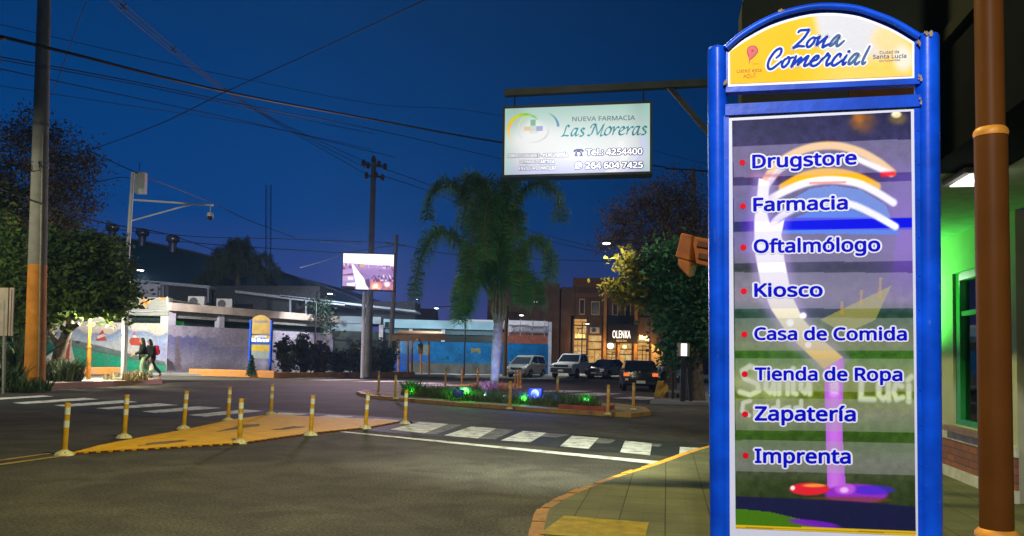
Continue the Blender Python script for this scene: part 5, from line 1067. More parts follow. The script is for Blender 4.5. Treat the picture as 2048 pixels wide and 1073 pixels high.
# ------------------------------------------------------------------ long blue wall across the back
BP0 = P(660, 700, 63.5); BP1 = P(1097, 700, 66); bu = (Vector((BP1.x, BP1.y, 0))-Vector((BP0.x, BP0.y, 0))); BLN = bu.length
BPn = Panel(Vector((BP0.x, BP0.y, 0)), bu, (0, 0, 1)); HB = BPn.hit
bw = thing('blue_wall_building', 'long low building with bright blue wall, dark window strip and pale blue parapet', 'building', (BP0.x, BP0.y, 0))
zb0 = HB(880, 690)[1]
def paint_blue(A, B):
    X, Y = hap(L2P5, A, B); n = vnoise(X, Y, .06, 21); n3 = vnoise(X, Y, .4, 22)
    c = np.zeros(A.shape+(3,)); c[:] = (30, 128, 196); c = over(c, (120, 160, 200), (1-sst(800, 850, X))*(1-sst(700, 722, Y))*.75); c = over(c, (60, 100, 210), (1-sst(820, 880, X))*sst(704, 712, Y)*.7); c = over(c, (8, 120, 190), sst(985, 1000, X)*.9); c = over(c, (110, 160, 200), (1-sst(.3, 1, np.hypot((X-960)/50, (Y-730)/14)))*.35)
    c = over(c, (196, 166, 70), inpoly(X, Y, [(942, 697), (949, 698), (953, 697), (960, 696), (960, 709), (956, 704), (951, 703), (946, 705), (942, 709)])*.85); c = over(c, (20, 90, 90), (1-sst(.6, 1, np.hypot((X-895)/5, (Y-716)/5)))*.7); c = over(c, (70, 140, 190), (1-sst(.8, 1, np.hypot((X-951)/8, (Y-708)/6)))*.5)
    c = over(c, (200, 170, 110), inpoly(X, Y, [(835, 691), (860, 688), (858, 712), (836, 708)])*.6)
    return c*(.50+.14*n3+.14*n)[..., None]
L2P5 = homog([HB(700, 745), HB(1097, 745), HB(1097, 680), HB(700, 680)], [(700, 745), (1097, 745), (1097, 680), (700, 680)])
aX = lambda x: HB(x, 690)[0]
zbl, zbr = HB(800, 682)[1], HB(1090, 684)[1]
m = LMB(bw); BPn.slab(m, aX(790), 0, BLN, zbl-.02, -.4, 0); m.build('wall', mat('wall_core', (.1, .2, .3), rough=.9))
o = BPn.grid('blue_paint_face', aX(790), .01, BLN-.01, zbl-.02, 200, 60, .005, paint_blue, attrmat('mural_paint', 0, .9, .1), None); local_to(o, bw)
m = LMB(bw); BPn.slab(m, aX(990), zbl+.0, BLN, zbl+.9, -.45, -.3); m.build('brick_strip', mat('brick_strip', (.16, .05, .03), rough=.9, var=.3))
m = LMB(bw); BPn.slab(m, aX(660), zbl+.0, aX(990), zbl+.7, -.9, -.6); BPn.slab(m, aX(660), 0, aX(790), zbl, -1.2, -.9); m.build('dark_opening', mat('window_black', (.012, .02, .016)))
zp0, zp1 = HB(860, 658)[1], HB(860, 641)[1]
m = LMB(bw); BPn.slab(m, aX(770), zbl+.6, aX(990), zp0, -1.0, -.3); m.build('recessed_band', mat('teal_recess', (.07, .12, .14), rough=.9, var=.2))
m = LMB(bw); BPn.slab(m, aX(766), zp0, aX(992), zp1, -6, .3); m.build('parapet', mat('teal_parapet', (.18, .30, .36), rough=.9, var=.25, scale=.6))
m = LMB(bw)
for x in (817, 882): BPn.slab(m, aX(x), zbl, aX(x)+.3, zp0, -.25, .05)
m.build('pillar', mat('pillar_pale', (.34, .36, .38), rough=.9))
m = LMB(bw); BPn.slab(m, aX(600), HB(640, 694)[1]*0, aX(722), HB(700, 646)[1], -1.5, -.95); BPn.slab(m, aX(602), HB(700, 646)[1], aX(760), HB(700, 632)[1], -6, -.8); m.build('grey_wall', mat('grey_blue_wall', (.20, .25, .29), rough=.9, var=.25, scale=.5))
m = LMB(bw); p0, p1 = aX(757), aX(769); BPn.slab(m, p0, zbl-.6, p1-.15, HB(760, 650)[1], -.6, -.2); m.build('pillar', mat('pillar_mauve', (.28, .25, .27), rough=.9))
m = LMB(bw); q0 = HB(770, 655); q1 = HB(778, 645); BPn.slab(m, q0[0], q0[1], q1[0], q1[1], .3, .5); m.build('meter_box', M_DARKST)
m = LMB(bw); BPn.slab(m, aX(905), zp1-.5, BLN, HB(1090, 642)[1], -5, -1.2); BPn.slab(m, aX(1012), zbl+.92, BLN, HB(1090, 642)[1]-.01, -1.2, -.5); m.build('white_wall', mat('white_wall', (.46, .44, .47), rough=.9, var=.15, scale=.7))
m = LMB(bw); BPn.slab(m, BLN-.02, 0, BLN+.22, HB(1090, 644)[1], -.6, .12); m.build('corner_pier', mat('pier_pale', (.3, .31, .36), rough=.9))
m = LMB(bw); rz_ = random.Random(8)
for k in range(26):
    x = 1018+k*3.0; a, z = HB(x, 658+ (k > 12)*3+rz_.uniform(-1, 1)); rr2 = .28+.05*rz_.random()
    m.tube([BPn.p(a+rr2*math.cos(t)*.8+t*.02, z+rr2*math.sin(t), .05+.1*math.cos(t*2)) for t in np.linspace(0, 2*math.pi, 14)], .014, 4, False)
for z in (HB(1050, 652)[1], HB(1050, 667)[1]): m.tube([BPn.p(aX(1012), z, .05), BPn.p(BLN, z-.05, .05)], .012, 4)
for x in (1016, 1040, 1064, 1088): m.tube([BPn.p(aX(x), zbl+.6, .05), BPn.p(aX(x), zbl+2.0, .05)], .025, 5)
tag(m.build('razor_wire', mat('wire_grey', (.12, .12, .14), rough=.4, metal=.6), None), 'coiled razor wire on stakes along the white wall top', 'razor wire') if False else m.build('razor_wire', mat('wire_grey', (.12, .12, .14), rough=.4, metal=.6))
m = MB(); a, b = P(880, 742, 62.5), P(985, 742, 62.5); m.prism([(a.x-2.5, a.y), (b.x, b.y), (b.x, b.y+1), (a.x-2.5, a.y+1)], 0, .9); tag(m.build('low_wall', mat('grey_rubble', (.06, .062, .055), rough=.95, var=.4, scale=1.2)), 'low grey rubble wall in front of the bright blue wall', 'wall')
# vaulted hangar roof with turbine vents
hg = thing('hangar', 'large dark hangar with vaulted teal roof behind the mural building', 'hangar', (-24, 78, 0)); Yh = 78
prof = [(40, 640), (40, 470), (100, 458), (180, 464), (230, 474), (300, 486), (380, 503), (480, 528), (560, 545), (640, 570), (700, 592), (750, 614), (790, 634), (800, 640)]
pv = [P(x, y, Yh) for x, y in prof]; m = LMB(hg); n = len(pv)
m.add(pv+[v+Vector((2, 16, .0)) for v in pv], [tuple(range(n))]+[(i, i+1, n+i+1, n+i) for i in range(n-1)]); m.build('vault', mat('teal_roof', (.012, .05, .085), rough=.6, var=.25, scale=.3))
m = LMB(hg)
for i in range(3, n-2):
    a, b = pv[i], pv[i+1]; m.bar(a+Vector((0, -.1, .03)), b+Vector((0, -.1, .03)), .35, .14)
m.build('verge_strip', mat('verge_pale', (.08, .12, .17), rough=.6))
m = LMB(hg); q = [P(758, 617, Yh-.6), P(805, 634, Yh-.6), P(805, 643, Yh-.6), P(758, 643, Yh-.6)]; m.add(q+[v+Vector((0, .3, 0)) for v in q], [(0, 1, 2, 3), (7, 6, 5, 4), (0, 4, 5, 1), (1, 5, 6, 2), (2, 6, 7, 3), (3, 7, 4, 0)]); m.build('gable', mat('gable_pale', (.5, .52, .6), rough=.8))
lamp('hangar_gable_light', P(768, 622, Yh-2.0), 150, COOL, .1)
def vent(label, px, py, Y=77):
    t = thing('roof_vent', label, 'roof vent', P(px, py+26, Y), 0, 'turbine vents on the vaulted roof'); s = Y/1600
    mm = mat('vent_steel', (.20, .22, .25), rough=.3, metal=.8, var=.3)
    m = MB(); m.lathe([(7.5*s, -10*s), (7.5*s, 9*s), (9*s, 10*s)], (0, 0, 0), 16); m.build('neck', mm, t, smooth=True)
    m = MB(); m.lathe([(8*s, 10*s), (12*s, 14*s), (13*s, 19*s), (11.5*s, 23*s), (6*s, 25.5*s), (.1*s, 26*s)], (0, 0, 0), 18); 
    for k in range(18): a = k*math.pi/9; m.bar((12.6*s*math.cos(a), 12.6*s*math.sin(a), 12*s), (11.9*s*math.cos(a+.2), 11.9*s*math.sin(a+.2), 23*s), .02, .05)
    m.build('turbine', mm, t, smooth=True)
vent('steel turbine vent on the vaulted roof, leftmost beside the tree crown', 224, 447); vent('steel turbine vent on the vaulted roof, just right of the white mast', 284, 457); vent('steel turbine vent on the vaulted roof, farthest from the tree', 345, 470)
# ------------------------------------------------------------------ brick corner building with lit shops
YK = 80.0
def KP(px, py, d=0): return P(px, py, YK+d)
kb_ = thing('brick_building', 'two storey brown brick building with lit shopfronts at street level', 'building', (KP(1240, 740).x, YK, 0)); M_KB = mat('brown_brick', (.085, .048, .034), rough=.9, var=.25, scale=.8)
def slab_px(m, x0, y0, x1, y1, d0, d1, gz=None):
    a, c = KP(x0, y1), KP(x1, y0); z0 = max(0.02, a.z) if gz is None else gz; x0w, x1w = a.x, c.x
    m.add([(x, YK+d, z) for d in (d0, d1) for x, z in ((x0w, z0), (x1w, z0), (x1w, c.z), (x0w, c.z))], [(0, 1, 2, 3), (7, 6, 5, 4), (0, 4, 5, 1), (1, 5, 6, 2), (2, 6, 7, 3), (3, 7, 4, 0)])
m = LMB(kb_); xl = KP(972, 640).x; zt_ = KP(1100, 568).z
m2pts = [(972, 568), (1075, 566), (1110, 566), (1150, 575), (1162, 574), (1345, 566)]
slab_px(m, 972, 567, 1120, 745, 0, 14, 0); slab_px(m, 1120, 575, 1150, 745, 0, 14, 0)
m.build('side_wall', M_KB)
# front: wall above shops and piers between them
shops = [(1146, 638, 1174, 0), (1178, 671, 1204, 0), (1215, 686, 1233, 0), (1240, 686, 1265, 0), (1276, 672, 1300, 0)]
m = LMB(kb_); slab_px(m, 1150, 572, 1345, 632, 0, 14)
prev = 1120
for x0, y0, x1, _ in shops: slab_px(m, prev if prev > 1120 else 1140, 632, x0, 748, 0, 1, 0); slab_px(m, x0, 632, x1, y0, 0, 1); prev = x1
slab_px(m, 1300, 632, 1345, 748, 0, 1, 0); m.build('front_wall', M_KB)
m = LMB(kb_); slab_px(m, 1146, 560, 1345, 572.5, -.25, 0); slab_px(m, 1150, 590, 1345, 594, -.12, 0); m.build('cornice', mat('brick_cornice', (.12, .055, .035), rough=.9))
m = LMB(kb_)
for x in (1205.5, 1234, 1267): slab_px(m, x, 578 if x != 1234 else 690, x+8 if x != 1234 else x+5, 748, -.3, 0, 0)
m.build('pilaster', mat('pilaster_ochre', (.28, .13, .04), rough=.85, var=.15))
for (x0, y0, x1, y1) in ((1158, 598, 1170, 630), (1182, 603, 1200, 631), (1224, 603, 1236, 632), (1249, 606, 1262, 635)):
    f = LMB(kb_); slab_px(f, x0, y0, x0+2.2, y1, -.1, -.005); slab_px(f, x1-2.2, y0, x1, y1, -.1, -.005); slab_px(f, x0+2.2, y0, x1-2.2, y0+2.4, -.1, -.005); slab_px(f, x0+2.2, y1-2.2, x1-2.2, y1, -.1, -.005); fo = f.build('window', mat('window_surround', (.30, .21, .15), rough=.8))
    f = LMB(kb_); slab_px(f, x0+2.2, y0+2.4, x1-2.2, y1-2.2, -.05, -.004); f.build('pane', mat('pane_dark', (.012, .01, .01), rough=.15), fo)
m = LMB(kb_); slab_px(m, 1214, 650, 1274, 687, -.55, -.3); m.build('shop_sign_board', mat('sign_black', (.012, .01, .012), rough=.5))
m = LMB(kb_); slab_px(m, 1214, 632, 1268, 650, -.12, -.02); m.build('black_cladding', mat('sign_black', (.012, .01, .012)))
KPn = Panel(Vector((KP(1240, 680).x, YK-.56, 0)), (1, 0, 0), (0, 0, 1)); HK = KPn.hit
m = LMB(kb_); KPn.text(m, 'OLENKA', HK(1225, 676.5), HK(1261, 677), 15/1600*YK, .01, .012); m.build('lit_lettering', mat('sign_lit', (.8, .8, .8), emit=(.95, .93, 1), es=1.25))
m = LMB(kb_); KPn.text(m, 'Ropa & Deco', HK(1233, 684), HK(1253, 684), 4.2/1600*YK, .01, .02); m.build('lettering', mat('sign_gold', (.35, .28, .15), emit=(.2, .15, .07), es=.6))
# lit interiors of the shops
def paint_shop(seed):
    def f(A, B):
        n = vnoise(A, B, 2.2, seed); n2 = vnoise(A, B, 6, seed+1); a = (A-A.min())/(A.max()-A.min()); b = (B-B.min())/(B.max()-B.min())
        c = np.zeros(A.shape+(3,)); c[:] = (236, 178, 96); c = over(c, (255, 226, 160), sst(.5, .9, n)*.8); c = over(c, (150, 92, 40), (1-sst(.1, .35, n2))*.55)
        c = over(c, (120, 70, 30), (np.abs(b*9 % 1-.5) < .1)*.45*(seed % 2)); c = over(c, (70, 36, 16), (np.abs(b-.62) < .012)*1.0); c = over(c, (80, 45, 20), (np.abs(a-.5) < .03)*(b < .62)*(1-seed % 2)*.8); return c
    return f
for i, (x0, y0, x1, _) in enumerate(shops):
    pnl = Panel(Vector((KP(x0, 700).x, YK+.7, 0)), (1, 0, 0), (0, 0, 1)); wd = KP(x1, 700).x-KP(x0, 700).x; ht = KP(x0, y0).z
    o = pnl.grid('lit_shop_window', 0, .1, wd, ht, 40, 60, 0, paint_shop(i+1), attrmat('lit_shop', .72), None); local_to(o, kb_)
m = LMB(kb_)
for x0, y0, x1, _ in shops:
    slab_px(m, x0, y0+12, x1, y0+13.6, .4, .5); slab_px(m, x0, y0, x0+1.2, 748, .38, .48, 0); slab_px(m, x1-1.2, y0, x1, 748, .38, .48, 0)
    if x0 in (1146, 1215, 1276): slab_px(m, x0+9, y0+20, x0+11, 748, .4, .5, .02); slab_px(m, x0+9, y0+19, x0+18, y0+20.5, .4, .5); slab_px(m, x0+16.6, y0+20, x0+18, 748, .4, .5, .02)
m.build('shopfront_frame', mat('shop_frame', (.05, .03, .02), rough=.5))
m = LMB(kb_); KPs = Panel(Vector((KP(1160, 680).x, YK-.1, 0)), (1, 0, 0), (0, 0, 1))
KPs.text(m, 'Urbana', KPs.hit(1150.5, 676), KPs.hit(1169.5, 676), 9/1600*YK, .02, .01); m.build('lit_lettering', mat('sign_warm', (.8, .6, .3), emit=(1, .72, .25), es=1.7))
m = LMB(kb_); KPs.text(m, 'Moda', KPs.hit(1279, 679), KPs.hit(1298, 682), 9/1600*YK, .02, .05); m.build('lit_lettering', mat('sign_warm2', (.8, .6, .3), emit=(1, .8, .45), es=2.2))
m = LMB(kb_); q = KP(1221, 692, -.35); m.lathe([(.3, -.06), (.32, -.02), (.32, .06)], q, 24, 'y'); m.build('round_sign', mat('round_lit', (.8, .8, .8), emit=(1, .97, .92), es=1.6))
m = LMB(kb_); q = KP(1249, 694, -.35); m.lathe([(.2, -.06), (.2, .02)], q, 24, 'y'); m.build('round_sign', mat('round_grey', (.4, .42, .42), emit=(.3, .32, .32), es=.5))
ac_unit('air conditioner unit on the brick front left of the black shop sign', KP(1189.5, 667, -.45), .78)
for x, e_, z in ((1160, 120, 3.2), (1190, 90, 2.4), (1224, 110, 2.6), (1253, 120, 2.6), (1290, 250, 3.0)):
    v = KP(x, 700, -1.2); v.z = z; lamp('shop_light', v, e_, (1, .62, .22), .2)
m = MB(); a, b = KP(1303, 740, -.2), KP(1330, 740, -.2); z = KP(1310, 688).z; zz = KP(1330, 712).z; m.add([(a.x, a.y, 0), (b.x, b.y-1.5, 0), (b.x, b.y-1.5, zz), (a.x, a.y, z), (a.x, a.y+.3, 0), (b.x, b.y-1.2, 0), (b.x, b.y-1.2, zz), (a.x, a.y+.3, z)], [(0, 1, 2, 3), (7, 6, 5, 4), (0, 4, 5, 1), (1, 5, 6, 2), (2, 6, 7, 3), (3, 7, 4, 0)])
tag(m.build('side_wall', mat('ochre_wall', (.40, .26, .12), rough=.9, var=.2)), 'ochre stepped side wall right of the lit shops', 'wall')
m = MB(); a, b = P(1345, 760, 84), P(1470, 760, 84); m.add([(a.x, 84, 0), (b.x, 84, 0), (b.x, 84, 5.2), (a.x, 84, 5.2), (a.x, 92, 0), (b.x, 92, 0), (b.x, 92, 5.2), (a.x, 92, 5.2)], [(0, 1, 2, 3), (7, 6, 5, 4), (0, 4, 5, 1), (1, 5, 6, 2), (2, 6, 7, 3), (3, 7, 4, 0)])
tag(m.build('dark_house', mat('dark_house', (.05, .045, .04), rough=.9, var=.3)), 'dark low house glimpsed behind the right hand tree trunk', 'house')
m = MB(); q = [P(803, 648, 90), P(870, 648, 90), P(868, 618, 90), P(803, 616, 90)]; m.add(q+[v+Vector((0, 5, 0)) for v in q], [(0, 1, 2, 3), (7, 6, 5, 4), (0, 4, 5, 1), (1, 5, 6, 2), (2, 6, 7, 3), (3, 7, 4, 0)])
tag(m.build('dark_house', mat('brown_house', (.05, .033, .028), rough=.9, var=.3)), 'small dark brown house above the blue wall left of the palm', 'house')
# ------------------------------------------------------------------ small blue sign, shelter, poles, screen
Yt = 47.6
tt = thing('neighbourhood_sign', 'small blue framed sign with yellow arched head standing among the shrubs', 'sign', GX(520, Yt, .1))
TP = Panel(GX(520, Yt, .1), (math.cos(R(7)), -math.sin(R(7)), 0), (0, 0, 1)); HT = TP.hit
m = LMB(tt)
for x in (500.5, 542): a = HT(x, 690)[0]; m.tube([TP.p(a, .0), TP.p(a, HT(x, 640 if x < 520 else 641)[1])], .08, 10)
m.build('post', M_BLUE, smooth=True)
def tq(*pts): return [HT(*p) for p in pts]
m = LMB(tt); TP.ext(m, tq((502, 668), (541, 669), (541.5, 642), (537, 636), (530, 632), (522, 630.5), (514, 632), (507, 635.5), (503, 641)), -.06, .02); m.build('header', mat('totem_gold', (.28, .18, .04), rough=.6, var=.2, scale=3))
m = LMB(tt); TP.text(m, 'Zona Comercial', HT(509, 646), HT(536, 646), .16, .024, .01); m.build('lettering', mat('letter_slate', (.05, .09, .2)))
m = LMB(tt); TP.ext(m, tq((501, 702), (540, 703), (541, 672), (502, 671)), -.06, .02); m.build('name_board', mat('totem_yellow', (.34, .23, .015), rough=.6))
m = LMB(tt); TP.poly(m, tq((501, 690), (501.3, 683), (506, 675.5), (514, 670), (521, 668.5), (529, 670.5), (536, 677), (540.5, 684), (540.3, 690), (540, 679)) if False else tq((501, 690), (540.3, 690), (540.5, 684), (536, 677), (529, 672), (521, 670.4), (514, 672), (506, 677), (501.3, 684)), .024); TP.poly(m, tq((501, 690), (540.3, 690), (540.2, 690.5), (501, 690.5)), .024); m.build('arc_band', mat('totem_cream', (.3, .3, .25)))
m = LMB(tt); TP.ext(m, tq((500.8, 689.5), (540, 690), (540.3, 685), (536, 678.6), (529, 674), (521, 672.3), (514, 674), (506, 679), (501.3, 685.5)), .021, .03); m.build('blue_dome', mat('totem_blue', (.01, .05, .22), rough=.5))
m = LMB(tt); TP.text(m, 'BIENVENIDOS', HT(510, 676), HT(534, 676), .12, .034, .01); TP.text(m, 'Las Moreras', HT(504, 684), HT(538, 684.6), .24, .034, .05); m.build('lettering', mat('letter_white', (.8, .8, .84)))
m = LMB(tt); TP.ext(m, tq((500, 717), (539, 718), (540, 691), (501, 690.6)), -.06, .015); m.build('map_board', mat('totem_pale', (.17, .20, .19), rough=.6, var=.12, scale=3))
def shelter():
    t = thing('bus_shelter', 'orange framed bus shelter with brown roof before the blue wall', 'bus shelter', GX(835, 58, .1)); Ys = 57.0
    om = mat('shelter_orange', (.42, .17, .03), rough=.6, var=.25, scale=3); m = LMB(t)
    def b3(pts, d, mm):
        q = [P(x, y, Ys+dd) for x, y, dd in pts]; n = len(q); mm.add(q+[v+Vector((0, 0, d)) for v in q], [tuple(range(n)), tuple(range(2*n-1, n-1, -1))]+[(i, (i+1) % n, n+(i+1) % n, n+i) for i in range(n)])
    b3([(783, 683, -.8), (892, 681, -.8), (880, 675, 1.8), (800, 673, 1.8)], .42, m); m.build('roof', mat('shelter_roof', (.16, .085, .035), rough=.7, var=.25))
    for x, d in ((797, 1.4), (816, -.5), (824, -.6), (842, 1.4), (858, .2)):
        mm = LMB(t); a = GX(x, Ys+d, .1); mm.tube([a, P(x, 684, Ys+d)], .075, 8); mm.build('post', om, smooth=True)
    mm = LMB(t); mm.tube([P(824, 690, Ys-.6), P(826, 683, Ys-.6), P(838, 679, Ys-.9)], .07, 8); mm.build('brace', om)
    mm = LMB(t); mm.bar(P(797, 724, Ys+1.4), P(842, 725, Ys+1.4), .05, .05); mm.bar(P(842, 725, Ys+1.4), P(858, 726, Ys+.2), .05, .05); mm.build('rail', mat('rail_grey', (.12, .13, .16)))
    mm = LMB(t); q = [P(836, 708, Ys+1.3), P(846, 708, Ys+1.3), P(846, 688, Ys+1.3), P(836, 688, Ys+1.3)]; mm.add(q+[v+Vector((0, .06, 0)) for v in q], [(0, 1, 2, 3), (7, 6, 5, 4), (0, 4, 5, 1), (1, 5, 6, 2), (2, 6, 7, 3), (3, 7, 4, 0)]); mm.build('notice_board', mat('notice_brown', (.16, .08, .03), rough=.6, var=.4, scale=4))
shelter()
def pole(name, label, x0, y1, x1, Y, r0, r1, m_, cat='utility pole', z0=.1):
    t = thing(name, label, cat, GX(x0, Y, z0)); m = LMB(t); m.tube([t.location, P((x0+x1)/2, 0, Y) if False else (Vector(t.location)+(P(x1, y1, Y)-t.location)*.5), P(x1, y1, Y)], [r0, (r0+r1)/2, r1], 12); m.build('shaft', m_, smooth=True); return t
Yp = 49
t = pole('utility_pole', 'tall concrete utility pole with a crown of insulators behind the video screen', 735, 316, 748, Yp, .24, .15, mat('pole_grey_dark', (.085, .08, .07), rough=.9, var=.25, scale=2))
m = LMB(t); m.bar(P(728, 330, Yp), P(769, 333, Yp), .1, .1); m.bar(P(733, 352, Yp), P(762, 354, Yp), .1, .1); m.build('cross_arm', mat('arm_dark', (.05, .045, .04), rough=.8))
for x, y in ((727, 326), (736, 331), (758, 328), (770, 333), (733, 351), (752, 350), (765, 355), (747, 318)):
    m = LMB(t); q = P(x, y, Yp-.15); m.lathe([(.05, -.22), (.14, -.16), (.1, -.08), (.17, -.02), (.1, .06), (.13, .12), (.04, .2)], q, 10); m.build('insulator', mat('insulator', (.04, .025, .02), rough=.3), smooth=True)
t = pole('utility_pole', 'thinner dark utility pole right of the video screen', 779, 470, 793, 57, .2, .13, mat('pole_dark', (.075, .07, .06), rough=.9))
m = LMB(t); m.bar(P(772, 487, 57), P(812, 492, 57), .1, .1); m.build('cross_arm', mat('arm_dark', (.05, .045, .04)))
pq = pole('utility_pole', 'faint grey utility pole rising behind the trees right of the lightbox', 1390, 338, 1386, 46, .2, .13, M_PCON)
m = LMB(pq); m.bar(P(1330, 337, 46), P(1440, 345, 46), .09, .09); m.bar(P(1362, 341, 46), P(1385, 362, 46), .05, .05); m.build('cross_arm', mat('arm_dark', (.05, .045, .04)))
t = pole('utility_pole', 'brown pole standing just right of the palm trunk before the blue wall', 1009, 612, 1014, 58, .16, .12, mat('pole_brown', (.16, .085, .03), rough=.85, var=.25))
Yv = 46.5
vs = thing('video_screen', 'glowing outdoor video screen showing a road at sunset, on its own post', 'video screen', GX(724, Yv+.6, .1))
VPn = Panel(P(736, 545, Yv), (math.cos(R(5)), math.sin(R(5)), 0), (0, 0, 1)); HV = VPn.hit
a0, b0_ = HV(684.5, 578); a1, b1_ = HV(788, 510)
m = LMB(vs); VPn.slab(m, a0-.05, b0_-.08, a1+.05, b1_+.05, -.35, -.02); m.build('cabinet', mat('cabinet_black', (.012, .012, .014), rough=.6))
def paint_screen(A, B):
    X, Y = hap(L2P6, A, B)                       # crop units of the picture (0..1226, 0..1073)
    n = vnoise(X, Y, .03, 31); n2 = vnoise(X, Y, .012, 32); n4 = vnoise(X, Y*.5, .06, 34)
    c = np.zeros(A.shape+(3,)); c[:] = (255, 250, 252); hor = 375+(X-190)*.04
    c = over(c, (170, 132, 186), sst(-8, 10, Y-hor)); c = over(c, (132, 92, 148), sst(430, 520, Y)*(X > 430)*.8); c = over(c, (150, 120, 168), inpoly(X, Y, [(470, 500), (700, 440), (980, 520), (700, 600)])*.7)
    c = over(c, (96, 40, 84), ((Y > hor-6)*(Y < hor+90)*(n > .52)*(X > 760))*.6); c = over(c, (110, 48, 90), ((Y > 390)*(Y < 480)*(X < 330)*(n2+n > 1.0))*.75); c = over(c, (228, 208, 232), ((Y > hor)*(Y < hor+50)*(n4 > .68))*.8)
    c = over(c, (230, 170, 60), inpoly(X, Y, [(445, 400), (530, 405), (525, 440), (445, 435)])*.8); c = over(c, (90, 60, 80), inpoly(X, Y, [(430, 388), (445, 388), (445, 440), (430, 440)])*.7)
    c = over(c, (196, 176, 214), ((X < 370)*(Y > 480))*.5); c = over(c, (100, 30, 60), inpoly(X, Y, [(185, 560), (350, 530), (350, 560), (185, 576)])*.8); c = over(c, (244, 234, 244), inpoly(X, Y, [(260, 590), (350, 585), (350, 640), (270, 640)])*.8)
    c = over(c, (150, 130, 190), ((X < 380)*(Y > 650))*.6); c = over(c, (255, 250, 255), inpoly(X, Y, [(250, 690), (375, 675), (375, 735), (250, 720)]))
    c = over(c, (255, 252, 244), inpoly(X, Y, [(318, 390), (350, 400), (420, 490), (520, 610), (545, 700), (600, 780), (400, 780), (380, 640), (350, 500)])*1.)
    c = over(c, (255, 206, 150), (1-sst(.4, 1, np.hypot((X-705)/120, (Y-730)/90)))*.95); c = over(c, (255, 120, 80), ((Y > 620)*(X > 620)*(n > .5))*.55); c = over(c, (255, 240, 210), 1-sst(.3, 1, np.hypot((X-695)/62, (Y-730)/62))); c = over(c, (255, 245, 230), 1-sst(.3, 1, np.hypot((X-880)/70, (Y-690)/60)))
    c = over(c, (220, 60, 40), (1-sst(.3, 1, np.hypot((X-700)/60, (Y-775)/22)))*.8); c = over(c, (60, 24, 52), ((Y > 560)*(Y < 660)*(X > 640)*(n4 > .6))*.75); c = over(c, (244, 236, 250), ((Y > 540)*(Y < 640)*(X > 720)*(n4 < .3))*.8)
    c = over(c, (50, 44, 60), inpoly(X, Y, [(536, 630), (600, 612), (615, 740), (590, 745), (560, 700)])*.8); c = over(c, (20, 18, 24), ((X < 380)*(Y > 735))*1.0)
    return c
L2P6 = homog([(a0, b0_), (a1, b0_), (a1, b1_), (a0, b1_)], [(182, 776), (972, 776), (990, 226), (190, 226)])
o = VPn.grid('lit_picture', a0, b0_, a1, b1_, 160, 110, 0, paint_screen, attrmat('screen_light', 1.25, .3), None); local_to(o, vs)
m = LMB(vs); g = GX(724, Yv+.45, .1); m.tube([g, P(728, 600, Yv+.45), P(729, 560, Yv+.45)], .1, 10); m.build('post', mat('screen_post', (.3, .3, .32), rough=.6), smooth=True)
m = LMB(vs); m.tube([P(745, 585, Yv+.3), P(740, 600, Yv+.45), P(735, 615, Yv+.45)], .02, 5); m.build('cable', M_DARKST)
v = P(736, 545, Yv-.6); lamp('video_screen_light', v, 2300, (1, .72, .95), 1.8, 'AREA', P(770, 770, 32), 120)
tree_led = None
# street lamps seen from afar
def sdown(p, e, c, lean=(0, 0, 0)): return lamp('street_or_fill_light', Vector(p)-Vector((0, 0, .1)), e, c, .1, 'SPOT', Vector(p)+Vector(lean)-Vector((0, 0, 4)), 165, .5)
def street_lamp(label, hx, hy, px_, Y, head=.35, arm=True, zb=.1, es=True, r=.045):
    h = P(hx, hy, Y); g = GX(px_, Y, zb); t = thing('street_lamp', label, 'street lamp', g, 0, 'white street lamps'); mm = mat('lamp_steel', (.03, .03, .035), rough=.7, spec=.1)
    m = LMB(t); topz = h.z+.18; sg = 1 if h.x > g.x else -1
    m.tube([g, (g.x, g.y, topz-.1), (g.x+sg*.06, g.y, topz), (h.x, h.y, h.z+.1)], [r*1.3, r, r*.8, r*.6], 8); m.build('pole', mm, smooth=True)
    m = LMB(t); m.box(h+Vector((0, 0, .05)), (head*1.5, .24, .08)); m.build('lamp_head', mm, bevel=.02)
    m = LMB(t); m.lathe([(.02, -.05), (head*.5, -.03), (head*.55, .0), (head*.5, .012)], h, 14); m.build('lamp_lens', E_LAMP)
    return t
street_lamp('street lamp with cold white head before the hangar, right of the small tree', 281, 541, 250.5, 43.5, .32); sdown(P(281, 546, 43.5), 7500, (1, .98, .92), (0, 4, 0))
street_lamp('street lamp glowing white left below the video screen', 660, 588, 628, 58, .35); sdown(P(660, 592, 58), 2300, COOL, (0, 3, 0))
street_lamp('distant street lamp right of the small brown house', 873, 617, 928, 58, .3)
street_lamp('street lamp glowing white above the white wall with wire', 1043, 631, 1013, 59, .3); sdown(P(1043, 634, 59), 1300, COOL, (0, 3, 0)); sdown(P(873, 619, 58), 1300, COOL, (0, 3, 0))
street_lamp('small street lamp high on the brown side wall, right of the palm', 1071, 604, 1080, 76, .3)
street_lamp('street lamp on the brick front above the shops', 1175, 648, 1163, 77, .32); sdown(P(1172, 652, 70), 1600, (1, .95, .85))
street_lamp('tiny distant lamp left of the shrubs above the long roof', 520, 592, 523, 68, .18); street_lamp('tiny distant lamp among the hanging palm fronds', 833, 599, 836, 90, .22)
street_lamp('street lamp on a long arm beside the yellow lit leaves', 1213, 487, 1345, 29.6, .26, r=.035); sdown(P(1205, 492, 29.0), 330, (1, .98, .8), (2.2, .3, 0))
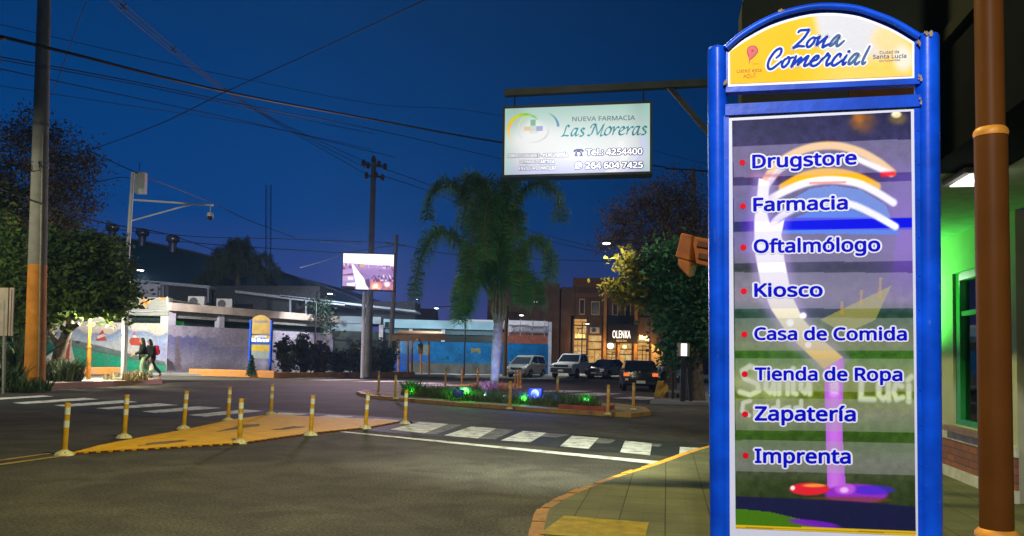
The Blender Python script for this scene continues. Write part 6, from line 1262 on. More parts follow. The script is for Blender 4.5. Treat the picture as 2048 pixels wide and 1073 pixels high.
# advertising lantern by the right tree
t = thing('lantern_post', 'black post topped by a glowing white box beside the right hand tree trunk', 'lantern', GX(1365, 28, .1)); Yl = 28
m = LMB(t); g = t.location; m.tube([g, P(1366, 712, Yl)], .1, 10); m.bar(g+Vector((.32, .2, 0)), P(1375, 712, Yl+.2), .14, .1); m.build('post', mat('post_black', (.012, .014, .013), rough=.5))
m = LMB(t); q = P(1366, 700, Yl+.1); m.box(q+Vector((.02, .05, 0)), (.38, .4, .5)); m.build('lantern_box', mat('lantern_olive', (.12, .10, .05), rough=.6), bevel=.01)
m = LMB(t); m.box(P(1368, 700, Yl-.17), (.2, .02, .42)); m.build('lit_panel', mat('lantern_lit', (.9, .9, .9), emit=(1, .97, 1), es=2.0))
# kerb end and storm drain on the far corner
struct(MB().prism([tuple(p[:2]) for p in (G(1300, 808), G(1440, 812), G(1440, 770), G(1352, 770), G(1330, 788))], 0, .1).build('pavement_right_corner', mat('grey_pavement', (.2, .19, .18))))
m = MB(); g = G(1324, 801, .0); m.bar((g.x-.1, g.y, .0), (g.x+.1, g.y+.3, .62), .3, .5); tag(m.build('kerb_block', mat('block_ochre', (.34, .19, .03), rough=.8, var=.3, scale=4), bevel=.03), 'tilted ochre kerb block beside the storm drain', 'kerb block')
m = MB(); m.box((g.x+.85, g.y+.1, .16), (1.3, .7, .3)); m.m = 1; [m.box((g.x+.35+.2*k, g.y-.26, .16), (.09, .03, .22)) for k in range(6)]; tag(m.build('storm_drain', [mat('drain_concrete', (.09, .085, .075), rough=.9), mat('drain_black', (.006, .006, .006), rough=.9)]), 'concrete storm drain box with dark slots near the lantern post', 'storm drain')

# ------------------------------------------------------------------ vehicles
M_TYRE = mat('tyre', (.012, .012, .012), rough=.9); M_RIM = mat('rim', (.22, .22, .23), rough=.35, metal=.7); M_CGL = mat('car_glass', (.012, .015, .018), rough=.08, spec=.8); M_TRIM = mat('black_trim', (.015, .015, .016), rough=.6)
def arcpts(cx_, r, z=0.02, n=8): return [(cx_+r*math.cos(t), max(z, .30+r*math.sin(t))) for t in np.linspace(math.pi+.55, -.55, n)]
def make_car(label, name, paint, L_=4.1, W=1.7, Hh=1.5, kind='hatch', wb=(1.25, -1.25), wr=.31, group='parked cars', tl=None, plate=True, group2=None):
    t = thing(name, label, 'pickup truck' if kind == 'pickup' else 'car', (0, 0, 0), 0, group)
    f, r = L_/2, -L_/2; zb = .22 if kind != 'pickup' else .38; hood = .88 if kind != 'pickup' else 1.12; belt = .95 if kind != 'pickup' else 1.2
    def wheel_arch(cx_):
        R_ = wr*1.16; n = 9; return [(cx_-R_*math.cos(a), max(zb, wr+R_*math.sin(a))) for a in np.linspace(-.1, math.pi+.1, n)]
    if kind == 'pickup': topl = [(f, .62), (f-.02, .95), (f-.15, 1.06), (f-1.25, 1.16), (f-1.5, 1.2), (.0, 1.2), (-.55, 1.2), (r+.04, 1.2), (r, 1.1), (r, .55), (r+.1, .48)]
    elif kind == 'mpv': topl = [(f, .42), (f-.02, .6), (f-.12, .76), (f-.42, .9), (f-.8, 1.0), (f-1.0, 1.03), (r+.3, 1.05), (r+.05, 1.0), (r, .8), (r-.02, .48), (r+.08, .3)]
    elif kind == 'sedan': topl = [(f, .5), (f-.03, .7), (f-.25, .8), (f-1.15, .92), (f-1.3, .96), (r+.8, 1.0), (r+.12, .98), (r, .85), (r-.02, .5), (r+.08, .3)]
    else: topl = [(f, .48), (f-.02, .68), (f-.2, .82), (f-.95, .95), (f-1.15, .99), (r+.3, 1.02), (r+.06, .98), (r, .8), (r-.02, .48), (r+.08, .3)]
    prof = topl + wheel_arch(wb[1])[::1] + wheel_arch(wb[0])[::1] + [(f-.1, zb+.02)]
    # profile runs front top -> rear -> along the sill back to the front
    def hw(x): u = abs(x)/(L_/2); return W/2*(1-.13*max(0, u-.55)**2/.2)
    m = MB(); n = len(prof); k = 5; vsx = []
    for j in range(k):
        s = -1+2*j/(k-1)
        for x, z in prof:
            rx = x*(1-.035*abs(s)**3) if abs(x) > L_/2-.3 else x
            vsx.append((rx, hw(x)*s*(1-.05*max(0, (z-.75))), z))
    fs = [(j*n+i, j*n+(i+1) % n, (j+1)*n+(i+1) % n, (j+1)*n+i) for j in range(k-1) for i in range(n)]+[tuple(range(n)), tuple((k-1)*n+i for i in range(n-1, -1, -1))]
    m.add(vsx, fs); m.build('body', paint, t, bevel=.035, seg=2, smooth=True)
    # cabin
    if kind == 'pickup': cab = [(f-1.35, 1.19), (f-2.05, Hh-.05), (f-2.3, Hh), (-.45, Hh), (-.62, Hh-.06), (-.72, 1.19)]
    elif kind == 'sedan': cab = [(f-1.15, .94), (f-1.95, Hh-.04), (f-2.2, Hh), (r+1.35, Hh), (r+1.1, Hh-.04), (r+.45, .98)]
    elif kind == 'mpv': cab = [(f-.62, .96), (f-1.55, Hh-.12), (f-1.85, Hh-.03), (f-2.3, Hh), (r+1.1, Hh-.01), (r+.6, Hh-.06), (r+.36, Hh-.13), (r+.08, 1.0)]
    else: cab = [(f-1.0, .95), (f-1.75, Hh-.08), (f-2.05, Hh-.01), (r+1.2, Hh), (r+.7, Hh-.03), (r+.42, Hh-.1), (r+.06, .99)]
    wg0, wg1 = W/2*.95, W/2*.78; z0c = cab[0][1]
    def wy(z): return wg0+(wg1-wg0)*(z-z0c)/(Hh-z0c)
    m = MB(); n = len(cab); m.add([(x, -wy(z), z) for x, z in cab]+[(x, wy(z), z) for x, z in cab], [tuple(range(n)), tuple(range(2*n-1, n-1, -1))]+[(i, n+i, n+(i+1) % n, (i+1) % n) for i in range(n)]); m.build('roof', paint, t, bevel=.05, seg=3, smooth=True)
    def pane(x0, x1, x2, x3, za, zb_, side):       # bottom x0..x1, top x2..x3
        q = [(x0, za), (x1, za), (x3, zb_), (x2, zb_)]; m = MB(); o1 = [(x, side*(wy(z)+.006), z) for x, z in q]; o2 = [(x, side*(wy(z)-.02), z) for x, z in q]
        m.add(o1+o2, [(0, 1, 2, 3), (7, 6, 5, 4), (0, 4, 5, 1), (1, 5, 6, 2), (2, 6, 7, 3), (3, 7, 4, 0)]); m.build('side_window', M_CGL, t)
    zt_, zl_ = Hh-.12, z0c+.07
    lerp = lambda a, b, z: a[0]+(b[0]-a[0])*(z-a[1])/(b[1]-a[1])
    fx = lambda z: lerp(cab[0], cab[1], z); bx = lambda z: lerp(cab[-1], cab[-2], z); mid = (cab[0][0]+cab[-1][0])/2-.05
    for s in (-1, 1):
        pane(mid+.05, fx(zl_)-.14, mid+.05, fx(zt_)-.12, zl_, zt_, s)
        pane(bx(zl_)+.16, mid-.05, bx(zt_)+.12, mid-.05, zl_, zt_, s)
    def glass(p, q, name_):
        (x0, z0), (x1, z1) = p, q; d = Vector((x1-x0, 0, z1-z0)); nrm = Vector((d.z, 0, -d.x)).normalized(); nrm = nrm if (nrm.x > 0) == (x0 > 0) else -nrm; m = MB()
        a = [(x0+d.x*.06, -wy(z0)+.09, z0+d.z*.06), (x0+d.x*.06, wy(z0)-.09, z0+d.z*.06), (x0+d.x*.93, wy(z1)-.08, z0+d.z*.93), (x0+d.x*.93, -wy(z1)+.08, z0+d.z*.93)]
        m.add([Vector(v)+nrm*.008 for v in a]+[Vector(v)-nrm*.03 for v in a], [(0, 1, 2, 3), (7, 6, 5, 4), (0, 4, 5, 1), (1, 5, 6, 2), (2, 6, 7, 3), (3, 7, 4, 0)]); m.build(name_, M_CGL, t)
    glass(cab[0], cab[1], 'windscreen'); glass(cab[-1], cab[-2], 'rear_window')
    for wx in wb:
        for s in (-1, 1):
            y = s*(W/2-.11); m = MB(); m.lathe([(wr*.6, -.1), (wr*.92, -.1), (wr, -.06), (wr, .06), (wr*.92, .1), (wr*.6, .1)], (wx, y, wr), 20, 'y'); wo = m.build('wheel', M_TYRE, t, smooth=True)
            m = MB(); m.lathe([(wr*.62, .085*s), (wr*.55, .075*s), (wr*.2, .09*s), (.02, .095*s)], (wx, y, wr), 16, 'y')
            for a in range(5): th = a*2*math.pi/5; m.bar((wx, y+.1*s, wr), (wx+wr*.55*math.cos(th), y+.095*s, wr+wr*.55*math.sin(th)), .05, .02, (0, 1, 0))
            m.build('rim', M_RIM, wo)
    for s in (-1, 1):
        m = MB(); m.box((f-.12, s*(W/2-.24), hood-.18), (.2, .36, .16)); m.build('headlight', mat('headlight', (.35, .37, .38), rough=.15, spec=.8), t, bevel=.03)
        m = MB(); m.box((r+.05, s*(W/2-.18), hood-.08), (.14, .26, .15 if kind != 'pickup' else .34)); m.build('tail_light', tl or mat('tail_red', (.16, .01, .008), rough=.25), t, bevel=.02)
        m = MB(); m.box((cab[0][0]-.42, s*(W/2+.07), zl_+.04), (.12, .2, .13)); m.build('wing_mirror', M_TRIM if kind != 'mpv' else paint, t, bevel=.03)
        m = MB(); m.box((mid+.2, s*(W/2*.985), belt-.12), (.18, .03, .03)); m.box((mid-.75, s*(W/2*.985), belt-.12), (.18, .03, .03)); m.build('door_handle', M_TRIM, t)
    big = kind == 'pickup'
    m = MB(); m.box((f-.03, 0, .42 if not big else .62), (.12, W*.86, .16 if not big else .34)); m.build('front_bumper', M_TRIM if big else paint, t, bevel=.04)
    m = MB(); m.box((f-.015, 0, hood-.2 if not big else .93), (.06, W*.5 if not big else W*.56, .12 if not big else .2)); m.build('grille', M_TRIM, t, bevel=.02)
    m = MB(); m.box((r-.0, 0, .42 if not big else .6), (.12, W*.88, .2)); m.build('rear_bumper', M_TRIM if big else paint, t, bevel=.04)
    for xx in (f+.045, r-.07):
        m = MB(); m.box((xx, 0, .46 if not big else .6), (.015, .42, .13)); m.build('number_plate', mat('plate', (.40, .40, .38), rough=.5), t)
    if big:
        m = MB(); m.box((-1.6, 0, 1.205), (1.7, W*.84, .012)); m.build('load_bed', M_TRIM, t)
        m = MB(); m.tube([(-.75, -W*.36, 1.2), (-.75, -W*.34, 1.5), (-.75, W*.34, 1.5), (-.75, W*.36, 1.2)], .035, 8); m.build('roll_bar', M_TRIM, t)
    return t
def place(t, x, y, deg): t.location = (x, y, 0.0); t.rotation_euler = (0, 0, R(deg))
SILV = mat('silver_paint', (.13, .135, .12), rough=.3, metal=.35, var=.05); WHT = mat('white_car_paint', (.50, .51, .48), rough=.35, var=.04); DGR = mat('graphite_paint', (.035, .037, .045), rough=.22, metal=.3, var=.05, spec=.7); BLK = mat('black_car_paint', (.008, .008, .009), rough=.2, var=.05, spec=.6)
c1 = make_car('silver minivan parked nose out before the blue wall', 'parked_car', SILV, 4.1, 1.74, 1.66, 'mpv'); v = P(1054, 720, 60.3); place(c1, v.x, v.y, -90-24)
c2 = make_car('white pickup truck parked nose out with dark bumper beside the silver minivan', 'pickup_truck', WHT, 5.3, 1.9, 1.84, 'pickup', (1.7, -1.5), .39); v = P(1149, 720, 60); place(c2, v.x, v.y, -90-26)
c3 = make_car('graphite sedan parked between the white pickup and the black hatchback', 'parked_car', DGR, 4.3, 1.72, 1.46, 'sedan'); v = P(1213, 720, 60.5); place(c3, v.x, v.y, -90-32)
TLON = mat('tail_lit', (.3, .05, .01), emit=(1, .16, .02), es=1.2)
c4 = make_car('black hatchback seen from behind with orange tail lights and pale stripes', 'car', BLK, 3.95, 1.70, 1.47, 'hatch', (1.2, -1.2), .3, None, TLON); v = P(1276, 740, 38.2+1.6); place(c4, v.x, v.y, 90-5)
m = MB()
for y in (.26, .06): m.box((-1.93, y, .72), (.02, .075, .5)); m.box((-1.72, y, 1.0), (.02, .07, .1))
m.build('pale_stripe', mat('stripe_pale', (.26, .25, .2), rough=.5), c4)
m = MB(); m.box((-1.96, .66, .56), (.02, .14, .13)); m.build('sticker', mat('sticker_pale', (.5, .5, .48)), c4)
c5 = make_car('pale car half hidden behind the right hand tree trunk', 'parked_car', WHT, 4.0, 1.7, 1.48, 'hatch'); v = P(1347, 720, 62); place(c5, v.x, v.y, -90-70)
# ------------------------------------------------------------------ trees
def leaf_mesh(name, cen, size, m, seed, droop=0.0, aspect=1.7, parent=None, root=None):
    r = np.random.default_rng(seed); n = len(cen); d = r.normal(size=(n, 3)); d[:, 2] = d[:, 2]*.6-droop; d /= np.linalg.norm(d, axis=1)[:, None]
    q = r.normal(size=(n, 3)); s = np.cross(d, q); s /= np.linalg.norm(s, axis=1)[:, None]+1e-9; k = size*r.uniform(.55, 1.35, n)[:, None]
    a = cen-d*k*aspect*.5; b = cen+s*k*.5+np.cross(d, s)*k*.12; c = cen+d*k*aspect*.5; e = cen-s*k*.5+np.cross(d, s)*k*.12
    V = np.concatenate([a, b, c, e]); 
    if root is not None: V = V-np.array(root)
    i = np.arange(n); me = bpy.data.meshes.new(name); me.from_pydata(V.tolist(), [], np.c_[i, i+n, i+2*n, i+3*n].tolist()); me.materials.append(m); o = bpy.data.objects.new(name, me); C.objects.link(o); o.parent = parent; return o
def blob_leaves(blobs, per, seed, Y, clump=.25, dens=1.0):
    """leaf centres clustered on twigs through a set of blobs given as (px, py, rx, ry) at depth Y"""
    r = np.random.default_rng(seed); out_ = []; twigs = []
    for px, py, rx, ry in blobs:
        c = np.array(P(px, py, Y)); sx, sz = rx*Y/1600, ry*Y/1600; sy = (sx+sz)*.5; nt = max(6, int(22*dens*(rx*ry)/1500))
        u = r.normal(size=(nt, 3)); u /= np.linalg.norm(u, axis=1)[:, None]; u *= (r.uniform(.15, 1, nt)**.45)[:, None]; t = c+u*np.array((sx, sy, sz)); twigs.append((c, t))
        for p in t:
            k = int(per*r.uniform(.5, 1.5)); out_.append(p+r.normal(size=(k, 3))*clump*r.uniform(.6, 1.4)*np.array((1, 1, .75)))
    return np.concatenate(out_), twigs
def make_tree(name, label, base, trunk, crowns, Y, group=None, bark=None):
    """trunk: list of (points, radii); crowns: list of (blobs, per, leaf size, material, clump, density, droop)"""
    t = thing(name, label, 'tree', base, 0, group); bark = bark or mat('bark', (.075, .055, .04), rough=.95, var=.4, scale=6, bump=.6, bscale=14)
    m = LMB(t)
    for pts, rad in trunk: m.tube(catmull([tuple(p) for p in pts], 3), list(np.interp(np.linspace(0, 1, (len(pts)-1)*3+1), np.linspace(0, 1, len(rad)), rad)), 9)
    rr_ = random.Random(len(label)); alltw = []
    for ci, (blobs, per, size, mt_, clump, dens, droop) in enumerate(crowns):
        cen, tw = blob_leaves(blobs, per, 100+len(label)+ci*7, Y, clump, dens)
        leaf_mesh('crown', cen, size, mt_, 200+ci, droop, 1.8, t, t.location); alltw += tw
    top = Vector(trunk[0][0][-1])
    for c, tw in alltw:
        c = Vector(c); m.tube([top, top.lerp(c, .5)+Vector((0, 0, .15)), c], [.07, .045, .025], 5)
        for p in tw: m.tube([c, c.lerp(Vector(p), .5)+Vector((0, 0, .08)), Vector(p), Vector(p)+(Vector(p)-c)*.18], [.025, .014, .008, .004], 4)
    m.build('trunk', bark, smooth=True); return t
L_DK = mat('leaf_dark', (.05, .10, .03), rough=.8, var=.45, scale=1.2, c2=(.10, .16, .04), trans=.4, spec=.08); L_MID = mat('leaf_mid', (.07, .13, .03), rough=.65, var=.4, scale=1.5, c2=(.15, .22, .04), trans=.45, spec=.08); L_BRN = mat('leaf_brown', (.13, .09, .065), rough=.9, var=.4, scale=1.2, c2=(.2, .14, .09), trans=.3, spec=.05); L_YEL = mat('leaf_yellow', (.16, .16, .02), rough=.6, var=.35, scale=2.0, c2=(.30, .24, .03), trans=.4, spec=.05); L_RT = mat('leaf_deep', (.04, .15, .08), rough=.8, var=.45, scale=1.2, c2=(.08, .2, .07), trans=.35, spec=.06)
Yb = 33.0
def q(px, py, Y=Yb): return P(px, py, Y)
make_tree('street_tree', 'small street tree with forked trunk and dense dark crown beside the orange pole', GX(114, Yb, .2),
    [([GX(114, Yb, .1), q(117, 715), q(128, 680), q(139, 655), q(141, 628), q(146, 590)], [.33, .25, .2, .15, .12, .08]), ([q(120, 700), q(108, 678), q(98, 655), q(92, 625)], [.13, .11, .1, .07]), ([q(133, 668), q(146, 656), q(158, 648)], [.11, .1, .09]), ([q(141, 640), q(158, 625), q(175, 600)], [.09, .07, .05])],
    [([(115, 512, 34, 44), (160, 505, 44, 36), (205, 515, 40, 36), (230, 545, 18, 36), (150, 545, 60, 38), (205, 560, 42, 40), (100, 560, 24, 50), (252, 585, 14, 16)], 40, .13, L_DK, .36, 1.2, .1), ([(110, 615, 22, 24), (150, 598, 40, 22), (195, 605, 38, 24), (216, 622, 26, 16), (60, 640, 10, 20), (230, 590, 22, 24)], 50, .19, L_MID, .3, 1.3, .25)], Yb)
Y2 = 40.0
make_tree('street_tree', 'tall tree at the left edge with thin rusty top, behind the concrete pole', GX(42, Y2, .2),
    [([GX(42, Y2, .1), P(45, 600, Y2), P(60, 480, Y2), P(80, 360, Y2)], [.4, .32, .24, .12])],
    [([(20, 330, 40, 80), (58, 260, 30, 44), (110, 320, 52, 66), (150, 380, 40, 60), (70, 400, 50, 70), (165, 330, 24, 36), (120, 430, 46, 44)], 70, .085, L_BRN, .42, .9, .4), ([(10, 420, 34, 70), (30, 480, 36, 60), (-10, 560, 50, 70), (40, 590, 44, 70), (20, 660, 40, 36)], 46, .17, L_MID, .5, 1.0, .15), ([(30, 540, 30, 50), (96, 468, 30, 36)], 40, .16, L_DK, .5, 1.2, .1)], Y2)
lamp('left_tree_fill_light', P(-12, 470, 36.5), 190, (.95, 1, .6), .2)  # unseen fill lamp, added to brighten the leaves at the left edge
Y3 = 29.0
make_tree('street_tree', 'broad dark tree on the right with yellow lit leaves on its street side', GX(1387, Y3, .1),
    [([GX(1388, Y3, .05), P(1388, 760, Y3), P(1386, 690, Y3), P(1378, 620, Y3), P(1360, 540, Y3)], [.44, .34, .31, .24, .12]), ([P(1384, 660, Y3), P(1400, 590, Y3), P(1405, 500, Y3)], [.2, .14, .08]), ([P(1378, 620, Y3), P(1330, 580, Y3), P(1280, 560, Y3)], [.12, .08, .04])],
    [([(1345, 600, 40, 60), (1390, 560, 40, 80), (1364, 662, 28, 40), (1336, 630, 20, 34), (1310, 550, 30, 40), (1345, 520, 40, 40), (1400, 640, 32, 70), (1354, 716, 11, 15), (1350, 690, 12, 18), (1440, 560, 40, 80)], 66, .12, L_RT, .28, 1.3, .1),
     ([(1258, 548, 20, 22), (1228, 578, 12, 10), (1252, 594, 18, 14), (1280, 570, 20, 30), (1258, 522, 12, 10), (1290, 604, 14, 16)], 36, .13, L_YEL, .22, 1.3, .1)], Y3)
Y4 = 40.0
make_tree('street_tree', 'thin brownish tree rising behind the dark right hand tree', GX(1340, Y4, .1), [([GX(1340, Y4, 0), P(1338, 600, Y4), P(1335, 500, Y4), P(1330, 430, Y4)], [.35, .28, .2, .1])],
    [([(1250, 450, 40, 40), (1300, 410, 50, 40), (1360, 400, 46, 44), (1225, 490, 26, 30), (1300, 470, 60, 40), (1390, 450, 40, 50), (1350, 490, 50, 50)], 80, .08, L_BRN, .45, .95, .4)], Y4)
# shrubs along the planter wall
def shrub(label, px, Y, h_px, w_px, m, seed, per=15, name='shrub'):
    g = GX(px, Y, .12); t = thing(name, label, 'shrub', g, 0, 'dark shrubs along the low orange wall'); r = np.random.default_rng(seed); s = Y/1600; H_ = h_px*s; W_ = w_px*s/2
    mt_ = LMB(t); cs = []
    for k in range(13):
        a = r.uniform(0, 6.28); q_ = r.uniform(.2, 1); tip = Vector((g.x+W_*q_*math.cos(a), g.y+W_*.7*q_*math.sin(a), g.z+H_*r.uniform(.5, 1.15)*(1-.2*q_))); base = g+Vector((.25*math.cos(a)*W_, .2*math.sin(a)*W_, 0)); mid = base.lerp(tip, .55)+Vector((0, 0, .1)); mt_.tube([base, mid, tip], [.035, .025, .01], 5)
        for f in np.linspace(.28, 1, 9):
            p = base.lerp(mid, f*2) if f < .5 else mid.lerp(tip, f*2-1); cs.append(np.array(p)+r.normal(size=(per, 3))*np.array((.2, .2, .2))*(1.25-.75*f))
    mt_.build('stem', mat('twig', (.07, .05, .04), rough=.9)); leaf_mesh('foliage', np.concatenate(cs), .13, m, seed, -.1, 1.7, t, t.location)
SH = mat('shrub_leaf', (.03, .045, .022), rough=.8, var=.45, scale=2, c2=(.07, .075, .04)); SH2 = mat('shrub_leaf_green', (.025, .06, .03), rough=.8, var=.4, scale=2)
for a in (('dark shrub immediately right of the small blue sign', 572, 48.5, 88, 46, SH, 61), ('dark shrub second from the small blue sign, with spiky tips', 607, 50, 84, 40, SH, 62), ('reddish brown shrub between the spiky one and the low ones', 640, 51, 64, 40, mat('shrub_brown', (.07, .05, .035), rough=.9, var=.4, scale=2), 63), ('low dark shrub left of the screen post', 676, 52, 48, 44, SH, 64), ('dark shrub right in front of the screen post', 712, 52.5, 60, 44, SH, 65), ('broad green shrub beside the bus shelter', 772, 54.5, 76, 48, SH2, 66), ('shrub around the foot of the utility pole', 742, 53, 62, 36, SH, 67)): shrub(*a)
g = GX(502, 46.9, .1); t = thing('small_conifer', 'tiny dark conifer in front of the small blue sign', 'conifer', g); r = np.random.default_rng(5); z = r.uniform(0, 1, 500); th = r.uniform(0, 6.28, 500); rad = .3*(1-z)**.7*r.uniform(.3, 1, 500)
leaf_mesh('foliage', np.c_[g.x+rad*np.cos(th), g.y+rad*np.sin(th), g.z+.05+z*1.15], .1, SH2, 6, -.5, 1.8, t, t.location); m = LMB(t); m.tube([g, g+Vector((0, 0, 1.0))], .03, 5); m.build('stem', mat('twig', (.07, .05, .04)))
x0 = P(640, 650, 62); 
g = GX(655, 60.5, .1); shrub_c = thing('creeper', 'dark creeper hanging over the pale wall left of the screen post', 'creeper', g)
cen, _ = blob_leaves([(648, 618, 16, 20), (656, 645, 8, 20), (640, 610, 14, 12)], 26, 71, 60.5, .4, 1.6); leaf_mesh('foliage', cen, .16, mat('creeper_leaf', (.012, .02, .012), rough=.9, var=.4, scale=2, spec=.03), 72, .4, 1.8, shrub_c, shrub_c.location); m = LMB(shrub_c); m.tube([g, P(654, 690, 60.6), P(650, 640, 60.6), P(645, 615, 60.6)], [.06, .05, .04, .02], 6); m.build('stem', mat('twig', (.07, .05, .04)))
# palms
def frond(mr_, ml_, pts, lf, nl, wd, r):
    c = [Vector(p) for p in catmull([tuple(p) for p in pts], 7)]; mr_.tube(c, list(np.linspace(.05, .012, len(c))), 5)
    cum = [0]
    for a, b in zip(c[:-1], c[1:]): cum.append(cum[-1]+(b-a).length)
    for k in range(nl):
        s = cum[-1]*(.16+.84*(k+r.random())/nl); i = max(0, min(len(c)-2, int(np.searchsorted(cum, s))-1)); f = (s-cum[i])/(cum[i+1]-cum[i]+1e-9); p = c[i].lerp(c[i+1], f); d = (c[i+1]-c[i]).normalized(); sd = d.cross(Vector((0, 0, 1))); sd = sd.normalized() if sd.length > 1e-3 else Vector((1, 0, 0))
        ll = lf*(.65+.5*math.sin(math.pi*min(1, .15+s/cum[-1]*.85)))*r.uniform(.75, 1.2)
        for sg in (-1, 1):
            o = (sd*sg*r.uniform(.25, .85)+d*r.uniform(.1, .55)+Vector((r.uniform(-.2, .2), r.uniform(-.2, .2), r.uniform(-.1, .4)))).normalized(); e = p+o*ll*.38; tip = e+Vector((o.x*.22, o.y*.22, -.8))*ll*.62*r.uniform(.8, 1.15); w_ = sd.cross(Vector((0, 0, 1)))*0+d*wd
            ml_.add([p-w_*.6, p+w_*.6, e+w_, e-w_, tip], [(0, 1, 2, 3), (3, 2, 4)])
Yq = 27.9
palm = thing('palm_tree', 'tall drooping feather palm growing from the grass median', 'palm tree', GX(987, Yq, .09)); r = random.Random(11)
M_PALM = mat('palm_leaf', (.065, .21, .085), rough=.7, var=.45, scale=1.0, c2=(.12, .27, .10), trans=.35, spec=.1); M_RACH = mat('palm_rachis', (.10, .11, .05), rough=.7); M_PTR = mat('palm_trunk', (.24, .22, .18), rough=.9, var=.3, scale=3, bump=.5, bscale=10)
m = LMB(palm); b = palm.location; pts = []; rad = []
for k in range(29):
    f = k/28; z = b.z+f*(ZY(992, 640, Yq)-b.z); pts.append((b.x+.12*f, b.y, z)); rad.append((.15-.02*f if f < .3 else .144+.03*math.sin((f-.3)*4.4))*(1.05 if k % 2 else .985))
m.tube(pts, rad, 16); m.build('trunk', M_PTR, smooth=False)
m = LMB(palm)
for k in range(9):
    a = k*2*math.pi/9; ca, sa = math.cos(a), math.sin(a); c0 = Vector(pts[-1]); m.tube([c0+Vector((.1*ca, .1*sa, -.15)), c0+Vector((.24*ca, .24*sa, .3)), c0+Vector((.17*ca, .17*sa, .9)), c0+Vector((.34*ca, .3*sa, 1.5))], [.06, .055, .04, .03], 6)
m.build('boot', mat('palm_boot', (.13, .12, .06), rough=.85, var=.4, scale=5))
fr = [([(985, 600), (965, 470), (930, 388), (888, 366), (860, 395), (853, 440)], -.3), ([(990, 600), (1000, 480), (1040, 392), (1085, 364), (1114, 392), (1118, 445)], .3), ([(980, 600), (950, 530), (905, 470), (865, 472), (840, 520), (828, 600)], -.8), ([(1000, 600), (1030, 530), (1060, 484), (1088, 490), (1100, 530), (1098, 565)], .5),
      ([(988, 600), (982, 470), (970, 380), (952, 366), (934, 395), (925, 450)], .8), ([(990, 600), (996, 450), (1008, 368), (1024, 372), (1034, 420), (1036, 480)], -.8), ([(985, 600), (960, 560), (940, 556), (926, 590), (918, 640)], -1.5), ([(995, 600), (1020, 560), (1050, 556), (1066, 580), (1072, 612)], -1.2),
      ([(987, 600), (978, 520), (965, 450), (955, 430), (945, 470), (940, 540)], -2.4), ([(990, 600), (1000, 510), (1012, 440), (1022, 430), (1030, 470), (1034, 540)], -2.2), ([(988, 600), (986, 500), (984, 420), (980, 400), (976, 440), (974, 520)], -3.0), ([(988, 600), (990, 500), (994, 410), (998, 390), (1004, 430), (1008, 500)], 2.8),
      ([(990, 600), (985, 450), (975, 372), (965, 362), (955, 380), (950, 420)], -1.6),
      ([(986, 600), (972, 545), (955, 500), (945, 510), (935, 560), (930, 620)], -2.6), ([(993, 600), (1008, 550), (1024, 510), (1036, 520), (1042, 560), (1044, 610)], -2.6), ([(987, 600), (975, 450), (962, 375), (945, 352), (930, 368), (918, 410)], -.6), ([(990, 600), (1000, 460), (1010, 380), (1018, 356), (1030, 366)], .6)]
mr_ = LMB(palm); ml_ = LMB(palm)
for pts_, dy in fr:
    n = len(pts_)-1; w3 = [P(x, y, Yq+dy*(i/n)) for i, (x, y) in enumerate(pts_)]; frond(mr_, ml_, w3, 1.1, 190, .013, r)
    w3 = [P(x+r.uniform(-9, 9)*i/n, y+r.uniform(-4, 14)*i/n, Yq+(dy+r.uniform(-.7, .7))*(i/n)) for i, (x, y) in enumerate(pts_)]; frond(mr_, ml_, w3, 1.0, 110, .013, r)
mr_.build('frond_rachis', M_RACH, smooth=True); ml_.build('frond', M_PALM, recalc=False)
def far_palm(label, cx_, cy_, Y, fronds, seed, base=None, lf=2.0):
    t = thing('palm_tree', label, 'palm tree', GX(cx_, Y, 0)); r = random.Random(seed); m = LMB(t); m.tube([t.location, P(cx_, cy_, Y)], [.32, .26], 10); m.build('trunk', mat('far_trunk', (.06, .05, .04), rough=.9), smooth=True)
    a, b2 = LMB(t), LMB(t)
    for dx, pk, ex, ey, dy in fronds: frond(a, b2, [P(cx_, cy_, Y), P(cx_+dx*.35, cy_-pk*.75, Y+dy*.3), P(cx_+dx*.75, cy_-pk, Y+dy*.7), P(cx_+ex, cy_+ey, Y+dy)], lf, 110, .035, r)
    a.build('frond_rachis', mat('far_rachis', (.04, .05, .03), rough=.8)); b2.build('frond', mat('far_palm_leaf', (.022, .04, .022), rough=.8, var=.4, scale=1), recalc=False)
far_palm('dark palm silhouette in front of the hangar roof', 476, 560, 68, [(-8, 76, -4, -62, 1), (10, 78, 8, -60, 1), (-60, 40, -62, -8, -1), (66, 44, 84, -12, 0), (-40, 56, -54, 0, 2), (44, 30, 76, 30, -1), (-50, 18, -80, 12, 1), (20, 60, 30, -20, -2), (-20, 62, -30, -20, -2), (60, 16, 92, 40, 1), (-70, 6, -98, 20, 0), (4, 70, 16, -30, 2)], 3)
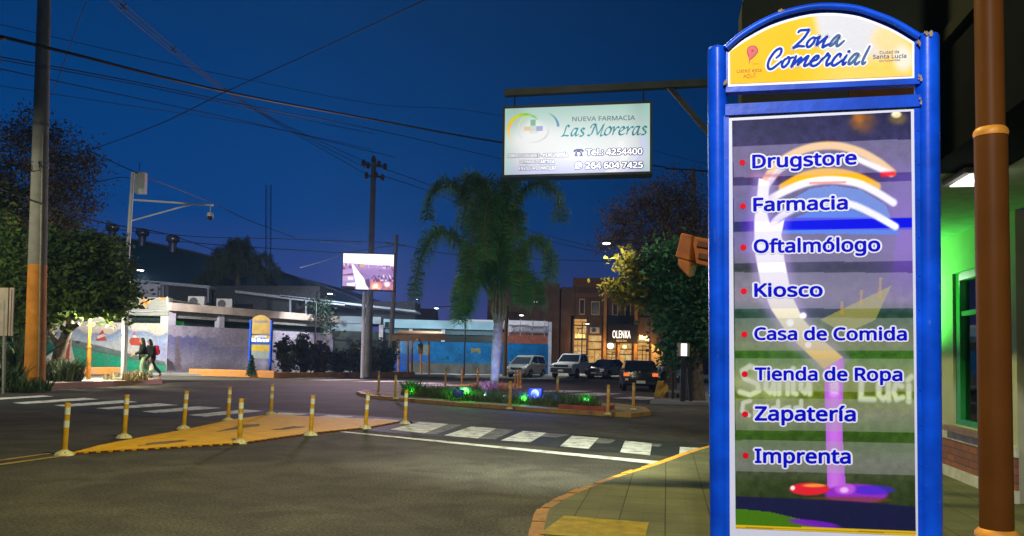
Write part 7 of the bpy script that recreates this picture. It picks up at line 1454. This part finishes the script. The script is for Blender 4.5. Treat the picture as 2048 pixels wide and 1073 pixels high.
# ------------------------------------------------------------------ overhead cables
M_WIRE = mat('cable_black', (.008, .009, .011), rough=.6); M_WIREL = mat('cable_dull', (.02, .026, .04), rough=.6)
def cable(label, pts, r, m_=M_WIRE):
    w3 = catmull([tuple(P(x, y, Y)) for x, y, Y in pts], 8); c0 = Vector(w3[0]); mb_ = MB(); mb_.tube([Vector(p)-c0 for p in w3], r, 5); o = mb_.build('overhead_cable', m_); o.location = c0; return tag(o, label, 'cable', 'overhead cables')
cable('thickest black twisted cable crossing the whole sky from the left edge', [(-1500, -400, 12), (-60, 58, 22), (0, 73, 23), (160, 112, 25), (330, 156, 28), (510, 196, 32), (760, 242, 38), (1000, 285, 46), (1330, 335, 60)], .052)
cable('double thin cable below the thickest one, upper strand', [(-1500, -330, 14), (-60, 104, 26), (0, 114, 27), (260, 162, 31), (520, 216, 36), (760, 262, 44), (1010, 320, 60)], .022)
cable('double thin cable below the thickest one, lower strand', [(-1500, -320, 14), (-60, 108, 26), (0, 120, 27), (260, 167, 31), (520, 222, 36), (748, 268, 49)], .018)
cable('thin cable third below the thickest one at the left edge', [(-1500, -280, 15), (-60, 124, 28), (0, 138, 29), (260, 194, 33), (520, 250, 40), (790, 315, 49)], .02)
cable('faint cable sinking from the left edge behind the rusty tree top', [(-1500, -200, 16), (-60, 160, 30), (0, 172, 31), (260, 212, 35), (520, 252, 41), (748, 300, 49)], .015, M_WIREL)
for i, (o_, lab) in enumerate(((0, 'upper strand of the spaced cable bundle running from the top edge to the pole crown'), (6, 'middle strand of the spaced cable bundle running from the top edge to the pole crown'), (12, 'lower strand of the spaced cable bundle running from the top edge to the pole crown'))):
    cable(lab, [(180+o_*1.2, -40, 24), (240-o_*.6, 2+o_, 26), (345-o_*.3, 92+o_, 31), (452, 178+o_*.6, 37), (560, 245+o_*.5, 42), (735, 326+o_*2, 49)], .018, M_WIREL)
for x, y, Y, lab in ((247, 14, 26.4, 'cable spacer nearest the top edge of the sky'), (347, 100, 31.1, 'cable spacer in the middle of the cable bundle'), (452, 182, 37, 'cable spacer nearest the concrete pole crown')):
    mb_ = MB(); mb_.bar((-.12, 0, .12), (.12, 0, -.12), .03, .03); mb_.bar((-.12, 0, -.12), (.12, 0, .12), .03, .03); o = mb_.build('cable_spacer', M_WIREL); o.location = P(x, y, Y); tag(o, lab, 'cable spacer', 'spacers on the cable bundle')
cable('long cable rising from the tree crown to the top edge of the sky', [(175, 303, 34), (320, 248, 32), (460, 180, 30), (640, 98, 27), (850, 0, 24), (920, -36, 23)], .018)
cable('thin cable falling from the top edge beside the concrete pole', [(190, -30, 24), (170, 10, 25), (130, 120, 27), (100, 200, 29)], .012, M_WIREL)
cable('cable from the camera mast box down towards the far palm', [(170, 298, 33), (278, 348, 34), (420, 405, 40), (500, 442, 46), (590, 476, 56)], .022)
cable('cable from the tree crown passing the turbine vents', [(-40, 362, 24), (60, 400, 29), (200, 445, 40), (330, 468, 50), (440, 505, 62)], .03)
cable('near horizontal cable behind the camera mast to the video screen pole', [(185, 366, 40), (240, 355, 42), (262, 358, 44)], .02)
cable('level cable passing above the vents to the utility pole', [(240, 460, 60), (400, 474, 58), (560, 478, 56), (780, 486, 55)], .028)
cable('lower level cable running above the hangar to the thin pole', [(345, 482, 62), (460, 492, 60), (620, 502, 58), (690, 505, 58), (792, 490, 57)], .03)
cable('cable sinking from the utility pole crown to the right behind the palm', [(760, 335, 49), (880, 380, 54), (1050, 458, 66), (1210, 500, 84)], .024, M_WIREL)
cable('second cable sinking from the utility pole crown behind the palm', [(765, 352, 49), (880, 392, 54), (1050, 468, 66), (1210, 508, 84)], .024, M_WIREL)
cable('faint cable high between the utility pole and the lightbox', [(-500, -70, 40), (200, 96, 52), (520, 165, 60), (760, 210, 64), (1000, 232, 70), (1420, 330, 90)], .022, M_WIREL)
cable('cable running behind the palm from the screen towards the brick building', [(800, 490, 60), (930, 512, 68), (1110, 520, 80), (1250, 524, 86)], .028, M_WIREL)
cable('pale lit cable slanting to the upper left corner of the screen', [(600, 536, 50), (650, 522, 48), (686, 508, 47)], .018, mat('cable_pale', (.3, .28, .3), rough=.5)); cable('pale lit cable just above the video screen', [(640, 484, 47), (690, 489, 46.4), (720, 492, 46)], .014, mat('cable_pale', (.3, .28, .3)))
t = thing('radio_mast', 'thin lattice radio mast far off in the sky left of the screen', 'radio mast', GX(535, 150, 0)); m = LMB(t); mm = mat('mast_far', (.03, .03, .05), rough=.7)
for x in (531, 541): m.tube([GX(x, 150, 0), P(x+1, 370, 150)], .09, 4)
for k in range(28): y = 370+k*10; m.bar(P(532, y, 150), P(541, y+10, 150), .06, .06)
m.build('lattice', mm)
# ------------------------------------------------------------------ two pedestrians
def skin(name, verts, edges, radii, m, parent, sub=2, root=0):
    me = bpy.data.meshes.new(name); me.from_pydata(verts, edges, []); o = bpy.data.objects.new(name, me); C.objects.link(o)
    o.modifiers.new('skin', 'SKIN'); 
    for i, sv in enumerate(me.skin_vertices[0].data): r_ = radii[i]; sv.radius = (r_, r_) if not hasattr(r_, '__len__') else r_; sv.use_root = (i == root)
    s = o.modifiers.new('sub', 'SUBSURF'); s.levels = s.render_levels = sub
    dg = bpy.context.evaluated_depsgraph_get(); nm = bpy.data.meshes.new_from_object(o.evaluated_get(dg)); bpy.data.objects.remove(o)
    nm.name = name; nm.materials.clear(); nm.materials.append(m); nm.polygons.foreach_set('use_smooth', [True]*len(nm.polygons)); ob = bpy.data.objects.new(name, nm); C.objects.link(ob); ob.parent = parent; return ob
SKIN = mat('skin', (.36, .19, .12), rough=.6, var=.06)
def hand(V, E, Rr, w, d, s):
    """palm and five fingers hanging from wrist index w along direction d"""
    base = Vector(V[w]); d = Vector(d).normalized(); sd = d.cross(Vector((0, 1, 0))).normalized(); i0 = len(V)
    V.append(tuple(base+d*.075)); E.append((w, i0)); Rr.append((.036, .018)); 
    for k, l_ in enumerate((.075, .085, .08, .062)):
        o = sd*(k-1.5)*.019; a = base+d*.09+o; b = a+d*l_*.55; c = b+(d*.8-Vector((.25, 0, .0))).normalized()*l_*.45; n = len(V); V += [tuple(a), tuple(b), tuple(c)]; E += [(i0, n), (n, n+1), (n+1, n+2)]; Rr += [.0095, .009, .007]
    n = len(V); a = base+d*.045+sd*.04; V += [tuple(a), tuple(a+(d+sd*.5).normalized()*.04), tuple(a+(d+sd*.3).normalized()*.07)]; E += [(i0, n), (n, n+1), (n+1, n+2)]; Rr += [.012, .010, .008]
def person(label, loc, rz, j, top_m, trouser_m, s=1.0, coat_len=.55, extra=None):
    t = thing('person', label, 'person', loc, rz); t.scale = (s, s, s)
    V = [(0, 0, .95), (.03, 0, 1.15), (.06, 0, 1.32), (.08, 0, 1.44), (.105, 0, 1.53), (.13, 0, 1.60), (.12, 0, 1.68)]; E = [(0, 1), (1, 2), (2, 3), (3, 4), (4, 5), (5, 6)]; Rr = [(.13, .10), (.10, .085), (.11, .08), (.045, .045), (.042, .042), (.075, .066), (.07, .06)]
    def chain(parent_i, pts, rads):
        p = parent_i
        for q_, r_ in zip(pts, rads): V.append(q_); E.append((p, len(V)-1)); Rr.append(r_); p = len(V)-1
        return p
    n = len(V); V += [(.205, 0, 1.585), (.185, 0, 1.55)]; E += [(5, n), (5, n+1)]; Rr += [.016, .03]
    for sd in ('L', 'R'):
        w = chain(2, j['arm'+sd], (.058, .042, .028)); hand(V, E, Rr, w, Vector(j['arm'+sd][-1])-Vector(j['arm'+sd][-2]), sd)
        chain(0, j['leg'+sd], (.088, .062, .042, .032))
    skin('body', V, E, Rr, SKIN, t, 1)
    # coat: torso and sleeves
    V = [(.0, 0, .95-coat_len*.45), (0, 0, .95), (.03, 0, 1.15), (.06, 0, 1.32), (.08, 0, 1.42)]; E = [(0, 1), (1, 2), (2, 3), (3, 4)]; Rr = [(.23, .2), (.21, .18), (.20, .165), (.21, .16), (.09, .085)]
    for sd in ('L', 'R'): chain(3, j['arm'+sd], (.095, .075, .055))
    skin('coat', V, E, Rr, top_m, t, 1)
    V = [(0, 0, .93)]; E = []; Rr = [.14]
    for sd in ('L', 'R'): chain(0, j['leg'+sd][:3], (.115, .088, .075))
    skin('trousers', V, E, Rr, trouser_m, t, 1)
    for sd in ('L', 'R'): a, b = Vector(j['leg'+sd][2]), Vector(j['leg'+sd][3]); skin('shoe', [tuple(a+Vector((-.04, 0, -.02))), tuple(a.lerp(b, .5)+Vector((0, 0, -.01))), tuple(b)], [(0, 1), (1, 2)], [.048, .05, .04], mat('shoe_black', (.012, .012, .012), rough=.6), t, 1)
    skin('hair', [(.115, 0, 1.725), (.065, 0, 1.63), (.03, 0, 1.5), (-.02, 0, 1.28)], [(0, 1), (1, 2), (2, 3)], [(.08, .065), (.115, .085), (.125, .085), (.10, .06)], mat('hair_dark', (.010, .008, .007), rough=.6, var=.3, scale=30), t, 1)
    for y in (-.036, .036): m = MB(); m.lathe([(.001, -.011), (.011, 0), (.001, .011)], (.203, y, 1.612), 8); m.build('eye', mat('eye_dark', (.02, .015, .012), rough=.2), t)
    m = MB(); m.box((.205, 0, 1.548), (.012, .045, .012)); m.build('mouth', mat('lip', (.25, .08, .07), rough=.5), t, bevel=.004)
    return t
COAT = mat('coat_black', (.010, .016, .012), rough=.9, var=.3, scale=8); TRG = mat('trousers_sage', (.20, .27, .17), rough=.85, var=.12, scale=6); TRD = mat('trousers_dark', (.02, .025, .03), rough=.9)
j1 = dict(armL=[(.06, .19, 1.39), (.16, .25, 1.13), (.40, .27, 1.02)], armR=[(.05, -.19, 1.39), (-.06, -.25, 1.12), (-.13, -.26, .86)], legL=[(.01, .09, .9), (.10, .09, .5), (.06, .09, .09), (.2, .09, .045)], legR=[(0, -.09, .9), (-.06, -.09, .5), (-.36, -.09, .16), (-.27, -.09, .05)])
g1 = GX(286, 36.3, .2); p1 = person('person in black coat and sage trousers walking with head bowed, carrying a bag', g1, R(180+32), j1, COAT, TRG, 1.08)
j2 = dict(armL=[(.05, .19, 1.39), (.02, .24, 1.12), (.10, .24, .88)], armR=[(.05, -.19, 1.39), (.0, -.25, 1.12), (.05, -.25, .86)], legL=[(0, .09, .9), (.12, .09, .5), (.12, .09, .09), (.26, .09, .045)], legR=[(0, -.09, .9), (-.14, -.09, .52), (-.45, -.09, .2), (-.38, -.09, .08)])
g2 = GX(301, 37.6, .2); p2 = person('person in dark clothes with a red backpack walking behind the other', g2, R(180+40), j2, COAT, TRD, 1.06)
w1 = p1.matrix_basis if False else None
def onp(t, v): s = t.scale[0]; rz = t.rotation_euler.z; return Vector((t.location.x+s*(v[0]*math.cos(rz)-v[1]*math.sin(rz)), t.location.y+s*(v[0]*math.sin(rz)+v[1]*math.cos(rz)), t.location.z+s*v[2]))
h = onp(p1, (-.16, -.27, .74)); h = h+Vector((.22, -.1, 0))
bag = thing('plastic_bag', 'crinkled white plastic bag hanging from the hand of the walker', 'bag', h-Vector((0, 0, .5))); o = skin('bag_body', [(0, 0, .50), (0, 0, .42), (.01, 0, .28), (0, 0, .12), (0, 0, .03)], [(0, 1), (1, 2), (2, 3), (3, 4)], [.02, .05, (.14, .09), (.19, .12), (.15, .1)], mat('bag_white', (.52, .50, .40), rough=.5, var=.2, scale=14, bump=.8, bscale=14), bag, 1)
m = LMB(bag); m.tube([h+Vector((-.03, 0, -.04)), h+Vector((-.05, 0, .06)), h+Vector((.05, 0, .06)), h+Vector((.03, 0, -.04))], .012, 6); m.build('bag_handle', mat('bag_white', (.5, .5, .4)))
bp = onp(p2, (-.17, .02, 1.22)); bk2 = thing('backpack', 'red backpack on the back of the rear walker', 'backpack', bp-Vector((0, 0, .25))); bk2.rotation_euler.z = R(180+40)
m = MB(); m.box((-.02, 0, .25), (.2, .32, .46)); m.build('bag_body', mat('backpack_red', (.40, .015, .03), rough=.7, var=.2), bk2, bevel=.07, seg=3)
m = MB(); m.box((-.13, 0, .18), (.06, .24, .22)); m.build('pocket', mat('backpack_red2', (.30, .012, .025), rough=.7), bk2, bevel=.025)

# ------------------------------------------------------------------ thin evening haze over the whole place
mh = bpy.data.materials.new('evening_haze'); mh.use_nodes = True; nh = mh.node_tree.nodes; nh.remove(nh['Principled BSDF'])
pv = nh.new('ShaderNodeVolumePrincipled'); pv.inputs['Color'].default_value = (.36, .62, 1, 1); pv.inputs['Density'].default_value = .0005; pv.inputs['Anisotropy'].default_value = .45
mh.node_tree.links.new(pv.outputs[0], nh['Material Output'].inputs['Volume'])
hz = MB().box((0, 62, 11.0), (300, 190, 24.2)).build('haze', mh); hz['kind'] = 'stuff'
